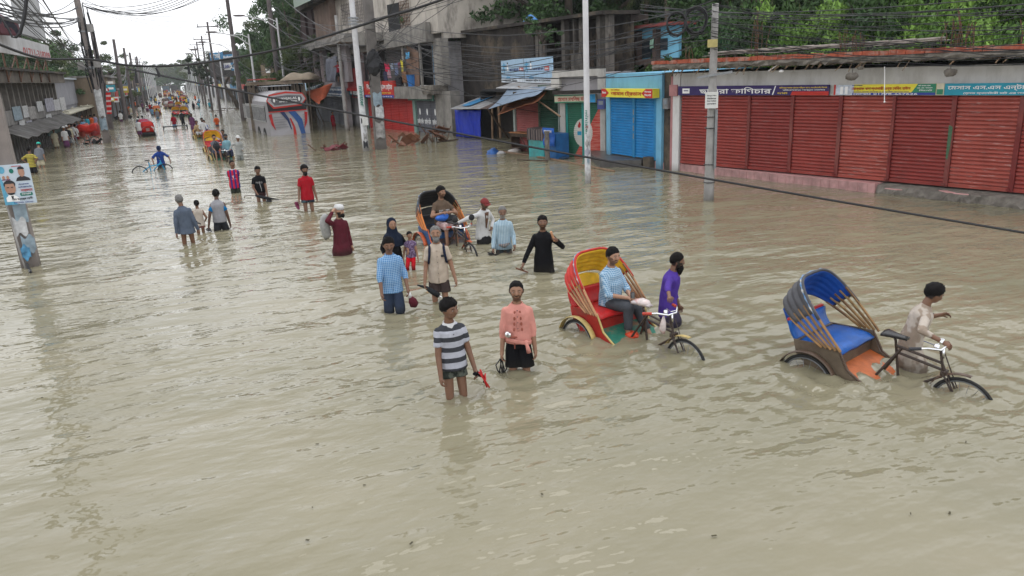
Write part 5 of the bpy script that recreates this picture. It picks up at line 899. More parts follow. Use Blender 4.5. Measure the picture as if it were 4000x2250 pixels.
for q in (-1.6, -.7): mb = MB(); mb.cyl((q, 2, za+.601), (q, 2, za+1.6), .4, 10); mb.build('water_tank', black_p, T)
for k, (u0_, v0_, u1_, v1_, Y, m_, lab) in enumerate(((398, 345, 424, 358, 82, sgn[0], 'red and white sign at the top of the left far shops'), (400, 362, 424, 380, 81, sgn[0], 'red over white sign just right of the big leaning pole'), (419, 331, 448, 360, 96, M('turq_poster', (.05, .35, .45), .6, .5, 2.), 'turquoise picture board on the far left shops'), (480, 337, 499, 363, 104, sgn[3], 'bright yellow sign on the far left shops'),
        (430, 380, 446, 396, 88, sgn[3], 'round edged yellow sign low on the far left shops'), (446, 378, 462, 400, 90, sgn[1], 'white and red board beside the low yellow sign'), (416, 316, 446, 330, 98, M('tan_board', (.5, .43, .35), .7, .2, 2.), 'tan board above the turquoise picture board'))):
    a, b_ = AY(u0_, v1_, Y), AY(u1_, v0_, Y); mb = MB(); mb.bx(a.x, b_.x, Y, Y+.12, a.z, b_.z); T = thing('shop_sign', lab, 'sign', loc=((a.x+b_.x)/2, Y, (a.z+b_.z)/2)); mb.v = [(p_[0]-(a.x+b_.x)/2, p_[1]-Y, p_[2]-(a.z+b_.z)/2) for p_ in mb.v]; mb.build('panel', m_, T)
    mb = MB(); mb.bx(-(b_.x-a.x)*.3, (b_.x-a.x)*.3, -.03, -.004, -.1, .12); mb.build('print_band', letw if m_ != sgn[1] else redp, T)
a, b_ = AY(414, 362, 74), AY(436, 445, 74); mb = MB(); mb.sheet(lambda s, t: (a.x+.35*s+(b_.x-a.x-.35)*t, 74+.1*math.sin(s*4), a.z+(b_.z-a.z)*t), 4, 12, .02); tag(mb.build('vertical_banner', cloth('banner_cloth', (.55, .03, .03), (.6, .5, .5), 'stripes', .42, .35, 2)), 'tall red banner with white patches hanging beside the far left shops', 'banner')

for i in range(22): tree('bush2', -60+i*6, 520+(i % 3)*14, random.uniform(6, 9), 'dark scrub closing off the far end of the road', i, 'scrub at the end of the road', -.6, 'bush', 'bush')
for i in range(10): T = thing('far_shop', 'small dark roofed stall near the far end of the road', 'shop', loc=(-16+i*4.2+(3 if i > 4 else 0), 470+(i % 3)*8, 0), group='stalls at the end of the road'); mb = MB(); mb.bx(0, 3.6, 0, 3, -.6, 2.6); mb.build('wall', wallc[i % 5], T); mb = MB(); mb.bx(-.3, 3.9, -.5, 3.3, 2.601, 2.8); mb.build('roof', wallc[(i+2) % 6], T)
# ================================================================== poles, lamps, cables
pconc = M('pole_concrete', (.33, .32, .31), .9, .25, 3., bump=.3, streak=(.12, .11, .10), sa=.5, soak=.15)
pdark = M('pole_dark', (.13, .11, .11), .9, .3, 2., streak=(.05, .045, .04)); pwhite = M('pole_white', (.62, .62, .64), .55, .08, 2., patch=(.3, .28, .26), pa=.35, soak=.25)
def pole_at(u, v, H_, r0, r1, mat_, label, name='utility_pole', cat='utility pole', sq=False, lean=(0, 0), group=None, xyz=None):
    q = G(u, v) if xyz is None else Vector(xyz); T = thing(name, label, cat, loc=(q.x, q.y, 0), group=group); mb = MB(); n = 4 if sq else 12
    rs = []
    for k in range(9):
        t = k/8; z = -.6+(H_+.6)*t; r = r0+(r1-r0)*t
        rs.append([Vector((lean[0]*z/H_+math.cos(a)*r, lean[1]*z/H_+math.sin(a)*r, z)) for a in [2*PI*(j+.5)/n for j in range(n)]])
    mb.rings(rs); mb.build('shaft', mat_, T, smooth=not sq); return T
def torn(T, pts, m_):                     # pasted paper scraps round a shaft: (z0, z1, radius, a0, a1)
    for k, (z0, z1, r, a0, a1) in enumerate(pts):
        mb = MB(); mb.sheet(lambda s, t: (math.cos(a0+(a1-a0)*s)*(r+.004*k), math.sin(a0+(a1-a0)*s)*(r+.004*k), z0+(z1-z0)*t+.05*math.sin(s*9+k)*(1 if t > .5 else -1)), 10, 3, .004); mb.build('torn_poster', m_[k % len(m_)], T)
# white lamp pole with the lettered band
T = pole_at(2297, 715, 9.2, .105, .085, pwhite, 'white steel lamp pole with a lettered band in front of the shutters', 'lamp_pole', 'lamp pole')
mbz = (HT(G(2297, 715), 2292, 525), HT(G(2297, 715), 2290, 428)); q = G(2297, 715); yaw = math.atan2(q.x, q.y)
E_ = bpy.data.objects.new('lettered_band', None); bpy.data.objects.remove(E_)
mb = MB(); mb.sheet(lambda s, t: (math.cos(-PI/2-1.1+2.2*s-yaw)*.101, math.sin(-PI/2-1.1+2.2*s-yaw)*.101, mbz[0]+(mbz[1]-mbz[0])*t), 10, 2, .004); bd = mb.build('band', M('band_white', (.6, .62, .63), .5), T)
me = text_mesh('minister', 1., .01); co = np.empty(len(me.vertices)*3); me.vertices.foreach_get('co', co); co = co.reshape(-1, 3); a0, a1 = co.min(0), co.max(0); nn = (co-(a0+a1)/2)/(a1-a0)
zc_ = mbz[1]-.42; hh = .8; ang = -PI/2-yaw-.15; rr_ = .108+.004*nn[:, 2]; th_ = ang+nn[:, 1]*.9
me.vertices.foreach_set('co', np.stack([np.cos(th_)*rr_, np.sin(th_)*rr_, zc_-nn[:, 0]*hh], 1).ravel()); me.materials.clear(); me.materials.append(letg); link('lettering', me, bd)
me = text_mesh('গ্রুপ', 1., .01); co = np.empty(len(me.vertices)*3); me.vertices.foreach_get('co', co); co = co.reshape(-1, 3); a0, a1 = co.min(0), co.max(0); nn = (co-(a0+a1)/2)/(a1-a0); th_ = ang+nn[:, 0]*1.
me.vertices.foreach_set('co', np.stack([np.cos(th_)*rr_[:1]*1.0, np.sin(th_)*rr_[:1], mbz[0]+.22+nn[:, 1]*.16], 1).ravel()); me.materials.clear(); me.materials.append(letr); link('lettering', me, bd)
torn(T, [(.1+.28*k, .3+.28*k, .106, -PI/2-yaw-1.+.4*(k % 3), -PI/2-yaw+.6+.2*(k % 2)) for k in range(6)], pm)
# grey pole with the meter box
q = G(2768, 780); H1 = HT(q, 2785, 14); T = pole_at(2768, 780, H1, .15, .085, pconc, 'grey concrete pole with a white meter box before the red shutters', lean=(.03, 0)); yaw = math.atan2(q.x, q.y)
zb1 = HT(q, 2777, 390); Rz = Matrix.Rotation(-yaw, 3, 'Z')
def at_box(T, c, d, m_, name, rot=None):
    mb = MB(); mb.box((0, 0, 0), d); mb.v = [tuple(Rz@Vector(p)+Rz@Vector(c)) for p in mb.v] if rot is None else [tuple(Rz@(rot@Vector(p)+Vector(c))) for p in mb.v]; return mb.build(name, m_, T)
b = at_box(T, (.0, -.2, zb1), (.34, .14, .42), M('box_white', (.62, .62, .6), .5, .06), 'meter_box')
for k, s_ in enumerate(('বিদ্যুৎ বিল', 'মিটার', 'নিজ দায়িত্বে', 'মোবাইল')):
    me = text_mesh(s_, 1., .01); co = np.empty(len(me.vertices)*3); me.vertices.foreach_get('co', co); co = co.reshape(-1, 3); a0, a1 = co.min(0), co.max(0); nn = (co-(a0+a1)/2)/(a1-a0)
    v_ = np.stack([nn[:, 0]*.24, -.274-nn[:, 2]*.004, zb1+.12-.07*k+nn[:, 1]*.045], 1)@np.array(Rz).T; me.vertices.foreach_set('co', v_.ravel()); me.materials.clear(); me.materials.append(letk); link('lettering', me, b)
at_box(T, (.06, -.12, HT(q, 2785, 292)), (.92, .05, .06), steel, 'crossarm', Matrix.Rotation(-.13, 3, 'Y')); at_box(T, (.14, -.1, zb1-1.05), (.07, .08, 1.6), steel, 'pipe'); at_box(T, (-.02, -.14, HT(q, 2777, 170)), (.26, .04, .2), M('tag_yellow', (.45, .38, .15), .6), 'number_tag')
mb = MB()
for z_ in (zb1-.45, zb1-.75, 1., .5): mb.tube([(math.cos(a)*.16, math.sin(a)*.16, z_) for a in [2*PI*k/12 for k in range(13)]], .012, 4)
mb.build('strap', black_p, T)
def coil(c, r, n, label, yw):
    mb = MB(); pts = []; rd = random.Random(n)
    for k in range(n*18): a = 2*PI*k/18; rr = r*(1+.12*math.sin(k*.37)+.05*rd.random()); pts.append((rr*math.cos(a)*.85, .05*math.sin(k*.21), rr*math.sin(a)-.1*r*math.sin(k*.05)))
    mb.tube(pts, .013, 4); o = mb.build('cable_coil', cablem); o.location = c; o.rotation_euler = (0, 0, yw); return tag(o, label, 'cable coil')
for (u, v, r, n, lab) in ((2640, 92, .28, 8, 'left coil of black cable hanging near the top of the grey meter pole'), (2718, 78, .32, 12, 'larger coil of black cable beside the top of the grey meter pole')): coil(AY(u, v, q.y+.2), r, n, lab, -yaw)
# near white lamp pole, concrete pole, thin pole by the balcony building
T = pole_at(1430, 590, 11, .17, .12, pwhite, 'white steel lamp pole standing in front of the scarlet shutters', 'lamp_pole', 'lamp pole'); torn(T, [(.2+.4*k, .5+.4*k, .176, -2.4+.3*(k % 3), -1.+.2*(k % 2)) for k in range(4)], [letk, pm[0], pm[1]])
q = G(1430, 590); zz = HT(q, 1411, 470); mb = MB(); mb.box((.05, -.2, zz), (.28, .18, .5)); mb.build('meter_box', M('box_white', (0, 0, 0)), T); z_ = HT(q, 1410, 400); mb = MB(); mb.sheet(lambda s, t: (math.cos(-PI/2-1+2*s)*.165, math.sin(-PI/2-1+2*s)*.165, z_-.7+1.6*t), 8, 2, .004); bd = mb.build('band', M('band_white', (0, 0, 0)), T)
me = text_mesh('minister', 1., .01); co = np.empty(len(me.vertices)*3); me.vertices.foreach_get('co', co); co = co.reshape(-1, 3); a0, a1 = co.min(0), co.max(0); nn = (co-(a0+a1)/2)/(a1-a0)
me.vertices.foreach_set('co', np.stack([nn[:, 1]*.2, -.2+.01*nn[:, 2], z_+.3-nn[:, 0]*1.], 1).ravel()); me.materials.clear(); me.materials.append(letg); link('lettering', me, bd)
for k in (0, 1, 2): mb = MB(); zz = HT(q, 1385, 70+12*k); mb.box((-.05, -.15, zz), (.5, .1, .06)); mb.build('clamp', steel, T)
q = G(1488, 582); T = pole_at(1488, 582, 11.5, .37, .27, M('pole_brown_grey', (.17, .155, .145), .9, .3, 2., bump=.3, streak=(.08, .07, .065), sa=.5, soak=.15), 'thick grey concrete pole with torn pale blue posters before the scarlet shutters', sq=True)
torn(T, [(HT(q, 1478, 410), HT(q, 1478, 362), .36, -2.3, -.9), (.6, 1.4, .37, -2.3, -1.), (1.6, 2.2, .37, -2.1, -.8)], [pm[2], pm[0], pm[1]])
mb = MB(); zz = HT(q, 1472, 245); mb.ball((0, -.1, zz), (.4, .3, .75), 10, 7); mb.v = [tuple(Vector(p)+Vector((0, 0, 0))+.12*Vector(mn.noise_vector(Vector(p)*6))) for p in mb.v]
for k in range(16): a = k*.9; mb.tube([(math.cos(a)*.3, -.1+math.sin(a)*.3, zz+.3), (math.cos(a)*.45, -.15, zz), (math.cos(a*1.7)*.35, -.1, zz-.6-.3*(k % 3))], .022, 4)
mb.build('cable_knot', cablem, T); mb = MB(); zz = HT(q, 1460, 150); mb.box((-.55, -.2, zz), (.35, .2, .6)); mb.box((-.1, -.2, zz+.6), (.5, .2, .3)); mb.build('junction_box', conc, T)
pole_at(1357, 508, HT(G(1357, 508), 1303, 60), .17, .10, pconc, 'slim concrete pole in front of the corner of the grey plaster wall')
# far street lamps: white mast with a curved arm
def lamp(x, y, H_, arm, label, grp, sd=-1):
    T = thing('street_lamp', label, 'street lamp', loc=(x, y, 0), group=grp); mb = MB(); mb.cyl((0, 0, -.6), (0, 0, H_), .12, 8, .07); mb.build('mast', pwhite, T)
    mb = MB(); mb.tube([(0, 0, H_-.9), (sd*arm*.35, 0, H_-.2), (sd*arm*.7, 0, H_+.05), (sd*arm, 0, H_+.2)], .045, 5); mb.tube([(0, 0, H_-.3), (sd*arm*.25, 0, H_), (sd*arm*.5, 0, H_-.05)], .03, 4); mb.build('arm', pwhite, T)
    mb = MB(); mb.ball((sd*(arm+.35), 0, H_+.22), (.5, .16, .09), 8, 5); mb.build('lamp_head', pdark, T)
ls = [(1080, 70, 69), (970, 133, 72), (904, 170, 90), (854, 199, 108), (819, 213, 126), (807, 232, 144)]
for i, (u, v, Y) in enumerate(ls): p = AY(u, v, Y); lamp(p.x, Y, p.z, 2.6, ['white street lamp with its arm over the road, nearest behind the bus', 'white street lamp second nearest behind the bus', 'white street lamp with a sign board low on its mast, left of the bus', 'white street lamp beside the leaning dark tree', 'white street lamp just left of the leaning dark tree', 'white street lamp at the near end of the crowded far row'][i], None)
for i in range(14): Y = 162+18*i; lamp(7.4+.2*math.sin(i), Y, 8., 2.4, 'white street lamp in the crowded far row on the right', 'far right street lamps')
for i in range(9): Y = 210+20*i; lamp(-4.9, Y, 8.2, 2.4, 'white street lamp in the far row on the left', 'far left street lamps', 1)
def upole(x, y, H_, label, arms=1, r=.17, lean=0, grp=None, mat_=None):
    T = thing('utility_pole', label, 'utility pole', loc=(x, y, 0), group=grp); mb = MB(); mb.tube([(0, 0, -.6), (lean*.5, 0, H_/2), (lean, 0, H_)], [r, r*.8, r*.6], 8); mb.build('shaft', mat_ or pdark, T)
    for k in range(arms):
        z = H_-.5-k*1.1; mb = MB(); mb.bx(lean-1.1, lean+1.1, -.06, .06, z-.05, z+.05); mb.build('crossarm', pdark, T)
        for q in (-1, 0, 1): mb = MB(); mb.cyl((lean+q, 0, z+.051), (lean+q, 0, z+.35), .06, 6, .04); mb.build('insulator', steel, T)
for i, (u, v, Y, H_) in enumerate(((1092, 348, 70, 15), (929, 300, 80, 15), (838, 320, 91, 0), (803, 320, 118, 0), (784, 320, 135, 0), (776, 320, 153, 0))):
    tp = [None, None, (809, 85), (786, 139), (767, 162), (760, 180)][i]
    if tp: p = AY(*tp, Y); x_, H_ = p.x, p.z
    else: x_ = AY(u, v, Y).x
    upole(x_, Y, H_, ['dark utility pole standing just behind the bus roof', 'dark utility pole rising left of the bus to the top edge', 'dark utility pole with one crossarm, third along the right side', 'dark utility pole with a crossarm, fourth along the right side', 'dark utility pole with a crossarm, fifth along the right side', 'dark utility pole with a crossarm, sixth along the right side'][i], 1 if i > 1 else 0, .24 if i < 2 else .16)
# left poles
q = G(122, 1037); T = pole_at(122, 1037, 9.5, .24, .2, M('pole_brown', (.24, .21, .195), .9, .2, 2., bump=.3, streak=(.12, .1, .09), sa=.4, soak=.1), 'thick concrete pole at the left edge carrying the portrait poster board', sq=True, lean=(-.1, 0)); yaw = math.atan2(q.x, q.y)
torn(T, [(1.05, 1.45, .235, -2.0-yaw, -.9-yaw), (.75, 1.1, .235, -2.3-yaw, -1.2-yaw), (.35, .7, .235, -1.9-yaw, -.8-yaw), (.2, .5, .24, -2.2-yaw, -1.4-yaw)], [pm[2], pm[1], pm[2], M('poster_blue2', (.1, .3, .5), .6, .6, 8.)])
mb = MB(); mb.tube([(-.2, -.22, 9.), (-.22, -.25, 3), (-.1, -.25, .2), (.0, -.4, -.3)], .02, 5); mb.build('cable_pipe', pconc, T); mb = MB(); mb.tube([(-.02, -.3, .12), (.02, -.42, -.05), (.06, -.6, .02), (.12, -.9, .03)], .03, 5); mb.build('rope_tail', cablem, T)
# portrait poster board
Pq = [AY(u, v, q.y-.42) for u, v in ((-15, 648), (112, 637), (143, 790), (22, 803))]; cen = sum(Pq, Vector())/4; T = thing('poster_board', 'leaning pale blue portrait poster board fixed on the left edge pole', 'sign', loc=cen)
ex = ((Pq[1]-Pq[0])+(Pq[2]-Pq[3])).normalized(); ez = ((Pq[0]-Pq[3])+(Pq[1]-Pq[2])).normalized(); ey = ez.cross(ex).normalized(); T.matrix_world = Matrix([[ex[i], ey[i], ez[i], cen[i]] for i in range(3)]+[[0, 0, 0, 1]])
Wp, Hp = ((Pq[1]-Pq[0]).length+(Pq[2]-Pq[3]).length)/2, ((Pq[0]-Pq[3]).length+(Pq[1]-Pq[2]).length)/2
mb = MB(); mb.bx(-Wp/2, Wp/2, .0, .03, -Hp/2, Hp/2); mb.build('panel', M('poster_pale', (.5, .58, .66), .5, .08), T)
def pp(nm, pts, m_, y=-.004, lab=None): mb = MB(); mb.poly([(a*Wp-Wp/2, y, Hp/2-b*Hp) for a, b in pts], .003, (0, 1, 0)); return mb.build(nm, m_, T, label=lab)
def ell(cx, cy, rx, ry, n=14, a0=0, a1=2*PI): return [(cx+rx*math.cos(a0+(a1-a0)*k/n), cy+ry*math.sin(a0+(a1-a0)*k/n)) for k in range(n if a1-a0 > 6 else n+1)]
skn = M('print_skin', (.42, .24, .17), .6); cy2 = M('print_cyan', (.12, .38, .55), .5)
pp('cyan_side', ((0, .2), (.1, .45), (.12, .7), (.2, .86), (.4, 1), (0, 1)), cy2, -.004)
pp('portrait_suit', ((.08, .82), (.2, .74), (.32, .74), (.48, .84), (.48, .92), (.08, .92)), letw, -.008); pp('portrait_tie', ((.24, .78), (.32, .78), (.3, .86), (.26, .86)), letk, -.012); pp('portrait_face', ell(.27, .58, .17, .17), skn, -.012, 'printed face of a man in a white shirt'); pp('portrait_hair', ell(.27, .49, .185, .11, 10, PI, 2*PI)+[(.42, .55), (.4, .47), (.14, .47), (.11, .55)], letk, -.016); pp('portrait_beard', ell(.27, .70, .12, .055, 10, 0, PI), letk, -.016); pp('portrait_eyes', ((.17, .55), (.24, .55), (.24, .57), (.17, .57)), letk, -.02); pp('portrait_eyes', ((.30, .55), (.37, .55), (.37, .57), (.30, .57)), letk, -.02)
pp('portrait_suit', ((.5, .42), (.55, .34), (.66, .3), (.8, .31), (.93, .36), (.96, .42)), letk, -.008); pp('portrait_face', ell(.72, .2, .1, .12), skn, -.012, 'printed face of a man in a dark suit'); pp('portrait_hair', ell(.72, .13, .11, .07, 10, PI, 2*PI), letk, -.016)
for c in (.14, .27): pp('portrait_face', ell(c, .31, .045, .045), skn, -.01, 'small printed face'); pp('portrait_suit', ell(c, .38, .07, .04, 8, PI, 2*PI), M('print_purple', (.2, .08, .15), .6), -.008)
pp('round_emblem', ell(.12, .12, .1, .09), cy2, -.008); pp('round_emblem', ell(.42, .16, .07, .06), letg, -.006); pp('red_line', ((.45, .04), (.75, .04), (.75, .055), (.45, .055)), letr, -.008); pp('green_pill', ell(.56, .76, .03, .04, 6, PI/2, 1.5*PI)+ell(.9, .76, .03, .04, 6, -PI/2, PI/2), letg, -.008)
for s_, r, m_ in (('দক্ষিণ সুরমা উপজেলা', (.55, .48, .88, .53), letb), ('আওয়ামী স্বেচ্ছাসেবক লীগের', (.52, .55, .95, .6), letb), ('সম্মেলনে', (.58, .62, .95, .71), letr), ('সাধারণ সম্পাদক', (.58, .735, .88, .785), letw), ('মোঃ মঞ্জুর আলী', (.25, .83, .9, .91), letk), ('সিলেট জেলা', (.28, .94, .9, .975), letb)):
    text(T, s_, ((r[0]+r[2])/2*Wp-Wp/2, -.01, Hp/2-(r[1]+r[3])/2*Hp), (r[2]-r[0])*Wp, (r[3]-r[1])*Hp, m_, .004)
# big leaning pole and the rest of the left row
q = G(420, 557); T = pole_at(420, 557, 11.2, .34, .24, M('pole_brown', (0, 0, 0)), 'thick brown utility pole with boxes and cable bundles on the left side', sq=True, lean=(-.25, 0)); torn(T, [(1.8, 3.6, .36, -2.2, -.9)], [pm[1]]); torn(T, [(.9, 1.7, .37, -2.2, -1.)], [pm[2]])
mb = MB()
for k in range(16): a = k; z_ = HT(q, 350, 250)+k*.12; mb.tube([(math.cos(a)*.3, math.sin(a)*.3, 5.+.3*k), (math.cos(a)*.5, -.3, 4.+.25*k), (math.cos(a)*.35, -.2, 2.8+.2*k)], .035, 4)
mb.build('cable_bundle', cablem, T)
for z_, dx in ((7.6, .7), (5.2, -.7), (5.3, .7)): mb = MB(); mb.box((dx*.7-.2, -.2, z_), (.4, .3, .5)); mb.build('junction_box', pconc, T); mb = MB(); mb.box((dx*.3-.2, -.2, z_-.2), (1., .08, .08)); mb.build('bracket', steel, T)
for i, (u, v, ub, Y, lab) in enumerate(((358, 112, 425, 79, 'brown pole with the poster strip, second on the left side'), (443, 153, 0, 100, 'dark pole, third along the left side'), (483, 187, 0, 122, 'dark pole, fourth along the left side'), (506, 205, 0, 140, 'dark pole, fifth along the left side'), (533, 220, 0, 158, 'dark pole, sixth along the left side, cables fanning from it'))):
    p = AY(u, v, Y); b_ = AY(ub, 470, Y).x if ub else p.x-.2; upole(b_, Y, p.z, lab, 0, .3 if i == 0 else .24, p.x-b_)
for i in range(5): upole(-5.6, 185+i*26, 9.5, 'thin far pole on the left side near the lamp row', 1, .15, 0, 'far left poles')
# cables -------------------------------------------------------------
def cable(a, b, r, sag, name='overhead_cable', label='black overhead cable strung between the poles', grp='overhead cables', n=16, wob=0., m_=None):
    a, b = Vector(a), Vector(b); pts = [a.lerp(b, t)-Vector((0, 0, 4*sag*t*(1-t)))+Vector((0, 0, wob*math.sin(t*23+a.x))) for t in [k/n for k in range(n+1)]]
    mb = MB(); mb.tube(pts, r, 5); return tag(mb.build(name, m_ or cablem), label, 'cable', grp)
cable(AY(495, 268, 16), AY(4300, 958, 6.), .017, .08, 'black_cable', 'straight black cable slanting low across the whole flooded street', None, 30)
pts = [(-60, 150, 9), (150, 225, 9.5), (350, 232, 10), (500, 255, 10), (650, 258, 10), (830, 240, 9.5), (1100, 190, 9), (1350, 118, 8.5), (1500, 70, 8.2), (1650, 25, 8), (1850, -45, 7.6)]
P3 = [AY(*p) for p in pts]; sm = []
for i in range(len(P3)-1):
    a, b, c, d = P3[max(0, i-1)], P3[i], P3[i+1], P3[min(len(P3)-1, i+2)]
    for k in range(8): t = k/8; sm.append(.5*((2*b)+(c-a)*t+(2*a-5*b+4*c-d)*t*t+(3*b-a-3*c+d)*t**3))
mb = MB(); mb.tube(sm, .0135, 6); tag(mb.build('thick_cable', cablem), 'thick sagging cable crossing the sky from left edge to the balcony building', 'cable')
for i, (u0, v0, u1, v1) in enumerate(((608, 265, 625, 300), (528, 268, 535, 325), (735, 255, 740, 290))):
    mb = MB(); a, b = AY(u0, v0, 9.9), AY(u1, v1, 9.9); mb.tube([a, a.lerp(b, .4)+Vector((.0, 0, .01)), b], [.008, .012, .02], 5); tag(mb.build('cable_end', cablem), ['short frayed cable end hanging over the far road', 'long black cable end hanging over the left shops', 'wavy cable end hanging above the far right lamps'][i], 'cable')
R1 = lambda u, v, Y: AY(u, v, Y)
mp = AY(2783, 22, 17.2); cp = AY(1462, 190, 39.8); rc = random.Random(5)
for k in range(16):   # grey meter pole to the concrete pole, across the dark wall
    a = mp+Vector((rc.uniform(-.1, .1), 0, rc.uniform(-1.0, .05))); b = cp+Vector((rc.uniform(-.2, .2), 0, rc.uniform(-1.5, 1.6))); cable(a, b, rc.uniform(.008, .014), rc.uniform(.3, 1.9), wob=.02)
for k in range(17):   # grey meter pole to the right edge
    a = mp+Vector((0, 0, rc.uniform(-1.1, .05))); b = AY(4300, rc.uniform(-60, 260), 9.6); cable(a, b, rc.uniform(.006, .011), rc.uniform(.05, .5), wob=.01)
for k in range(6):
    a = AY(4300, rc.uniform(-80, 110), 10.2); b = AY(2500, rc.uniform(-60, 60), 24.); cable(a, b, rc.uniform(.008, .013), rc.uniform(.1, .4))
for k in range(7):    # concrete pole to shop fronts
    b = [AY(2110, 440, 30.), AY(2210, 330, 28), AY(1960, 305, 40), AY(2600, 290, 22), AY(2400, 300, 25.5), AY(1730, 350, 41), AY(1700, 180, 43)][k]; cable(cp+Vector((0, 0, rc.uniform(-.8, .8))), b, .014, rc.uniform(.2, .9))
for k in range(10):   # concrete pole up and left
    a = cp+Vector((0, 0, rc.uniform(-1, 1.5))); b = AY(1092-rc.uniform(0, 20), rc.uniform(-80, 240), 70.); cable(a, b, rc.uniform(.012, .02), rc.uniform(.2, .9))
for k in range(8): a = cp+Vector((0, 0, rc.uniform(-1, 1.5))); cable(a, AY(1560+60*k, -60, 26), .012, .15)
for k in range(14):   # right far poles in a row
    ys = [(70, 1040), (80, 893), (91, 812), (118, 788), (135, 769), (153, 761)]; i = k % 5; (Y0, u0), (Y1, u1) = ys[i], ys[i+1]; v0 = -60 if i < 2 else [0, 0, 92, 145, 168][i]; v1 = [-40, 92, 145, 168, 186][i]
    if k < 5: cable(AY(u0, v0, Y0), AY(u1, v1, Y1), .02, .5)
    else: cable(AY(u0+30, 230+rc.uniform(-30, 40), Y0), AY(u1+25, 240+rc.uniform(-20, 40), Y1), .025, rc.uniform(.4, 1.3))
for k in range(10): cable(AY(1070+rc.uniform(-5, 5), 230+rc.uniform(-20, 20), 70), AY(1215+rc.uniform(-20, 100), 190+rc.uniform(-20, 90), 60), .018, rc.uniform(.2, 1.1))
# left fan of cables from the big pole to the near roof and beyond the frame
lp = AY(352, 225, 61); lt = AY(300, 8, 60)
for k in range(9): cable(lt+Vector((0, 0, rc.uniform(-1.2, .2))), AY(-80, rc.uniform(-20, 90), 26), rc.uniform(.02, .03), rc.uniform(.1, .5))
for k in range(15): cable(lp+Vector((0, 0, rc.uniform(-1.2, 1.2))), AY(rc.uniform(-60, 140), -60+rc.uniform(-30, 30), 24), rc.uniform(.010, .017), rc.uniform(.1, .6))
for k in range(7): cable(lt+Vector((.3, 0, rc.uniform(-.3, .3))), AY(760+k*30, -50-10*k, 46), .02, .6+.15*k)
for k in range(4): cable(lt+Vector((.4, 0, -.3)), AY(893, 20+35*k, 80), .015, .8)
for k in range(18):
    ys = [(61, 352), (79, 370), (100, 455), (122, 492), (140, 515), (158, 540)]; i = k % 5; (Y0, u0), (Y1, u1) = ys[i], ys[i+1]; cable(AY(u0, 250+rc.uniform(-25, 50), Y0), AY(u1, 262+rc.uniform(-15, 35), Y1), .03, rc.uniform(.3, 1.6))
mb = MB(); tp = [AY(*p, 14.) for p in ((105, -20), (100, 30), (96, 60), (88, 95), (78, 130), (62, 146), (48, 145), (30, 110), (0, 65))]; mb.tube(tp, [.03, .028, .03, .026, .028, .02, .016, .014, .014], 6); tag(mb.build('twisted_cable', cablem), 'knotted black twisted cable looping above the phone number board', 'cable')
cable(AY(2880, -40, 12), AY(2560, 60, 24), .015, .1)
# ================================================================== people
def remesh(mb, vox, sm=2):
    me = mb.mesh('tmp', []) ; o = bpy.data.objects.new('tmp', me); COL.objects.link(o)
    r = o.modifiers.new('r', 'REMESH'); r.mode = 'VOXEL'; r.voxel_size = vox; r.use_smooth_shade = True
    if sm: s = o.modifiers.new('s', 'SMOOTH'); s.iterations = sm; s.factor = .5
    dg = bpy.context.evaluated_depsgraph_get(); m2 = bpy.data.meshes.new_from_object(o.evaluated_get(dg)); bpy.data.objects.remove(o); bpy.data.meshes.remove(me); return m2
def get_co(me): a = np.empty(len(me.vertices)*3); me.vertices.foreach_get('co', a); return a.reshape(-1, 3)
def get_no(me): a = np.empty(len(me.vertices)*3); me.vertices.foreach_get('normal', a); return a.reshape(-1, 3)
def setcol(me, C):
    at = me.color_attributes.new('Col', 'FLOAT_COLOR', 'POINT'); at.data.foreach_set('color', np.concatenate([C, np.ones((len(C), 1))], 1).astype(np.float32).ravel())
def wrinkle(me, amp, seed=0., f=5.):
    co = get_co(me); no = get_no(me); d = np.array([mn.noise(Vector((p[0]*f+seed, p[1]*f, p[2]*f*.8)))*.6+abs(mn.noise(Vector((p[0]*f*1.2+p[2]*f*.9, p[1]*f*1.2+seed, p[2]*f*.5-p[0]*4))))*.8 for p in co])
    me.vertices.foreach_set('co', (co+no*(d*amp)[:, None]).ravel()); me.update()
def ik(a, b, l1, l2, hint):
    a, b, hint = Vector(a), Vector(b), Vector(hint); d = b-a; L_ = d.length
    if L_ > (l1+l2)*.995: b = a+d.normalized()*(l1+l2)*.995; d = b-a; L_ = d.length
    x = (l1*l1-l2*l2+L_*L_)/(2*L_); h = math.sqrt(max(0, l1*l1-x*x)); n = hint-d*(hint.dot(d)/d.dot(d))
    n = n.normalized() if n.length > 1e-5 else Vector((0, -1, 0)); return a+d.normalized()*x+n*h, b
TORSO = [(-.10, .142, .10), (-.02, .155, .115), (.08, .14, .108), (.18, .13, .102), (.27, .138, .108), (.34, .150, .115), (.395, .152, .110), (.44, .122, .085), (.48, .078, .062)]
SKIN = {'mid': (.27, .145, .09), 'dark': (.175, .09, .055), 'vdark': (.10, .052, .035), 'light': (.36, .20, .13)}
skinm = vcol('skin', .5, .4, .12, 25.); hairm = M('black_hair', (.008, .007, .007), .7, .3, 40., world=False, spec=.12); hairg = M('grey_hair', (.16, .155, .15), .7, .4, 40., world=False)
eyew = M('eye_white', (.32, .28, .25), .4, .1, world=False); lipm = M('lips', (.12, .04, .03), .5, .1, world=False)
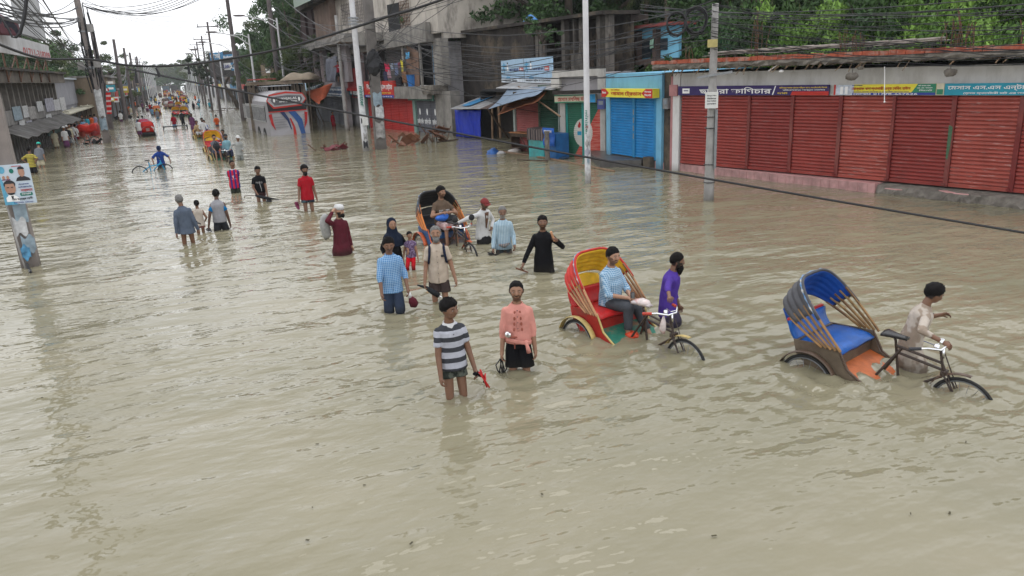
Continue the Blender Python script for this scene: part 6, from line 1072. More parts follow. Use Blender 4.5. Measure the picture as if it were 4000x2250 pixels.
class Person:
    def __init__(s, label, loc, rz, H_=1.68, skin='mid', lean=0, side=0, twist=0, head=(0, 0), pelvis=(0, 0, .93), rh=None, lh=None, rf=None, lf=None, re=(.4, -1, -.2), le=(-.4, -1, -.2), knee=(0, 1, 0), vox=.0115,
                 girth=1.06, beard=None, moust=False, hair='short', hairmat=None, group=None, fingers=True, tilt=0):
        s.k = H_/1.70; s.vox = vox/s.k; s.girth = girth; s.loc = loc; s.rz = rz; k = 1
        s.R = Matrix.Rotation(R_(-lean), 3, 'X')@Matrix.Rotation(R_(side), 3, 'Y'); s.R2 = s.R@Matrix.Rotation(R_(twist), 3, 'Z'); s.pel = Vector(pelvis)
        s.sh = {1: s.tp(.395, .145), -1: s.tp(.395, -.145)}; s.hip = {1: s.pel+Vector((.078, 0, -.03)), -1: s.pel+Vector((-.078, 0, -.03))}
        s.neck = s.tp(.50, 0); s.Rh = s.R2@Matrix.Rotation(R_(-head[0]), 3, 'Z')@Matrix.Rotation(R_(-head[1]), 3, 'X')@Matrix.Rotation(R_(tilt), 3, 'Y')@Matrix.Diagonal((1.13, 1.1, 1.08)); s.hc = s.neck+s.R2@Vector((0, .012, .06))+s.Rh@Vector((0, .012, .115))
        rh = rh or (.225, .04, .76); lh = lh or (-.225, .04, .76); rf = rf or (.1, 0, .06); lf = lf or (-.1, .0, .06)
        s.el = {}; s.wr = {}; s.kn = {}; s.an = {}
        for sd, t, h in ((1, rh, re), (-1, lh, le)): s.el[sd], s.wr[sd] = ik(s.sh[sd], t, .285, .26, h)
        for sd, t in ((1, rf), (-1, lf)): s.kn[sd], s.an[sd] = ik(s.hip[sd], t, .43, .42, knee)
        b = MB(); s.torso(b, TORSO, 0); b.caps(s.tp(.47, 0), .062, s.neck+s.R2@Vector((0, .01, .07)), .055)
        hc, Rh = s.hc, s.Rh; b.ball(hc, (.079, .096, .104), 16, 10, Rh); b.ball(hc+Rh@Vector((0, .022, -.06)), (.06, .068, .054), 12, 8, Rh); b.caps(hc+Rh@Vector((0, .088, .018)), .012, hc+Rh@Vector((0, .104, -.025)), .019, 8)
        for q in (-1, 1): b.ball(hc+Rh@Vector((q*.078, -.004, -.01)), (.012, .022, .032), 8, 6, Rh); b.ball(hc+Rh@Vector((q*.04, .068, -.028)), (.025, .02, .02), 8, 6, Rh)
        b.ball(hc+Rh@Vector((0, .084, -.055)), (.026, .014, .012), 8, 5, Rh)
        post = MB()
        for sd in (1, -1):
            b.caps(s.sh[sd], .05, s.el[sd], .039*s.girth); b.caps(s.el[sd], .040, s.wr[sd], .028)
            d = (s.wr[sd]-s.el[sd]).normalized(); w = s.wr[sd]; n = d.cross(Vector((0, 1, 0)) if abs(d.y) < .9 else Vector((0, 0, 1))).normalized(); t = d.cross(n).normalized(); # n: across the palm normal; t: across the knuckles
            b.caps(w, .026, w+d*.03, .03); b.box(w+d*.055, (.001, .001, .001)); q = Matrix((t, n, d)).transposed(); b.ball(w+d*.055, (.042, .02, .052), 10, 6, q)
            inw = (n if n.dot(s.pel-w) > 0 else -n)
            if fingers:
                for i, (o_, L_) in enumerate(((-.031, .06), (-.011, .072), (.011, .068), (.031, .055))):
                    p0 = w+d*.085+t*o_; p1 = p0+(d*.75+inw*.5).normalized()*L_*.5; p2 = p1+(d*.25+inw*.95).normalized()*L_*.5; post.tube([p0-d*.01, p0, p1, p2], [.0095, .0095, .0085, .0065], 6)
                tt = t if t.dot(Vector((0, 1, 0))) > 0 else -t; p0 = w+d*.035+tt*.03; p1 = p0+(d*.6+tt*.7+inw*.3).normalized()*.035; p2 = p1+(d*.9+inw*.5).normalized()*.03; post.tube([p0-tt*.012, p0, p1, p2], [.012, .012, .01, .0075], 6)
            b.caps(s.hip[sd], .07*s.girth, s.kn[sd], .052); b.caps(s.kn[sd], .05, s.an[sd], .034); fo = s.an[sd]+Vector((0, .02, -.02)); b.caps(fo, .035, fo+Vector((sd*.015, .15, -.015)), .03)
        b.v = [tuple(Vector(p)) for p in b.v]; me = remesh(b, s.vox)
        co = get_co(me); h = (co-np.array(hc))@np.array(Rh.inverted()).T; x, y, z = h.T; C = np.tile(np.array(SKIN[skin]), (len(co), 1)); hd = (np.abs(z) < .14) & (np.hypot(x, y) < .13)
        def paint(mk, c): C[mk & hd] = c
        ax = np.abs(x); dk = (.02, .015, .013); sk = np.array(SKIN[skin])
        pass
        if hair:
            hcx = (.13, .125, .12) if hairmat is hairg else dk; paint(((ax > .05) & (y < .03) & (z > -.012)) | ((y < -.02) & (z > -.075)) | (z > .066), hcx)
        if moust or beard: paint((y > .07) & (ax < .032) & (z > -.05) & (z < -.038), dk if not (beard and beard[0] == 'grey') else (.2, .2, .2))
        if beard:
            bc = {'black': dk, 'grey': (.25, .24, .23), 'stub': sk*.4}[beard[0]]; paint(((z < -.05) & (y > -.0) & ((ax > .022) | (z < -.068))) | ((ax > .055) & (y > .0) & (z < -.01) & (z > -.07)), bc)
            if beard[1] > 0:
                bb = MB(); L_ = beard[1]; bb.tube([hc+Rh@Vector((0, .06, -.07)), hc+Rh@Vector((0, .075, -.10)), hc+Rh@Vector((0, .07, -.10-L_*.6)), hc+Rh@Vector((0, .06, -.10-L_))], [.05, .056, .045, .018], 10); s.beard = (bb, beard)
        if len(post.v): # fingers joined to the same mesh
            o = len(me.vertices); me2 = bpy.data.meshes.new('body'); pv = [tuple(v.co) for v in me.vertices]+post.v; pf = [tuple(p.vertices) for p in me.polygons]+[tuple(i+o for i in f) for f in post.f]; me2.from_pydata(pv, [], pf)
            me2.polygons.foreach_set('use_smooth', [True]*len(me2.polygons)); C = np.concatenate([C, np.tile(np.array(SKIN[skin])*.95, (len(post.v), 1))]); bpy.data.meshes.remove(me); me = me2
        else: me.name = 'body'
        setcol(me, C); me.materials.append(skinm); s.o = link('person', me, None, label=label, cat='person', group=group); s.o.location = loc; s.o.rotation_euler = (0, 0, rz); s.o.scale = (s.k,)*3
        if getattr(s, 'beard', None): s.beard[0].build('beard', hairg if s.beard[1][0] == 'grey' else hairm, s.o, True)
        if hair: s.hair(hair, hairmat or hairm)
        if vox < .016:
            hp = lambda x_, y_, z_: hc+Rh@Vector((x_, y_, z_)); e = MB(); w2 = MB(); br = MB(); mo = MB()
            for q in (-1, 1): w2.ball(hp(q*.031, .083, .002), (.0135, .007, .0055), 8, 5, Rh); e.ball(hp(q*.031, .088, .002), (.0048, .004, .0048), 6, 4, Rh); br.tube([hp(q*.012, .094, .019), hp(q*.03, .091, .025), hp(q*.05, .078, .019)], [.0025, .0032, .002], 5)
            mo.tube([hp(-.024, .080, -.057), hp(0, .094, -.055), hp(.024, .080, -.057)], [.003, .0055, .003], 5)
            w2.build('eye_white', eyew, s.o); e.build('iris', hairm, s.o); br.build('eyebrow', hairm, s.o); mo.build('mouth', lipm, s.o)
    def tp(s, dz, x=0., y=0.):           # point on the bending spine
        f = min(1., max(0., (dz+.02)/.22)); Rk = Matrix.Identity(3).lerp(s.R, f) if f < 1 else s.R; Rk2 = s.R2 if dz > .3 else Rk
        base_ = s.pel+Rk@Vector((0, 0, dz)); return base_+Rk2@Vector((x, y, 0))
    def torso(s, mb, rings, add, n=16, sx=1., sy=1.):
        rs = []
        for dz, rx, ry in rings:
            g = s.girth if .02 < dz < .34 else (1+(s.girth-1)*.4); rs.append([s.tp(dz, math.cos(2*PI*j/n)*(rx*(1+(g-1)*.45)*sx+add), (math.sin(2*PI*j/n)*(ry*sy*g+add)+(g-1)*.04*(1 if .02 < dz < .34 else 0))) for j in range(n)])
        mb.rings(rs)
    def shirt(s, mat_, sleeve='short', hem=-.12, add=.02, wr=.019, flare=.0, name='shirt', collar=True, seed=0, **k):
        b = MB(); T_ = [r for r in TORSO if r[0] > hem+.03]; r0 = T_[0]; lo = [(hem, .156+flare, .12+flare*.8)]
        if hem < -.3: lo.append((-.2, .16+flare*.5, .125+flare*.5))
        lo.append((-.05, .158, .12)) if hem < -.08 else None
        rr = lo+[r for r in T_ if r[0] > lo[-1][0]+.02]; s.torso(b, rr[:-1]+[(.488, .068, .058)], add)
        for sd in (1, -1):
            f = {'none': 0, 'cap': .3, 'short': .62, 'half': .95}.get(sleeve, 1); e = s.el[sd]; a = s.sh[sd]
            if f == 0: continue
            if f < 1: b.caps(a, .061, a.lerp(e, f), .058, 12, False, True)
            else:
                b.caps(a, .060, e, .051, 12); g = {'long': .96, 'rolled': .3, 'rolled2': .55}.get(sleeve, .96); b.caps(e, .048, e.lerp(s.wr[sd], g), .038, 12, False, True)
        me = remesh(b, s.vox, 2); wrinkle(me, wr, seed); me.materials.append(mat_); o = link(name, me, s.o, **k)
        if collar:
            c = MB(); n = 12; c.rings([[s.tp(.49+h+.012*math.cos(2*PI*j/n+PI/2), math.cos(2*PI*j/n)*(.064+q), math.sin(2*PI*j/n)*(.058+q)+.008) for j in range(n)] for q, h in ((.028, -.032), (.012, .02), (.004, .022), (.003, -.03))], caps=False); c.build('collar', collar if not isinstance(collar, bool) else mat_, o, True)
        return o
    def legs(s, mat_, f=.55, add=.02, name='shorts', wr=.011, loose=.02, low=None):
        b = MB(); s.torso(b, [(-.11, .142, .105), (-.02, .15, .112), (.05, .14, .105)], .006)
        for sd in (1, -1):
            h, k, a = s.hip[sd], s.kn[sd], s.an[sd]
            if f <= 1: b.caps(h, .076*s.girth, h.lerp(k, f*1.0), .06+add+loose*.5, 12, False, True)
            else: b.caps(h, .076*s.girth, k, .058+add, 12); b.caps(k, .055+add, k.lerp(a, f-1), .042+add, 12, False, True)
        me = remesh(b, s.vox, 2); wrinkle(me, wr, 3.); me.materials.append(mat_); return link(name, me, s.o)
    def skirt(s, mat_, z=.3, r=.2, name='lungi', wr=.012, ry=.17, top=.1):
        b = MB(); p = s.pel; k = (s.kn[1]+s.kn[-1])/2; n = 16
        b.rings([[s.tp(top*.2, math.cos(2*PI*j/n)*.13, math.sin(2*PI*j/n)*.10) for j in range(n)], [p+Vector((math.cos(2*PI*j/n)*.15, math.sin(2*PI*j/n)*.115, -.08)) for j in range(n)], [Vector((math.cos(2*PI*j/n)*r+(k.x+p.x)/2, math.sin(2*PI*j/n)*ry+k.y*.8, (p.z+z)/2)) for j in range(n)], [Vector((math.cos(2*PI*j/n)*r*1.02+k.x, math.sin(2*PI*j/n)*ry+k.y*.8, z)) for j in range(n)]])
        me = remesh(b, s.vox, 2); wrinkle(me, wr, 5., 9.); me.materials.append(mat_); return link(name, me, s.o)
    def hair(s, kind, mat_):
        n = 28; rows = 9; o_ = []; i_ = []
        for r in range(rows+1):
            ro, ri = [], []
            for j in range(n):
                a = 2*PI*j/n; fy = math.sin(a)  # +1 front
                lim = {'short': (58, 96, 128), 'thick': (62, 98, 130), 'recede': (48, 94, 126), 'buzz': (50, 90, 120), 'long': (56, 100, 140), 'cap': (72, 80, 90), 'bun': (56, 90, 122)}[kind]; lim = lim[1]+(lim[0]-lim[1])*max(0, fy)**1.2+(lim[2]-lim[1])*max(0, -fy)+(0 if kind == 'cap' else 5*mn.noise(Vector((a*3, s.loc[0], 0)))+4*math.cos(4*a))
                el = R_(lim)*r/rows; q = {'short': .014, 'thick': .024, 'recede': .009, 'buzz': .004, 'long': .02, 'cap': .014, 'bun': .012}[kind]; q *= 1+.8*mn.noise(Vector((math.cos(a)*4, math.sin(a)*4, r*1.3+s.loc[0])))+.5*mn.noise(Vector((math.cos(a)*11, math.sin(a)*11, r*2.3))) if kind != 'cap' else 1
                d = Vector((math.cos(a)*math.sin(el), math.sin(a)*math.sin(el), math.cos(el))); c = lambda e: s.hc+s.Rh@Vector((d.x*(.080+e), d.y*(.097+e)-.004, d.z*(.105+e)+.002))
                ro.append(c(q*(1-.97*(r/rows)**(3 if kind != 'thick' else 5))+.005*mn.noise(d*16) if kind != 'cap' else q)); ri.append(c(-.012))
            o_.append(ro); i_.append(ri)
        b = MB(); b.rings(o_+[i_[-1]]); 
        if kind == 'cap': b.sheet(lambda u, v: s.hc+s.Rh@Vector(((u-.5)*.15, .085+.075*v*(1-abs(u-.5)*.9), .035-.012*v)), 6, 3, .006)
        if kind == 'bun': b.ball(s.hc+s.Rh@Vector((0, -.12, -.02)), .045, 10, 6)
        return b.build('cap' if kind == 'cap' else 'hair', mat_, s.o, True)
    def wear(s, name, b, mat_, smooth=True): return b.build(name, mat_, s.o, smooth)
    def W(s, p): return s.o.matrix_basis@Vector(p)      # model point -> world
    def hand(s, sd): return s.W(s.wr[sd]+(s.wr[sd]-s.el[sd]).normalized()*.09)
def face_yaw(g, yaw): return math.atan2(-g.y, -g.x)-PI/2+R_(yaw)
def stand(label, u, v, vt, H_=1.68, yaw=0, ut=None, **k):
    g = G(u, v); ht_ = HT(g, ut if ut else u, vt); lean_ = k.get('hd', 0); k.pop('hd', None); z = ht_-H_+lean_
    P = Person(label, (g.x, g.y, z), face_yaw(g, yaw), H_, **k); P.zw = -z/P.k; return P
ck = lambda nm, a, b, per=.028: cloth(nm, a, b, 'check', per, .42, wave=.004)
plain = lambda nm, a: cloth(nm, a)
jean = plain('dark_denim', (.035, .05, .085)); blk = plain('black_cloth', (.009, .009, .011)); drk = plain('charcoal_cloth', (.03, .032, .036)); khk = plain('khaki_cloth', (.22, .18, .11)); wht = plain('white_cloth', (.6, .6, .6)); mrn = plain('maroon_cloth_w', (.10, .018, .028))
# ---- the walkers, nearest first
def buttons(P, o, n=5, x=0., mat_=None, z0=.05, z1=.43, y=.135):
    b = MB()
    for k in range(n): q = P.tp(z0+(z1-z0)*k/(n-1), x, y*P.girth*(1 if k < n-1 else .93)); b.ball(q, .007, 6, 4)
    b.build('button', mat_ or letk, o)
def placket(P, o, mat_, z0=-.1, z1=.44, y=.138, w=.018, name='placket'):
    b = MB(); b.sheet(lambda u, v: P.tp(z0+(z1-z0)*v, (u-.5)*w, (y-.02*max(0, v-.8)*5)*P.girth), 2, 10, .004); b.build(name, mat_, o, True)
def sandals(label, c, col, rz=0, dz=0., n=2, flip=0.):
    T = thing('sandals', label, 'sandals', loc=c, rz=rz)
    for k in range(n):
        b = MB(); R3 = Matrix.Rotation(R_(62+12*k+flip), 3, 'X'); pts = []; m_ = 12
        for j in range(m_): a = 2*PI*j/m_; pts.append(R3@Vector((.042*math.cos(a)*(1 if math.sin(a) > 0 else .8)+.045*k-.02, .13*math.sin(a), 0)))
        b.poly(pts, .018, R3@Vector((0, 0, 1))); b.build('sole', col, T); b = MB(); b.tube([R3@Vector((-.035+.045*k-.02, -.0, .02)), R3@Vector((.045*k-.02, .05, .05)), R3@Vector((.035+.045*k-.02, .0, .02))], .009, 5); b.build('strap', col, T)
    return T
# boy in striped polo
P = stand('smiling boy in a grey and white striped polo shirt and camouflage shorts, holding sandals', 1778, 1541, 1172, 1.66, 18, head=(-28, 6), skin='dark', rh=(.22, .16, .72), lh=(-.24, .12, .80), hair='thick', vox=.0105, side=2)
o = P.shirt(cloth('rugby_stripes', (.43, .44, .50), (.045, .047, .055), 'stripes', .135, .45, 2, .004), 'short', -.10, seed=1, collar=wht, name='polo_shirt'); buttons(P, o, 3, z0=.33, z1=.43)
P.legs(cloth('camo', (.10, .11, .09), (.03, .035, .03), 'blotch', .06), .42)
b = MB(); b.sheet(lambda u, v: P.hc+P.Rh@Vector(((u-.5)*.04, .092-.006*abs(u-.5)*4, -.054-.008*v*(1-4*(u-.5)**2))), 6, 2, .002); b.build('teeth', letw, P.o)
h = P.hand(-1); sandals('black and white folded umbrella handle with red sandals held by the boy in stripes', h+Vector((.06, -.05, -.05)), letr, 1.4)
T = thing('folded_umbrella', 'short black folded umbrella in the hand of the boy in stripes', 'umbrella', loc=h, rz=.9); b = MB(); b.tube([(-.1, 0, .06), (.05, 0, .0), (.2, 0, -.09)], [.02, .035, .022], 8); b.build('canopy', blk, T); b = MB(); b.tube([(.2, 0, -.09), (.25, 0, -.12), (.28, 0, -.15), (.27, 0, -.19), (.24, 0, -.19)], .011, 6); b.build('handle', black_p, T)
b = MB(); b.sheet(lambda u, v: (-.02+.12*u, -.03, .03-.05*u+.04*v), 3, 2, .01); b.build('pale_strap', wht, T)
# man in pink kurta shirt
P = stand('man in a pink embroidered shirt tied at the waist and black shorts', 2030, 1438, 1105, 1.68, 0, head=(0, 2), skin='mid', rh=(.24, .10, .68), lh=(-.22, .06, .74), hair='recede', beard=('stub', 0), moust=True, vox=.0105, girth=1.1)
pk = plain('pink_cloth', (.62, .27, .225)); o = P.shirt(pk, 'rolled', -.02, seed=2, name='pink_shirt'); buttons(P, o, 4, z0=.2, z1=.44, y=.137); placket(P, o, pk, .16, .45, .137)
motif = M('motif_brown', (.30, .09, .06), .8, world=False)
for sx in (-1, 1):
    for k in range(4):
        b = MB(); c = P.tp(.42-.075*k-.01, sx*(.034+.006*k), .1305*P.girth if k else .126); b.ball(c, (.013, .008, .026), 8, 6); b.build('embroidery', motif, o)
b = MB(); b.sheet(lambda u, v: P.tp(-.02+.05*v+.03*math.sin(u*5), .17*math.cos(PI*u), (.152*P.girth)*math.sin(PI*u)), 14, 3, .012); b.ball(P.tp(-.0, -.1, .15), (.035, .03, .04), 8, 6); b.tube([P.tp(-.0, -.1, .16), P.tp(-.08, -.12, .17), P.tp(-.13, -.13, .16)], [.02, .03, .035], 6); b.build('knot', pk, o, True)
P.legs(blk, .78, .03, 'black_shorts', loose=.04)
c = P.W(P.tp(.13, .13, .16)); T = thing('umbrella_head', 'silver umbrella handle tucked under the arm of the man in pink', 'umbrella', loc=c); b = MB(); b.ball((0, 0, 0), (.045, .06, .045), 10, 7); b.build('knob', chrome, T); b = MB(); b.tube([(.02, -.01, -.04), (.1, -.02, -.05), (.15, -.02, -.06)], .012, 6); b.tube([(.08, -.02, -.06), (.07, -.03, -.2)], .007, 5); b.build('strap', motif, T)
h = P.hand(1); T = thing('leather_straps', 'thin black sandals dangling by their straps from the pink shirted man\'s hand', 'sandals', loc=h)
for k, (x, w_) in enumerate(((-.05, .03), (0., .012), (.045, .03))): b = MB(); b.tube([(x*.3, 0, 0), (x+w_, -.01, -.08), (x+w_*.5, 0, -.16), (x*.4, .01, -.22)], .0095, 5); b.tube([(x*.3, 0, 0), (x-w_, .01, -.08), (x-w_*.5, 0, -.15), (x*.4, .01, -.22)], .0095, 5); b.build('strap', black_p, T)
# man in blue checked shirt
P = stand('thin man in a blue gingham shirt and rolled jeans, head lowered', 1540, 1212, 928, 1.68, 5, head=(0, 14), skin='dark', rh=(.2, .22, .78), lh=(-.24, .16, .84), re=(1, -.5, 0), moust=True, lf=(-.1, .2, .06), vox=.0115)
o = P.shirt(ck('blue_gingham', (.04, .19, .44), (.36, .5, .66), .03), 'rolled', -.15, flare=.01, seed=3, name='checked_shirt'); placket(P, o, ck('blue_gingham', 0, 0), -.1, .4, .14); P.legs(jean, 1.15, .028, 'rolled_jeans')
h = P.hand(-1); T = thing('wrapped_bundle', 'small maroon and white wrapped bundle hanging from the hand of the gingham shirted man', 'bag', loc=h); b = MB(); b.tube([(0, 0, .02), (.02, 0, -.06)], [.03, .035], 8); b.build('white_wrap', wht, T, True); b = MB(); b.tube([(.02, 0, -.05), (.05, 0, -.12), (.08, .0, -.2), (.1, 0, -.24)], [.03, .07, .075, .02], 8); b.build('cloth', mrn, T, True)
# man in beige shirt with backpack
P = stand('grey bearded man in a cream short sleeved shirt with backpack straps', 1720, 1168, 888, 1.72, 0, head=(0, 0), skin='mid', rh=(.24, .12, .8), lh=(-.3, .1, .72), hair='recede', hairmat=hairg, beard=('grey', .02), girth=1.08, vox=.0115)
bg_ = plain('cream_cloth', (.50, .42, .34)); o = P.shirt(bg_, 'short', -.16, seed=4, name='cream_shirt'); buttons(P, o, 6, z0=-.08, z1=.4, y=.14); placket(P, o, bg_, -.14, .42, .139)
b = MB(); b.box(P.tp(.31, -.09, .132), (.055, .012, .035)); b.build('pocket_phone', letk, o); P.legs(plain('brown_cloth', (.055, .04, .038)), .72, .03, loose=.03)
bp_ = plain('navy_strap', (.02, .025, .05)); T = thing('backpack', 'dark backpack on the back of the man in the cream shirt', 'backpack', loc=P.o.location, rz=P.rz); T.scale = P.o.scale
b = MB(); b.ball(P.tp(.22, 0, -.2), (.15, .09, .22), 12, 8); b.build('sack', bp_, T, True)
for q in (-1, 1): b = MB(); b.tube([P.tp(.42, q*.11, -.12), P.tp(.475, q*.115, -.02), P.tp(.44, q*.12, .1), P.tp(.34, q*.128, .13), P.tp(.2, q*.15, .1), P.tp(.12, q*.16, -.05)], [.012, .022, .022, .022, .02, .012], 5); b.build('strap', bp_, T, True)
h = P.hand(1); T = thing('folded_umbrella', 'dark folded umbrella held low by the man in the cream shirt', 'umbrella', loc=h, rz=-.3); b = MB(); b.tube([(-.12, 0, .05), (.02, 0, .0), (.12, 0, -.08), (.24, 0, -.17)], [.012, .03, .05, .045], 8); b.build('canopy', drk, T, True); b = MB(); b.tube([(.24, 0, -.17), (.28, 0, -.2)], .014, 6); b.build('tip', chrome, T)
# woman in black hijab with a child
P = stand('smiling woman in a navy headscarf and black dress carrying a child', 1545, 1052, 858, 1.55, 8, head=(-8, 4), skin='mid', rh=(.2, .12, .9), lh=(-.28, .2, 1.02), hair=None, vox=.0125, girth=1.1)
b = MB(); b.ball(P.hc+P.Rh@Vector((0, -.03, .012)), (.1, .1, .125), 14, 9, P.Rh); b.caps(P.hc+Vector((0, -.03, -.05)), .1, P.tp(.4), .15); s_ = P; P.torso(b, [(.2, .19, .14), (.34, .2, .15), (.44, .17, .12), (.5, .1, .09)], .02); me = remesh(b, P.vox, 3); wrinkle(me, .01, 4.)
me.materials.append(plain('navy_scarf', (.012, .018, .035))); link('headscarf', me, P.o); P.shirt(blk, 'rolled2', -.3, flare=.03, collar=False, name='dress'); P.skirt(blk, .2, .2, 'skirt')
Q = Person('small child in a lilac top and red trousers carried on the woman\'s arm', tuple(P.W((-.36, .06, .30))), P.rz-.35, 1.02, 'mid', head=(-30, 0), pelvis=(0, 0, .9), rh=(.25, .1, .78), lh=(-.25, .1, .75), rf=(.12, .1, .2), lf=(-.1, .0, .16), vox=.011)
Q.shirt(cloth('lilac_print', (.26, .2, .32), (.1, .06, .12), 'blotch', .05), 'cap', -.08, name='top'); Q.legs(plain('bright_red_cloth', (.55, .01, .02)), 1.7, .01, 'trousers')
# man in maroon robe with cap and sack
P = stand('man in a long maroon robe and white cap with a sack on his shoulder', 1338, 992, 806, 1.70, 32, head=(-25, 4), skin='light', rh=(.17, .05, 1.62), re=(1, .4, -.6), lh=(-.22, .08, .74), hair=None, beard=('black', .02), vox=.012, girth=1.1)
P.shirt(mrn, 'long', -.62, .022, flare=.075, wr=.012, name='robe', seed=6)
b = MB(); n = 18; b.rings([[P.hc+P.Rh@Vector((math.cos(2*PI*j/n)*r, math.sin(2*PI*j/n)*r*1.2, z)) for j in range(n)] for r, z in ((.082, .03), (.085, .085), (.07, .12), (.03, .135))]); b.build('skullcap', wht, P.o, True)
T = thing('plastic_sack', 'pale grey plastic sack carried over the shoulder of the man in maroon', 'sack', loc=P.W((.27, -.12, 1.32))); b = MB(); b.tube([(0.02, 0, .24), (0, 0, .16), (-.02, 0, 0), (0, 0, -.22), (0, 0, -.3)], [.05, .09, .11, .105, .05], 12); b.v = [tuple(Vector(p)*(1+.12*mn.noise(Vector(p)*13))) for p in b.v]; b.build('sack', M('plastic_grey', (.30, .30, .29), .35, .3, 8., world=False), T, True)
# man in black
P = stand('man all in black with one hand raised to his shoulder and a brown sandal', 2125, 1056, 848, 1.74, -4, head=(-8, 0), skin='dark', rh=(.42, .18, .75), lh=(-.27, .22, 1.3), le=(-1, -.2, -1), hair='short', beard=('stub', 0), rf=(.14, 0, .06), lf=(-.22, .1, .06), vox=.0125, girth=1.1)
P.shirt(blk, 'long', -.30, .02, flare=.02, wr=.009, name='kurta', seed=7); P.legs(blk, 1.9, .03, 'trousers'); sandals('single brown sandal in the lowered hand of the man in black', P.hand(1)+Vector((0, 0, -.05)), M('tan_leather', (.15, .06, .03), .6, world=False), 1.2, n=1, flip=-40)
T = thing('folded_paper', 'small orange and white roll held at the shoulder of the man in black', 'roll', loc=P.hand(-1)+Vector((0, .02, .0))); b = MB(); b.tube([(0, 0, -.05), (-.08, -.02, .14)], .022, 8); b.build('roll', M('orange_roll', (.55, .28, .15), .6, world=False), T)
# older man in light striped shirt
P = stand('thin older man in a pale blue striped shirt with wet lungi', 1968, 982, 808, 1.66, 6, head=(0, 4), skin='dark', rh=(.26, .18, .74), lh=(-.22, .2, .86), lean=4, hair='recede', hairmat=hairg, beard=('grey', 0), vox=.0125)
P.shirt(cloth('pale_stripes', (.42, .55, .62), (.16, .26, .38), 'stripes', .035, .28, 0, .004), 'long', -.16, flare=.015, seed=8, name='striped_shirt'); P.legs(cloth('wet_lungi', (.05, .07, .08), (.16, .12, .1), 'blotch', .12), .62, .035); sandals('black sandals held at the water line by the older man in the pale striped shirt', P.hand(1)+Vector((0, 0, -.03)), black_p, 1.5, flip=-50)
b = MB(); b.tube([P.tp(-.04, .12, .14), P.tp(-.06, 0, .18), P.tp(-.02, -.12, .14)], [.02, .05, .02], 8); b.build('waist_bundle', cloth('waist_check', (.3, .25, .22), (.1, .12, .14), 'stripes', .04, .5, 0), P.o, True)
# red polo
P = stand('bearded man in a plain red polo shirt carrying purple sandals', 1207, 823, 648, 1.78, 6, head=(-10, 4), skin='dark', rh=(.26, .12, .74), lh=(-.25, .06, .76), hair='thick', beard=('black', .05), vox=.0135); o = P.shirt(plain('red_polo', (.36, .012, .022)), 'short', -.16, flare=.01, seed=9, name='polo_shirt'); P.legs(cloth('dark_lungi', (.03, .035, .05), (.06, .1, .12), 'blotch', .1), .5, .035, 'folded_lungi')
sandals('purple sandals dangling from the hand of the man in the red polo', P.hand(1)+Vector((-.06, 0, -.08)), M('purple_leather', (.16, .02, .06), .6, world=False), .5)
# black tee with umbrella
P = stand('man in a black printed T-shirt holding a closed umbrella across his waist', 1022, 786, 650, 1.70, 0, head=(-4, 16), skin='dark', rh=(.1, .22, .86), lh=(-.2, .2, .8), re=(1, -.6, 0), vox=.0135); o = P.shirt(blk, 'short', -.04, seed=10, name='tshirt'); P.legs(plain('dark_maroon_cloth', (.06, .03, .03)), .34, .02)
text(o, 'PARIS', P.tp(.28, 0, .145), -.2, .06, M('grey_print', (.3, .3, .3), world=False), .004); b = MB(); b.tube([P.tp(.42, -.03, .12), P.tp(.3, .0, .14), P.tp(.15, -.03, .14), P.tp(.0, -.05, .14)], .006, 4); b.build('zip_line', wht, o)
h = P.hand(1); T = thing('long_umbrella', 'long dark closed umbrella with curved handle held by the man in the black tee', 'umbrella', loc=h+Vector((0, -.04, 0))); b = MB(); b.tube([(-.12, 0, .03), (.0, 0, .0), (.2, 0, -.07), (.62, 0, -.17)], [.012, .045, .05, .008], 8); b.build('canopy', drk, T, True); b = MB(); b.tube([(-.12, 0, .03), (-.34, 0, .06), (-.42, 0, .06), (-.45, 0, .02), (-.43, 0, -.02)], .012, 5); b.build('handle', woodd, T)
T = thing('dark_bag', 'dark bag dangling below the hand of the man in the black tee', 'bag', loc=P.hand(-1)+Vector((.02, -.02, -.16))); b = MB(); b.ball((0, 0, 0), (.09, .05, .14), 10, 7); b.build('sack', black_p, T, True); b = MB(); b.tube([(-.04, 0, .1), (0, 0, .2), (.04, 0, .1)], .008, 4); b.build('handle', black_p, T)
# football shirt
P = stand('man in a red and blue striped football shirt, hands behind his back', 922, 752, 628, 1.72, 0, head=(-24, 2), skin='dark', rh=(.1, -.2, .82), lh=(-.1, -.2, .82), re=(1, -.6, 0), le=(-1, -.6, 0), hair='buzz', moust=True, vox=.014)
o = P.shirt(cloth('football_stripes', (.045, .035, .19), (.48, .015, .04), 'stripes', .125, .5, 0, .002), 'short', -.16, seed=11, name='football_shirt', collar=wht); text(o, 'T', P.tp(.24, .02, .146), -.07, .075, letw, .004); text(o, '· · ·', P.tp(.17, .0, .146), -.14, .02, letw, .004); b = MB(); b.ball(P.tp(.36, -.08, .12), (.02, .006, .025), 8, 5); b.build('crest', letw, o); P.legs(plain('olive_cloth', (.04, .05, .035)), 1.05, .02, 'olive_trousers')
for q in (-1, 1): b = MB(); n = 12; c = P.sh[q].lerp(P.el[q], .6); d = (P.el[q]-P.sh[q]).normalized(); b.tube([c-d*.008, c+d*.012], .064, 12); b.build('cuff', wht, o, True)
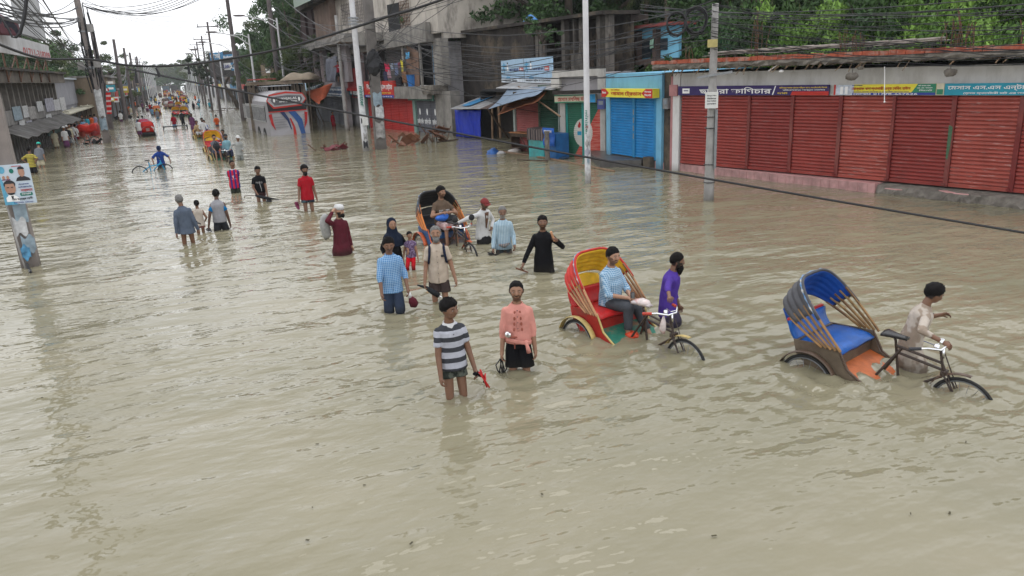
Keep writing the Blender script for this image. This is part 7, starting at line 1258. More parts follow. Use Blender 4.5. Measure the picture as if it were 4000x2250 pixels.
# seen from behind: old man, girl, man with raglan shirt
P = stand('grey haired man seen from behind in a loose slate grey shirt, legs bare', 738, 952, 766, 1.68, 178, head=(-20, 8), skin='dark', rh=(.28, .0, .76), lh=(-.24, -.08, .76), ut=688, hair='recede', hairmat=hairg, vox=.0125, side=-4, lf=(-.12, -.05, .06), rf=(.12, .08, .06)); P.shirt(plain('slate_cloth', (.10, .125, .17)), 'long', -.17, .022, flare=.03, seed=12, name='loose_shirt'); P.legs(blk, .25, .02)
P = stand('small girl seen from behind in a cream top and pink shorts', 786, 910, 786, 1.22, 184, head=(10, 0), skin='dark', rh=(.22, .12, .95), lh=(-.16, .25, .95), ut=762, hair='bun', vox=.012); P.shirt(plain('cream_top', (.5, .44, .38)), 'none', -.14, flare=.02, seed=13, name='top', collar=False); P.legs(plain('dusty_pink', (.3, .13, .11)), .42, .03)
P = stand('man seen from behind in a grey shirt with bright blue sleeves, holding shoes', 864, 898, 742, 1.72, 176, head=(0, 2), skin='vdark', rh=(.24, .02, .78), lh=(-.28, -.1, .8), ut=853, hair='buzz', lean=4, vox=.0125, rf=(.2, .1, .06), lf=(-.12, -.04, .06))
o = P.shirt(plain('light_grey_cloth', (.30, .30, .32)), 'none', -.06, seed=14, name='raglan_shirt'); rg = plain('bright_blue_cloth', (.01, .22, .55))
for q in (-1, 1): b = MB(); b.caps(P.sh[q]+Vector((-q*.05, 0, .0)), .062, P.sh[q].lerp(P.el[q], .6), .063, 12, False, True); b.build('sleeve', rg, o, True)
P.legs(plain('dark_shorts_cloth', (.04, .045, .055)), .98, .03, 'knee_shorts'); sandals('dark shoes held by the man with blue sleeves', P.hand(-1)+Vector((0, 0, -.03)), black_p, .3, flip=-60)
# child next to girl's hand: shoes of the old man
sandals('dark shoes held between the grey haired man and the small girl', tuple(G(765, 870, .42)), black_p, 1., flip=-50)
# cyclist
P = stand('cyclist in a blue shirt and dark cap looking down at his bicycle', 632, 655, 566, 1.72, 6, head=(8, 34), skin='dark', lean=8, rh=(.34, .26, .92), lh=(-.38, .26, .94), re=(1, -.5, 0), le=(-1, -.5, 0), hair='cap', hairmat=plain('navy_cap', (.02, .03, .07)), vox=.017); P.shirt(plain('royal_blue_cloth', (.025, .06, .26)), 'half', -.18, flare=.02, name='blue_shirt'); P.legs(jean, 1.5, .02, 'jeans')
def bicycle(c, rz, label):
    T = thing('bicycle', label, 'bicycle', loc=c, rz=rz); bl = M('bike_blue', (.01, .28, .5), .35, world=False)
    for k, y in enumerate((-.55, .52)):
        b = MB(); b.tube([(0, y+.33*math.cos(t), .33+.33*math.sin(t)) for t in [2*PI*i/24 for i in range(25)]], .024, 6); w_ = b.build('wheel', rubber, T); b = MB()
        for q in range(12): a = q*PI/6; b.tube([(0, y, .33), (0, y+.31*math.cos(a), .33+.31*math.sin(a))], .003, 3)
        b.tube([(-.05, y, .33), (.05, y, .33)], .03, 8); b.build('spokes', steel, w_)
    b = MB()
    for a, d in (((0, .4, .78), (0, -.08, .32)), ((0, -.12, .8), (0, -.08, .32)), ((0, .38, .68), (0, -.14, .62)), ((0, -.08, .32), (0, -.55, .33)), ((0, -.14, .6), (0, -.55, .33))): b.tube([a, d], .024, 6)
    b.build('frame', bl, T); b = MB(); b.tube([(0, .36, .86), (0, .52, .33)], .022, 6); b.build('fork', bl, T); b = MB(); b.tube([(-.3, .34, .98), (-.1, .36, .93), (.1, .36, .93), (.3, .34, .98)], .014, 6); b.tube([(0, .36, .93), (0, .36, .84)], .016, 6); b.build('handlebar', black_p, T)
    b = MB(); b.ball((0, -.16, .9), (.07, .13, .03), 10, 6); b.tube([(0, -.14, .88), (0, -.12, .78)], .014, 5); b.build('saddle', black_p, T, True); b = MB(); b.box((0, -.55, .74), (.14, .36, .02)); b.tube([(-.06, -.5, .74), (-.04, -.55, .35)], .008, 4); b.tube([(.06, -.5, .74), (.04, -.55, .35)], .008, 4); b.build('carrier', steel, T)
g = G(598, 664); bicycle((g.x, g.y-.25, -.42), R_(-82), 'blue bicycle with black carrier pushed through the water by the cyclist')
# ================================================================== rickshaws (forward = +y, origin under the rear axle, z = 0 at the wheels' foot)
def rickshaw(label, c, rz, hood='up', cin=(.75, .48, .03), cout=(.5, .03, .02), rib=(.3, .16, .08), seatc=(.5, .02, .02), tub=(.35, .02, .015), floor_=(.02, .16, .11), back=None, guard=(.5, .38, .14), saddle=(.02, .02, .022), grip=(.45, .05, .03), group=None, bike=True, sc=1.):
    T = thing('rickshaw', label, 'rickshaw', loc=c, rz=rz, group=group); T.scale = (sc,)*3; nm = lambda k, col: 'rk_%s_%d_%d_%d' % (k, col[0]*999, col[1]*999, col[2]*999)
    mt = lambda k, col, r=.5, pt=None: M(nm(k, col), col, r, .25, 9., world=False, patch=pt, pa=.6, bump=.15)
    ti, to, tr, ts, tt, tf = mt('hood_in', cin, .6), mt('hood_out', cout, .6), mt('rib', rib, .6, (.45, .3, .12)), mt('seat', seatc, .35), mt('tub', tub, .45, (.09, .055, .04)), mt('floor', floor_, .5, (.35, .1, .04))
    def wheel(x, y, nm_='wheel'):
        b = MB(); b.tube([(x, y+.345*math.cos(t), .36+.345*math.sin(t)) for t in [2*PI*i/32 for i in range(33)]], .02, 6); w_ = b.build(nm_, rubber, T, True)
        b = MB(); b.tube([(x, y+.32*math.cos(t), .36+.32*math.sin(t)) for t in [2*PI*i/24 for i in range(25)]], .012, 4)
        for q in range(18): a = q*PI/9; b.tube([(x, y, .36), (x, y+.32*math.cos(a), .36+.32*math.sin(a))], .0028, 3)
        b.tube([(x-.06, y, .36), (x+.06, y, .36)], .03, 8); b.build('rim_and_spokes', steel, w_)
    for sd in (-1, 1):
        wheel(sd*.54, 0); b = MB(); b.sheet(lambda u, v: (sd*.54+(v-.5)*.09, .40*math.cos(R_(20+u*150)), .36+.40*math.sin(R_(20+u*150))+.012*(1-4*(v-.5)**2)), 16, 4, .006); b.build('mudguard', mt('guard', guard, .3), T, True)
    b = MB(); b.tube([(-.54, 0, .36), (.54, 0, .36)], .02, 6)
    for sd in (-1, 1): b.tube([(sd*.36, -.1, .62), (sd*.36, .0, .36), (sd*.3, .5, .42), (sd*.12, .85, .45)], .022, 5)
    b.build('axle_frame', black_p, T)
    for sd in (-1, 1):   # tub sides, curved towards the footboard
        pr = [(-.24, .86), (-.2, .7), (-.02, .52), (.25, .42), (.82, .36), (.84, .43), (.62, .52), (.46, .62), (.38, .78), (.34, .88)]; b = MB(); b.poly([(sd*.44-.0, y, z) for y, z in pr], .025*sd, (1, 0, 0)); b.build('side_panel', tt, T)
        b = MB(); b.tube([(sd*.455, y, z) for y, z in ((.84, .42), (.64, .53), (.48, .63), (.4, .78), (.34, .88))], .016, 5); b.build('trim', mt('trim', guard, .4), T)
    b = MB(); b.box((0, .60, .53), (.86, .56, .025), Matrix.Rotation(R_(-17), 3, 'X')); b.build('footboard', tf, T); b = MB(); b.box((0, .33, .64), (.86, .02, .30)); b.build('front_panel', tt, T); b = MB(); b.box((0, -.2, .76), (.86, .025, .2)); b.build('rear_panel', tt, T)
    b = MB(); b.sheet(lambda u, v: (-.42+.84*u, -.2+.56*v, .79+.03*math.sin(PI*v)+.012*math.sin(PI*u*2)**2+(.0 if v < .9 else -.3*(v-.9))), 12, 8, .05); b.build('seat', ts, T, True)
    b = MB(); b.sheet(lambda u, v: (-.42+.84*u, -.2-.1*v-.03*math.sin(PI*v), .84+.24*v), 12, 6, .05); b.build('backrest', ts, T, True)
    up = hood == 'up'; tl = [(-36, .93), (-64, .88)] if up else [(-74, .9), (-104, .7)]; piv = Vector((0, .28, .86)) if up else Vector((0, .1, .86))
    def bow(t, k, e=0.):
        a = PI*t; x = -.50*math.copysign(abs(math.cos(a))**.5, math.cos(a)); h = abs(math.sin(a))**.7; an = R_(tl[0][0]+(tl[1][0]-tl[0][0])*k); L_ = tl[0][1]+(tl[1][1]-tl[0][1])*k+e
        return piv+Vector((x*(1+e*.8), math.sin(an)*L_*h+.24*(.5-k)*(1-h), math.cos(an)*L_*h))
    for k in range(5):
        for lo, hi in ((0., .2), (.8, 1.)): b = MB(); b.tube([bow(lo+(hi-lo)*j/6, k/4, .01) for j in range(7)], .018, 5); b.build('rib', tr if k % 2 else mt('rib2', tuple(min(1, c*1.5) for c in rib), .6, (.08, .04, .025)), T)
    b = MB(); b.sheet(lambda u, v: bow(.13+.74*u, v, .02+.035*abs(math.sin(v*PI*4))), 26, 32, .008); b.build('canopy', to, T, True); b = MB(); b.sheet(lambda u, v: bow(.15+.70*u, v, -.005+.018*abs(math.sin(v*PI*5+u*3))), 24, 18, .006); b.build('canopy_lining', ti, T, True)
    b = MB(); b.tube([bow(.1+.8*j/20, 0, .035) for j in range(21)], .02, 6); b.build('canopy_edge', to, T, True); b = MB(); b.tube([bow(.13+.74*j/26, .04, .045+.008*(j % 2)) for j in range(27)], [.010+.008*(j % 2) for j in range(27)], 5); b.build('tassel_trim', cloth('tassel_trim', (.5, .5, .48), (.05, .2, .45), 'check', .09, .5, wave=.02), T)
    b = MB(); p0 = bow(.5, 1, -.02); b.sheet(lambda u, v: ((-.36+.72*u)*(1-.12*v*v), (-.32+(p0.y+.32)*v**1.2), .86+(p0.z-.86)*v-.06*(2*u-1)**2*v), 10, 8, .01)
    bc = b.build('back_curtain', mt('back', back or cin, .6), T, True)
    if back:
        b = MB(); b.sheet(lambda u, v: ((-.12+.24*u), (-.32+(p0.y+.32)*(.1+.6*v)**1.2)-.025, .86+(p0.z-.86)*(.1+.6*v)), 4, 5, .006); b.build('patch', mt('patch', (.45, .3, .3)), bc)
    if not bike: return T
    wheel(0, 1.62, 'front_wheel'); fr = mt('frame', (.045, .03, .022), .4); b = MB()
    for a, d in (((0, .84, .92), (0, 1.36, .84)), ((0, .85, .84), (0, 1.37, .76)), ((0, .82, 1.0), (0, .92, .36)), ((0, .92, .36), (0, 1.38, .68)), ((0, .9, .9), (-.1, .66, .5)), ((0, .9, .9), (.1, .66, .5)), ((0, .92, .36), (0, .1, .36)), ((0, 1.33, 1.0), (0, 1.4, .68))): b.tube([a, d], .017, 6)
    b.build('frame', fr, T); b = MB()
    for sd in (-1, 1): b.tube([(sd*.05, 1.38, .76), (sd*.055, 1.45, .66), (sd*.05, 1.62, .36)], .013, 5); b.tube([(sd*.06, 1.36, .94), (sd*.065, 1.62, .36)], .008, 4)
    b.box((0, 1.4, .73), (.12, .05, .05)); b.build('fork', fr, T); b = MB(); b.sheet(lambda u, v: ((v-.5)*.07, 1.62+.40*math.cos(R_(80+u*70)), .36+.40*math.sin(R_(80+u*70))+.012*(1-4*(v-.5)**2)), 10, 4, .006); b.build('mudguard', mt('guard2', guard, .35, (.1, .05, .03)), T, True)
    b = MB(); b.tube([(-.29, 1.12, 1.03), (-.2, 1.27, 1.05), (-.08, 1.36, 1.02), (.08, 1.36, 1.02), (.2, 1.27, 1.05), (.29, 1.12, 1.03)], .013, 6); b.tube([(0, 1.36, 1.02), (0, 1.37, .9)], .015, 6); hb = b.build('handlebar', chrome, T, True)
    for sd in (-1, 1): b = MB(); b.tube([(sd*.235, 1.21, 1.042), (sd*.30, 1.10, 1.028)], .021, 8); b.build('grip', mt('grip', grip), hb)
    b = MB(); b.tube([(-.2, 1.25, 1.0), (-.15, 1.2, .98), (-.23, 1.05, .97)], .006, 4); b.build('brake_lever', chrome, hb); b = MB(); b.ball((.07, 1.31, 1.05), .035, 10, 6); b.build('bell', chrome, hb)
    b = MB(); b.sheet(lambda u, v: ((u-.5)*(.05+.17*(1-v)**1.5), .68+.28*v, 1.035+.012*math.sin(PI*u)-.02*v), 8, 8, .035); b.tube([(0, .8, 1.03), (0, .83, .96)], .016, 6); b.build('saddle', mt('saddle', saddle, .3), T, True); return T
def rk_at(rw, fw, dep, off, **k):
    a, b = G(*rw), G(*fw); d = b-a; h = math.atan2(d.y, d.x)-math.atan(.54/1.62); fwd = Vector((math.cos(h), math.sin(h), 0)); left = Vector((-fwd.y, fwd.x, 0)); o = a+left*.54
    T = rickshaw(off, (o.x, o.y, -dep), h-PI/2, **k); return T, Matrix.Translation((o.x, o.y, -dep))@Matrix.Rotation(h-PI/2, 4, 'Z'), h-PI/2
def rider(label, MM, rz, x, y=.08, zs=.86, yaw=0, H_=1.7, z=0, feet=.5, **k):
    p = MM@Vector((x, y, z)); s = H_/1.7; k.setdefault('rf', (.12, .48, feet/s)); k.setdefault('lf', (-.12, .5, feet/s)); return Person(label, tuple(p), rz+R_(yaw), H_, pelvis=(0, 0, (zs+.09)/s), knee=(0, 1, 1.2), **k)
T1, M1, r1 = rk_at((2255, 1300), (2685, 1382), .52, 'bright rickshaw with yellow lined red hood carrying a man in a checked shirt', saddle=(.5, .45, .45))
P = rider('heavy man in a blue checked shirt and grey trousers sitting in the yellow hooded rickshaw', M1, r1, .0, .12, .86, 8, 1.72, head=(10, 4), rh=(.05, .34, 1.04), lh=(-.04, .36, 1.03), re=(1, -.6, -.6), le=(-1, -.6, -.6), rf=(.13, .44, .5), lf=(-.16, .62, .47), skin='light', beard=('stub', 0), girth=1.28, vox=.0105, lean=3)
o = P.shirt(ck('blue_check2', (.09, .24, .42), (.5, .62, .7), .026), 'rolled', -.06, seed=15, name='checked_shirt'); P.legs(plain('slate_trouser', (.065, .07, .08)), 1.75, .018, 'trousers'); T = thing('mobile_phone', 'small dark phone in the hands of the man in the yellow hooded rickshaw', 'phone', loc=P.W((0, .42, 1.07))); b = MB(); b.box((0, 0, 0), (.06, .02, .11)); b.build('case', black_p, T); b = MB(); b.box((0, -.012, .005), (.05, .003, .09)); b.build('screen', steel, T)
T = thing('plastic_bag', 'white plastic bag wrapped round the saddle of the yellow hooded rickshaw', 'plastic bag', loc=M1@Vector((0, .80, 1.06)), rz=r1); b = MB(); b.ball((0, 0, 0), (.095, .14, .05), 14, 8); b.v = [tuple(Vector(p)*(1+.2*mn.noise(Vector(p)*17))) for p in b.v]; b.build('bag', M('bag_white', (.6, .52, .5), .25, .25, 12., world=False, patch=(.5, .15, .12), pa=.5), T, True)
T = thing('hanging_bag', 'small white plastic bag hanging under the handlebar of the yellow hooded rickshaw', 'plastic bag', loc=M1@Vector((.1, 1.3, .84)), rz=r1); b = MB(); b.tube([(0, 0, .15), (0, 0, .06), (.02, 0, -.02), (0, 0, -.1)], [.015, .04, .05, .02], 9); b.v = [tuple(Vector(p)*(1+.2*mn.noise(Vector(p)*21))) for p in b.v]; b.build('bag', M('bag_white', 0), T, True)
T = thing('orange_bag', 'orange plastic bag on the footboard beside the passenger\'s feet', 'bag', loc=M1@Vector((.02, .62, .52))); b = MB(); b.ball((0, 0, 0), (.12, .1, .07), 10, 6); b.v = [tuple(Vector(p)*(1+.4*mn.noise(Vector(p)*15))) for p in b.v]; b.build('bag', M('bag_orange', (.6, .06, .02), .4, .2, 9., world=False), T, True)
hb = M1@Vector((-.29, 1.14, 1.05))
def puller(label, MM, rz, x, y, yaw, H_, hand_t, left=True, other=None, px=None, **k):
    p = MM@Vector((x, y, 0)); k2 = rz+R_(yaw)
    if px: g = G(*px); p = Vector((g.x, g.y, p.z))
    s = H_/1.7; inv = (Matrix.Translation(p)@Matrix.Rotation(k2, 4, 'Z')@Matrix.Scale(s, 4)).inverted(); t = tuple(inv@(MM@Vector(hand_t))); k['lh' if left else 'rh'] = t
    if other: k['rh' if left else 'lh'] = other
    return Person(label, tuple(p), k2, H_, **k)
P = puller('rickshaw puller with a long black beard in a purple shirt holding the handlebar', M1, r1, -.62, 1.14, 30, 1.6, (.0, 1.3, 1.07), False, (-.24, .12, .8), (2608, 1262), head=(-20, 6), skin='dark', hair='short', beard=('black', .14), vox=.0105, lean=8, re=(1, -1, -.3))
o = P.shirt(plain('purple_cloth', (.085, .045, .30)), 'rolled2', -.24, seed=16, name='purple_shirt'); b = MB(); b.sheet(lambda u, v: P.tp(.28+.2*v, (u-.5)*.05*v, .125-.02*v), 3, 4, .006); b.build('open_neck', M('chest_skin', (.2, .1, .06), .6, world=False), o, True)
P.skirt(plain('dark_lungi2', (.06, .05, .09)), .3)
T2, M2, r2 = rk_at((3150, 1440), (3820, 1545), .54, 'empty rickshaw with a grey hood lined in bright blue', cin=(.008, .07, .33), cout=(.07, .07, .078), rib=(.2, .11, .04), seatc=(.008, .10, .40), tub=(.13, .10, .07), floor_=(.5, .13, .035), guard=(.10, .065, .045), grip=(.03, .03, .035), back=(.008, .065, .3))
b = MB(); b.sheet(lambda u, v: (-.42+.84*u, -.33, 1.07+.03*v), 8, 1, .04); b.build('red_piping', redp, T2)
P = puller('rickshaw puller in a damp pale kurta with one hand raised', M2, r2, -.5, .98, 40, 1.62, (-.1, 1.3, 1.06), False, (-.26, .4, 1.2), (3548, 1432), head=(-8, 12), skin='dark', hair='thick', vox=.0105, lean=14, le=(-1, -1, -1), re=(1, -1, -.4))
o = P.shirt(cloth('damp_kurta', (.50, .44, .38), (.30, .24, .19), 'blotch', .18), 'rolled2', -.34, .02, seed=17, name='kurta', wr=.012); buttons(P, o, 4, z0=.2, z1=.42); P.skirt(cloth('damp_kurta', 0), .35, .2)
h = P.wr[1]; b = MB(); b.tube([P.W(h)+Vector((-.03, 0, 0)), P.W(h)+Vector((.03, 0, .01))], .034, 10); T = thing('wristwatch', 'steel wristwatch on the arm of the man in the pale kurta', 'watch', loc=P.W(h)); b = MB(); d = (P.wr[1]-P.el[1]).normalized(); Rz_ = Matrix.Rotation(P.rz, 3, 'Z')@d; b.tube([-Rz_*.015, Rz_*.015], .036, 10); b.build('strap', chrome, T); b = MB(); b.ball((0, 0, .03), (.022, .022, .012), 8, 5); b.build('dial', chrome, T)
T3, M3, r3 = rk_at((1640, 948), (1838, 985), .52, 'decorated rickshaw with a black hood carrying a man in a brown T-shirt', cin=(.02, .02, .02), cout=(.035, .035, .04), rib=(.4, .13, .03), seatc=(.02, .02, .025), tub=(.03, .10, .25), floor_=(.04, .03, .03), guard=(.5, .10, .03))
P = rider('heavy man in a brown printed T-shirt sitting in the black hooded rickshaw', M3, r3, 0, .15, .88, 0, 1.74, head=(-14, 2), rh=(.1, .3, 1.2), lh=(-.1, .3, 1.2), re=(1, -.5, -.6), le=(-1, -.5, -.6), skin='mid', hair='thick', moust=True, beard=('stub', 0), girth=1.3, vox=.0125)
o = P.shirt(plain('brown_tee', (.12, .085, .06)), 'short', -.06, seed=18, name='tshirt'); text(o, 'DYNASTY', P.tp(.27, 0, .17), -.25, .055, M('print_white', (.6, .6, .6), .6, world=False), .006); P.legs(cloth('pink_check', (.55, .42, .40), (.3, .16, .16), 'check', .06, .3), 1.15, .03, 'lungi')
T = thing('lap_bag', 'blue and black bag on the lap of the man in the brown T-shirt', 'bag', loc=M3@Vector((0, .42, 1.08)), rz=r3); b = MB(); b.ball((.1, 0, .04), (.17, .12, .09), 12, 7); b.v = [tuple(Vector(p)*(1+.25*mn.noise(Vector(p)*11))) for p in b.v]; b.build('sack', M('bag_blue', (.02, .12, .5), .5, .3, 8., world=False), T, True); b = MB(); b.ball((-.08, .03, .0), (.17, .12, .09), 12, 7); b.build('pouch', drk, T, True)
P = puller('thin puller in an open white shirt and red cap beside the black hooded rickshaw', M3, r3, -.62, 1.02, 14, 1.58, (-.02, .86, 1.02), False, (-.1, .22, .95), (1888, 948), head=(6, 6), skin='dark', hair='cap', hairmat=plain('red_cap', (.2, .04, .04)), beard=('stub', 0), vox=.0125, lean=16, side=6, re=(1, -.6, 0), le=(-1, -.5, 0))
o = P.shirt(wht, 'long', -.26, .024, flare=.03, seed=19, name='open_shirt', wr=.012); b = MB(); b.sheet(lambda u, v: P.tp(.02+.46*v, (u-.5)*(.03+.09*v), .15-.02*v*v), 5, 8, .008); b.build('bare_chest', M('chest_skin2', (.13, .062, .036), .5, world=False), o, True); P.skirt(plain('black_lungi', (.02, .02, .025)), .3)
for q in (-1, 1): b = MB(); p = M3@Vector((q*.2, 1.34, 1.06)); T = thing('rear_mirror', 'round black mirror %s of the black hooded rickshaw\'s handlebar' % ('on the far side' if q < 0 else 'on the near side'), 'mirror', loc=p); b.tube([(0, 0, 0), (.0, 0, .1)], .007, 4); b.build('stalk', black_p, T); b = MB(); b.ball((0, 0, .16), (.07, .015, .07), 12, 7); b.build('glass', black_p, T)
# rickshaw queue in the middle distance
def mid(u, v, hd, label, dep=.5, **k): g = G(u, v); z = Matrix.Translation((g.x, g.y, -dep))@Matrix.Rotation(R_(hd)-PI/2, 4, 'Z'); T = rickshaw(label, (g.x, g.y, -dep), R_(hd)-PI/2, **k); return T, z, R_(hd)-PI/2
T4, M4, r4 = mid(838, 590, -84, 'rickshaw with gold lined hood behind the two passengers with bags'); V = dict(vox=.018, fingers=False)
T5, M5, r5 = mid(865, 622, -80, 'flat van rickshaw carrying two passengers in front of the gold hooded rickshaw', hood='down', cout=(.05, .05, .06), cin=(.05, .05, .05), seatc=(.04, .04, .05), tub=(.04, .07, .08))
P = rider('passenger in a grey T-shirt hugging a dark backpack on the van rickshaw', M5, r5, .28, .3, .86, 0, 1.72, rh=(.12, .42, 1.0), lh=(-.12, .42, 1.0), moust=True, **V); P.shirt(plain('grey_tee', (.12, .13, .15)), 'short'); P.legs(plain('navy_shorts', (.04, .05, .1)), .98); T = thing('backpack', 'dark backpack held in front of the grey shirted passenger', 'backpack', loc=M5@Vector((.28, .56, 1.16))); b = MB(); b.ball((0, 0, 0), (.17, .12, .22), 10, 7); b.build('sack', drk, T, True); b = MB(); b.tube([(-.1, 0, .15), (0, 0, .28), (.1, 0, .15)], .02, 5); b.build('strap', blk, T)
P = rider('passenger in a pale blue shirt and grey cap on the van rickshaw', M5, r5, -.28, .3, .86, 0, 1.7, hair='cap', hairmat=drk, beard=('black', 0), **V); P.shirt(plain('aqua_shirt', (.22, .40, .46)), 'long'); P.legs(plain('navy_shorts', (0, 0, 0)), 1.6)
P = puller('puller in pale grey clothes and a white cap beside the van rickshaw', M5, r5, -.6, 1.3, 0, 1.68, (-.2, 1.2, 1.05), False, (-.1, .25, 1.0), hair='cap', hairmat=wht, skin='dark', lean=8, **V); P.shirt(plain('grey_white_cloth', (.36, .37, .36)), 'long', -.2, flare=.02); P.legs(plain('grey_white_cloth2', (.3, .32, .3)), 1.9)
T6, M6, r6 = mid(790, 540, -82, 'rickshaw with a yellow footboard carrying passengers in tan and blue shirts', hood='down', cout=(.5, .2, .03), cin=(.5, .3, .05), tub=(.45, .28, .03), seatc=(.1, .02, .02))
for q, x, yw, nm, lab, sk in ((0, .25, 0, plain('tan_shirt', (.42, .30, .16)), 'passenger in a tan shirt with hands folded on the second rickshaw in the queue', 'dark'), (1, -.25, -10, plain('royal_shirt', (.02, .07, .36)), 'passenger in a royal blue shirt turned away on the second rickshaw in the queue', 'dark')): P = rider(lab, M6, r6, x, .15, .86, yw, 1.68, skin=sk, rh=(.1, .3, 1.15), lh=(-.1, .3, 1.15), **V); P.shirt(nm, 'half'); P.legs(wht if q == 0 else drk, 1.3, .03)
P = rider('rider in a white shirt sitting on the saddle of the second rickshaw in the queue', M6, r6, 0, .85, 1.06, 0, 1.66, rh=(.24, .3, 1.2), lh=(-.24, .3, 1.2), rf=(.1, .1, .6), lf=(-.1, .1, .45), skin='vdark', **V); P.shirt(wht, 'long', -.16, flare=.02); P.legs(plain('pinkish_lungi', (.4, .26, .22)), 1.2, .03)
T7, M7, r7 = mid(580, 532, 96, 'rickshaw seen from behind with a bright red canopy and red back curtain', cout=(.55, .02, .015), cin=(.5, .02, .02), back=(.55, .02, .015), tub=(.03, .03, .03), guard=(.3, .3, .3))
T8, M8, r8 = mid(567, 520, 97, 'pink hooded rickshaw just ahead of the bright red one', cout=(.45, .05, .10), cin=(.3, .05, .08), tub=(.1, .05, .1), back=(.4, .04, .1))
T9, M9, r9 = mid(614, 447, 95, 'rickshaw seen from behind with an orange and yellow painted back', cout=(.5, .12, .03), back=(.6, .38, .04), cin=(.5, .3, .05)); FR = 'far rickshaws on the road'
for u, v, hd, co_, bk_, lab in ((655, 424, 95, (.5, .48, .46), (.5, .4, .4), 'far rickshaw with a white hood and painted panel, seen from behind'), (672, 424, 80, (.20, .02, .03), (.5, .4, .3), 'far maroon rickshaw turned sideways beside the white hooded one'), (645, 408, 94, (.12, .08, .06), (.2, .12, .08), 'far brown rickshaw with a round back picture'), (627, 379, 94, (.08, .03, .03), (.10, .04, .04), 'small dark square backed rickshaw far down the road'), (662, 376, 94, (.5, .2, .06), (.5, .12, .1), 'tiny orange topped rickshaw far down the road'), (640, 360, 94, (.10, .03, .03), (.1, .04, .04), 'tiny dark rickshaw, farthest left on the road'), (652, 361, 94, (.5, .03, .03), (.45, .03, .03), 'tiny bright red rickshaw farthest down the road'),
        (700, 428, -85, (.05, .05, .06), (.05, .05, .06), 'dark rickshaw facing the camera in the crowded middle of the far road'), (722, 455, -85, (.06, .06, .07), (.05, .05, .05), 'low black rickshaw facing the camera behind the queue'), (722, 400, -85, (.15, .25, .3), (.05, .05, .05), 'pale blue rickshaw on the right of the far road'), (690, 455, -88, (.05, .05, .06), (.05, .05, .06), 'dark rickshaw half hidden behind the walking man in black')):
    mid(u, v, hd, lab, cout=co_, back=bk_, tub=tuple(c*.5 for c in co_), bike=hd < 0, group=FR)
g = G(686, 504); T = thing('flat_cart', 'flat slatted van cart pushed by the man in a red T-shirt', 'cart', loc=(g.x, g.y, 0), rz=.05)
b = MB()
for k in range(5): b.box((0, -.6+.3*k, .25), (1.8, .08, .04))
for x in (-.88, 0, .88): b.box((x, 0, .2), (.06, 1.5, .08))
b.build('deck', black_p, T)
for x in (-.95, .95): b = MB(); b.tube([(x, .35*math.cos(t), .0+.35*math.sin(t)) for t in [2*PI*i/20 for i in range(21)]], .03, 5); b.build('wheel', rubber, T)
# ================================================================== people farther down the road
_sh = {'red': (.3, .015, .03), 'white': (.6, .6, .6), 'black': (.025, .025, .03), 'blue': (.03, .09, .3), 'grey': (.16, .17, .19), 'orange': (.6, .10, .02), 'cream': (.5, .46, .34), 'purple': (.14, .05, .12), 'sky': (.16, .3, .45), 'yellow': (.6, .42, .04), 'green': (.05, .2, .12), 'tan': (.35, .25, .15), 'lilac': (.3, .28, .4), 'teal': (.03, .3, .4)}
_pr = random.Random(9)
def far(label, u, v, vt, H_=1.66, yaw=0, top='grey', low='black', kind='shorts', vox=.028, group=None, hair='short', long=False, **k):
    k.setdefault('skin', _pr.choice(('dark', 'vdark', 'mid'))); P = stand(label, u, v, vt, H_, yaw, vox=vox, fingers=False, hair=hair, group=group, **k); P.shirt(cloth('far_'+top, _sh[top]), 'half' if not long else 'long', -.16, .022, wr=0, collar=False)
    if kind == 'skirt': P.skirt(cloth('far_'+low, _sh[low]), .2, .19)
    else: P.legs(cloth('far_'+low, _sh[low]), .95 if kind == 'shorts' else 1.9)
    return P
far('man in a red T-shirt standing with the flat van cart', 684, 503, 443, 1.68, 4, 'red', 'sky', vox=.02, hair='cap', hairmat=blk, rh=(.3, .05, .75), lh=(-.25, .2, .8))
far('man in black walking away beside the flat van cart', 716, 486, 430, 1.68, 170, 'black', 'black', 'trousers', .022, long=True, rh=(.1, .2, 1.05))
far('woman with a bright orange scarf seen from behind in a maroon skirt', 849, 492, 449, 1.5, 178, 'orange', 'purple', 'skirt', .018, flare=0) if 0 else far('woman with a bright orange scarf seen from behind in a maroon skirt', 849, 492, 449, 1.5, 178, 'orange', 'purple', 'skirt', .018, long=True, rh=(.2, .1, 1.0), lh=(-.2, .1, 1.0))
far('person in a dark purple wrap standing behind the tan shirted passenger', 756, 508, 444, 1.62, 4, 'purple', 'purple', 'skirt', .02, long=True); far('man in black looking back above the purple wrapped person', 746, 478, 437, 1.66, 6, 'black', 'black', vox=.022)
far('man with white cap and pale shirt walking between the gold hooded rickshaw and the passengers', 880, 585, 508, 1.68, -20, 'grey', 'black', vox=.02, hair='short')
far('man walking away in a slate shirt behind the orange backed rickshaw', 617, 463, 424, 1.66, 176, 'grey', 'sky', 'trousers', .024, lean=10); far('pale shirted man walking left of the orange backed rickshaw', 596, 450, 418, 1.66, 150, 'sky', 'grey', 'trousers', .024)
far('man in a white shirt pushing at the left of the red rickshaw', 549, 536, 462, 1.66, 178, 'white', 'purple', 'shorts', .022, hair='cap', hairmat=wht, lean=8, rh=(-.3, .35, 1.0)); far('man in a dark blue shirt ahead of the pink hooded rickshaw', 548, 505, 455, 1.66, 178, 'blue', 'blue', vox=.024); far('dark haired passenger head and shoulders beyond the pink hooded rickshaw', 561, 490, 452, 1.6, 178, 'white', 'grey', vox=.024)
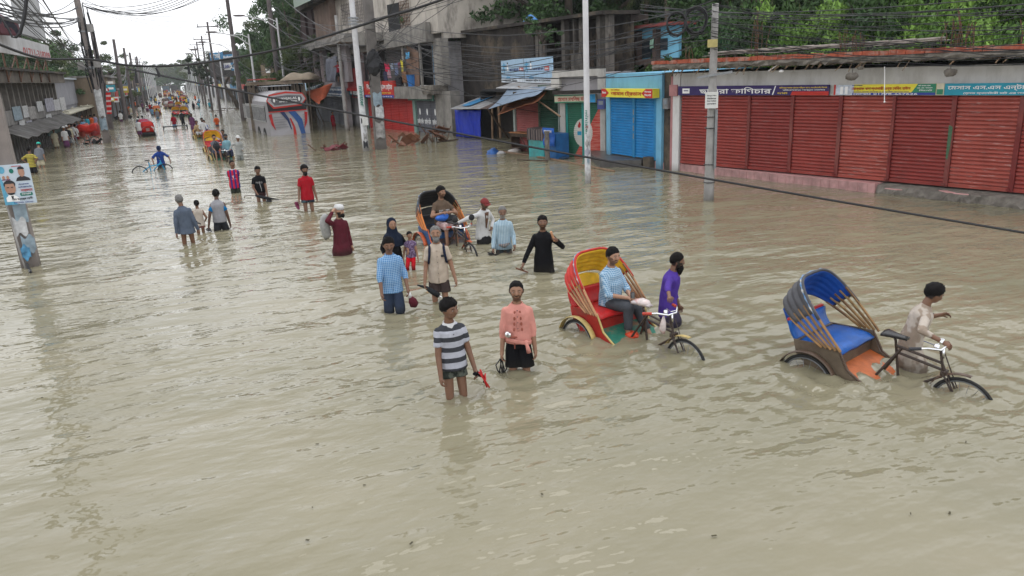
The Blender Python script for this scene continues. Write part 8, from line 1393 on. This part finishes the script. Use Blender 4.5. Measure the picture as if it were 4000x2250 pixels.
far('boy in a cream shirt standing next to a girl on the far road', 721, 426, 399, 1.6, 178, 'cream', 'black', vox=.026); far('girl in a lilac dress beside the boy in cream on the far road', 733, 436, 400, 1.5, 178, 'lilac', 'lilac', 'skirt', .026)
for i, (u, v, vt, c, lab) in enumerate(((676, 396, 373, 'yellow', 'person in bright yellow on the far road'), (660, 393, 374, 'sky', 'person in pale blue left of the yellow clad one'), (681, 388, 366, 'purple', 'dark clad person behind the yellow clad one'), (612, 373, 359, 'grey', 'lone grey figure wading near the far left lamps'), (698, 375, 358, 'blue', 'dark blue figure right of the far cart line'), (708, 382, 362, 'black', 'dark figure walking right of the far crowd'), (706, 400, 376, 'red', 'figure in red by the far right crowd'), (717, 398, 378, 'teal', 'figure in teal by the far right crowd'), (694, 366, 352, 'black', 'tiny dark figure near the end of the road'), (645, 375, 362, 'black', 'tiny dark figure between the far rickshaws'), (640, 405, 388, 'white', 'white shirted figure left of the brown rickshaw'), (624, 415, 392, 'blue', 'blue clad figure left of the white hooded rickshaw'), (628, 417, 399, 'white', 'white clad figure beside the blue clad one by the hood'), (704, 440, 408, 'black', 'man in black riding in the crowded middle rickshaw'), (712, 468, 430, 'white', 'white shirted man on the low black rickshaw'), (700, 452, 424, 'grey', 'grey clad man standing behind the walking man in black'), (724, 420, 395, 'sky', 'pale blue clad man by the pale blue rickshaw'), (693, 412, 388, 'black', 'dark clad puller in the crowded middle of the road'), (728, 448, 425, 'purple', 'dark skirted figure behind the low black rickshaw'), (664, 372, 359, 'orange', 'tiny orange clad figure near the far rickshaws'))):
    far(lab, u, v, vt, 1.6, _pr.choice((0, 175, 170)), c, _pr.choice(('black', 'grey', 'blue')), 'trousers', .034, hair='short')
# left side crowd
for i, (u, v, vt, yw, c, lo, kd, H_, hr, lab) in enumerate(((132, 678, 575, 150, 'yellow', 'black', 'shorts', 1.66, 'short', 'man with hands on hips in a yellow striped shirt at the far left'), (163, 655, 552, 165, 'grey', 'cream', 'shorts', 1.66, 'cap', 'bent man in a grey shirt with a turquoise cap beside the yellow striped man'), (222, 578, 502, 20, 'cream', 'cream', 'shorts', 1.66, 'cap', 'man with white cap and cream tunic standing alone on the left'), (262, 575, 494, 20, 'white', 'purple', 'skirt', 1.66, 'cap', 'man in a white shirt and maroon lungi with a white cap on the left'), (274, 568, 490, 0, 'black', 'grey', 'shorts', 1.66, 'cap', 'man in a dark striped shirt behind the maroon lungi man'), (282, 562, 485, 30, 'cream', 'white', 'trousers', 1.66, 'short', 'man in pale patterned clothes behind the maroon lungi'), (291, 548, 480, 150, 'white', 'purple', 'shorts', 1.66, 'short', 'white shirted man with dark red shorts on the left'), (302, 545, 486, 150, 'white', 'red', 'shorts', 1.66, 'short', 'white shirted man walking away near the red drums'), (316, 528, 472, 0, 'lilac', 'grey', 'shorts', 1.66, 'short', 'person in a lilac shirt under the low stall'), (333, 524, 462, 0, 'sky', 'grey', 'shorts', 1.66, 'short', 'person in a pale blue shirt under the low stall'), (346, 505, 452, 0, 'teal', 'blue', 'shorts', 1.66, 'short', 'person in a bright teal shirt under the low stall'), (362, 497, 448, 178, 'orange', 'black', 'shorts', 1.66, 'short', 'person in an orange striped shirt right under the low stall'), (376, 490, 446, 178, 'lilac', 'black', 'trousers', 1.66, 'short', 'person in a pale shirt at the right end of the low stall'), (330, 512, 450, 0, 'grey', 'grey', 'shorts', 1.66, 'short', 'dark haired person standing behind the pale blue shirt'), (300, 530, 478, 10, 'orange', 'red', 'shorts', 1.5, 'short', 'child in bright orange beside the red drums'))):
    P = far(lab, u, v, vt, H_, yw, c, lo, kd, .02 if i < 5 else .026, hair=hr, hairmat=(plain('turq_cap', (.05, .5, .4)) if i == 1 else wht) if hr == 'cap' else None, **({'rh': (.2, -.02, .98), 'lh': (-.2, -.02, .98), 're': (1, -.3, 0), 'le': (-1, -.3, 0)} if i == 0 else {'lean': 25} if i == 1 else {}))
    if i == 0:
        for ch in P.o.children:
            if ch.name.startswith('shirt'): ch.data.materials[0] = cloth('yellow_stripes', (.5, .42, .08), (.08, .07, .04), 'stripes', .07, .3)
g = G(332, 532); T = thing('red_drums_cart', 'red and maroon drums and sacks standing in the water before the left crowd', 'cart', loc=(g.x, g.y, 0))
for x, y, r, c in ((-.9, .2, .42, (.22, .04, .05)), (.0, .0, .45, (.38, .06, .04)), (.7, .3, .4, (.3, .03, .03))): b = MB(); b.tube([(x, y, -.5), (x, y, .2), (x+.05, y, .75), (x, y, .95)], [r, r*1.05, r, r*.8], 12); b.build('drum', M('drum_%d' % (c[0]*99), c, .6, .3, 4., world=False), T, True)
b = MB(); b.sheet(lambda u, v: (-.4+1.4*u, -.45-.1*math.sin(v*3), .9-.6*v+.08*math.sin(u*9)), 10, 6, .03); b.build('red_cloth', M('bright_red_rag', (.55, .03, .02), .8, world=False), T, True)
# balcony figure and the woman by the slate shutters
u_, z_ = F9.p(1322, 325, .8); p = F9.M@Vector((u_, -.7, z2_ if 0 else F9.p(1320, 322, .7)[1])); P = Person('youth in a dark red football shirt standing on the upper ledge of the corner house', tuple(p), face_yaw(p, 10), 1.5, 'dark', rh=(.26, .1, 1.3), lh=(-.25, .15, 1.35), vox=.022, fingers=False, hair='thick'); o = P.shirt(plain('dark_red_kit', (.24, .015, .03)), 'short'); text(o, '12', P.tp(.28, 0, .15), -.1, .08, letw, .006); P.legs(blk, 1.); 
far('woman in a crimson dress and black veil wading along the slate shutters', 1303, 494, 436, 1.5, 40, 'red', 'red', 'skirt', .022, long=True)
far('figure in a dark red dress behind the youth on the upper ledge', 1340, 470, 425, 1.5, 10, 'purple', 'purple', 'skirt', .024) if 0 else None

# copies for the dense far end of the road
pool = [o for o in COL.objects if o.get('category') == 'person' and o.parent is None and o.location.y > 100]; rp = random.Random(3)
for i in range(44):
    Y = 125+rp.random()**1.3*230; x = rp.choice((rp.uniform(-4.6, -2.5), rp.uniform(-1.5, 3.2), rp.uniform(2.5, 6.5))); c = copy_tree(rp.choice(pool)); c.location = (x, Y, c.location.z); c.rotation_euler.z += rp.uniform(-.4, .4); tag(c, 'tiny wader among the crowd far down the flooded road', 'person', 'distant waders')
pool = [o for o in COL.objects if o.get('category') == 'rickshaw' and o.get('group')]
for i in range(14): c = copy_tree(rp.choice(pool)); c.location = (rp.uniform(-2.2, 4.), 165+i*14, -.5); tag(c, 'tiny rickshaw in the queue near the end of the road', 'rickshaw', 'distant rickshaws')
pool = [o for o in COL.objects if o.get('category') == 'person' and o.parent is None and 60 < o.location.y < 100 and o.location.x < -4]
for i in range(16): c = copy_tree(rp.choice(pool)); c.location = (-5.7+rp.uniform(-.5, .6), 84+i*5.5+rp.uniform(-1, 1), -.5); c.rotation_euler.z += rp.uniform(-1, 1); tag(c, 'onlooker standing along the left shop fronts past the big pole', 'person', 'onlookers on the far left')
# ------------------------------------------------------------------ haze: pale damp air over the whole street
mb = MB(); mb.bx(-140, 140, -40, 900, -1.8, 30); o = mb.build('haze', [], kind='stuff', label='pale damp haze over the street')
m = bpy.data.materials.new('haze_air'); m.use_nodes = True; t = m.node_tree; t.nodes.clear(); ou = t.nodes.new('ShaderNodeOutputMaterial'); pv = t.nodes.new('ShaderNodeVolumePrincipled'); pv.inputs['Density'].default_value = .0003; pv.inputs['Color'].default_value = (.92, .965, 1, 1); pv.inputs['Anisotropy'].default_value = .0
t.links.new(pv.outputs[0], ou.inputs['Volume']); o.data.materials.append(m); SC.cycles.volume_bounces = 0
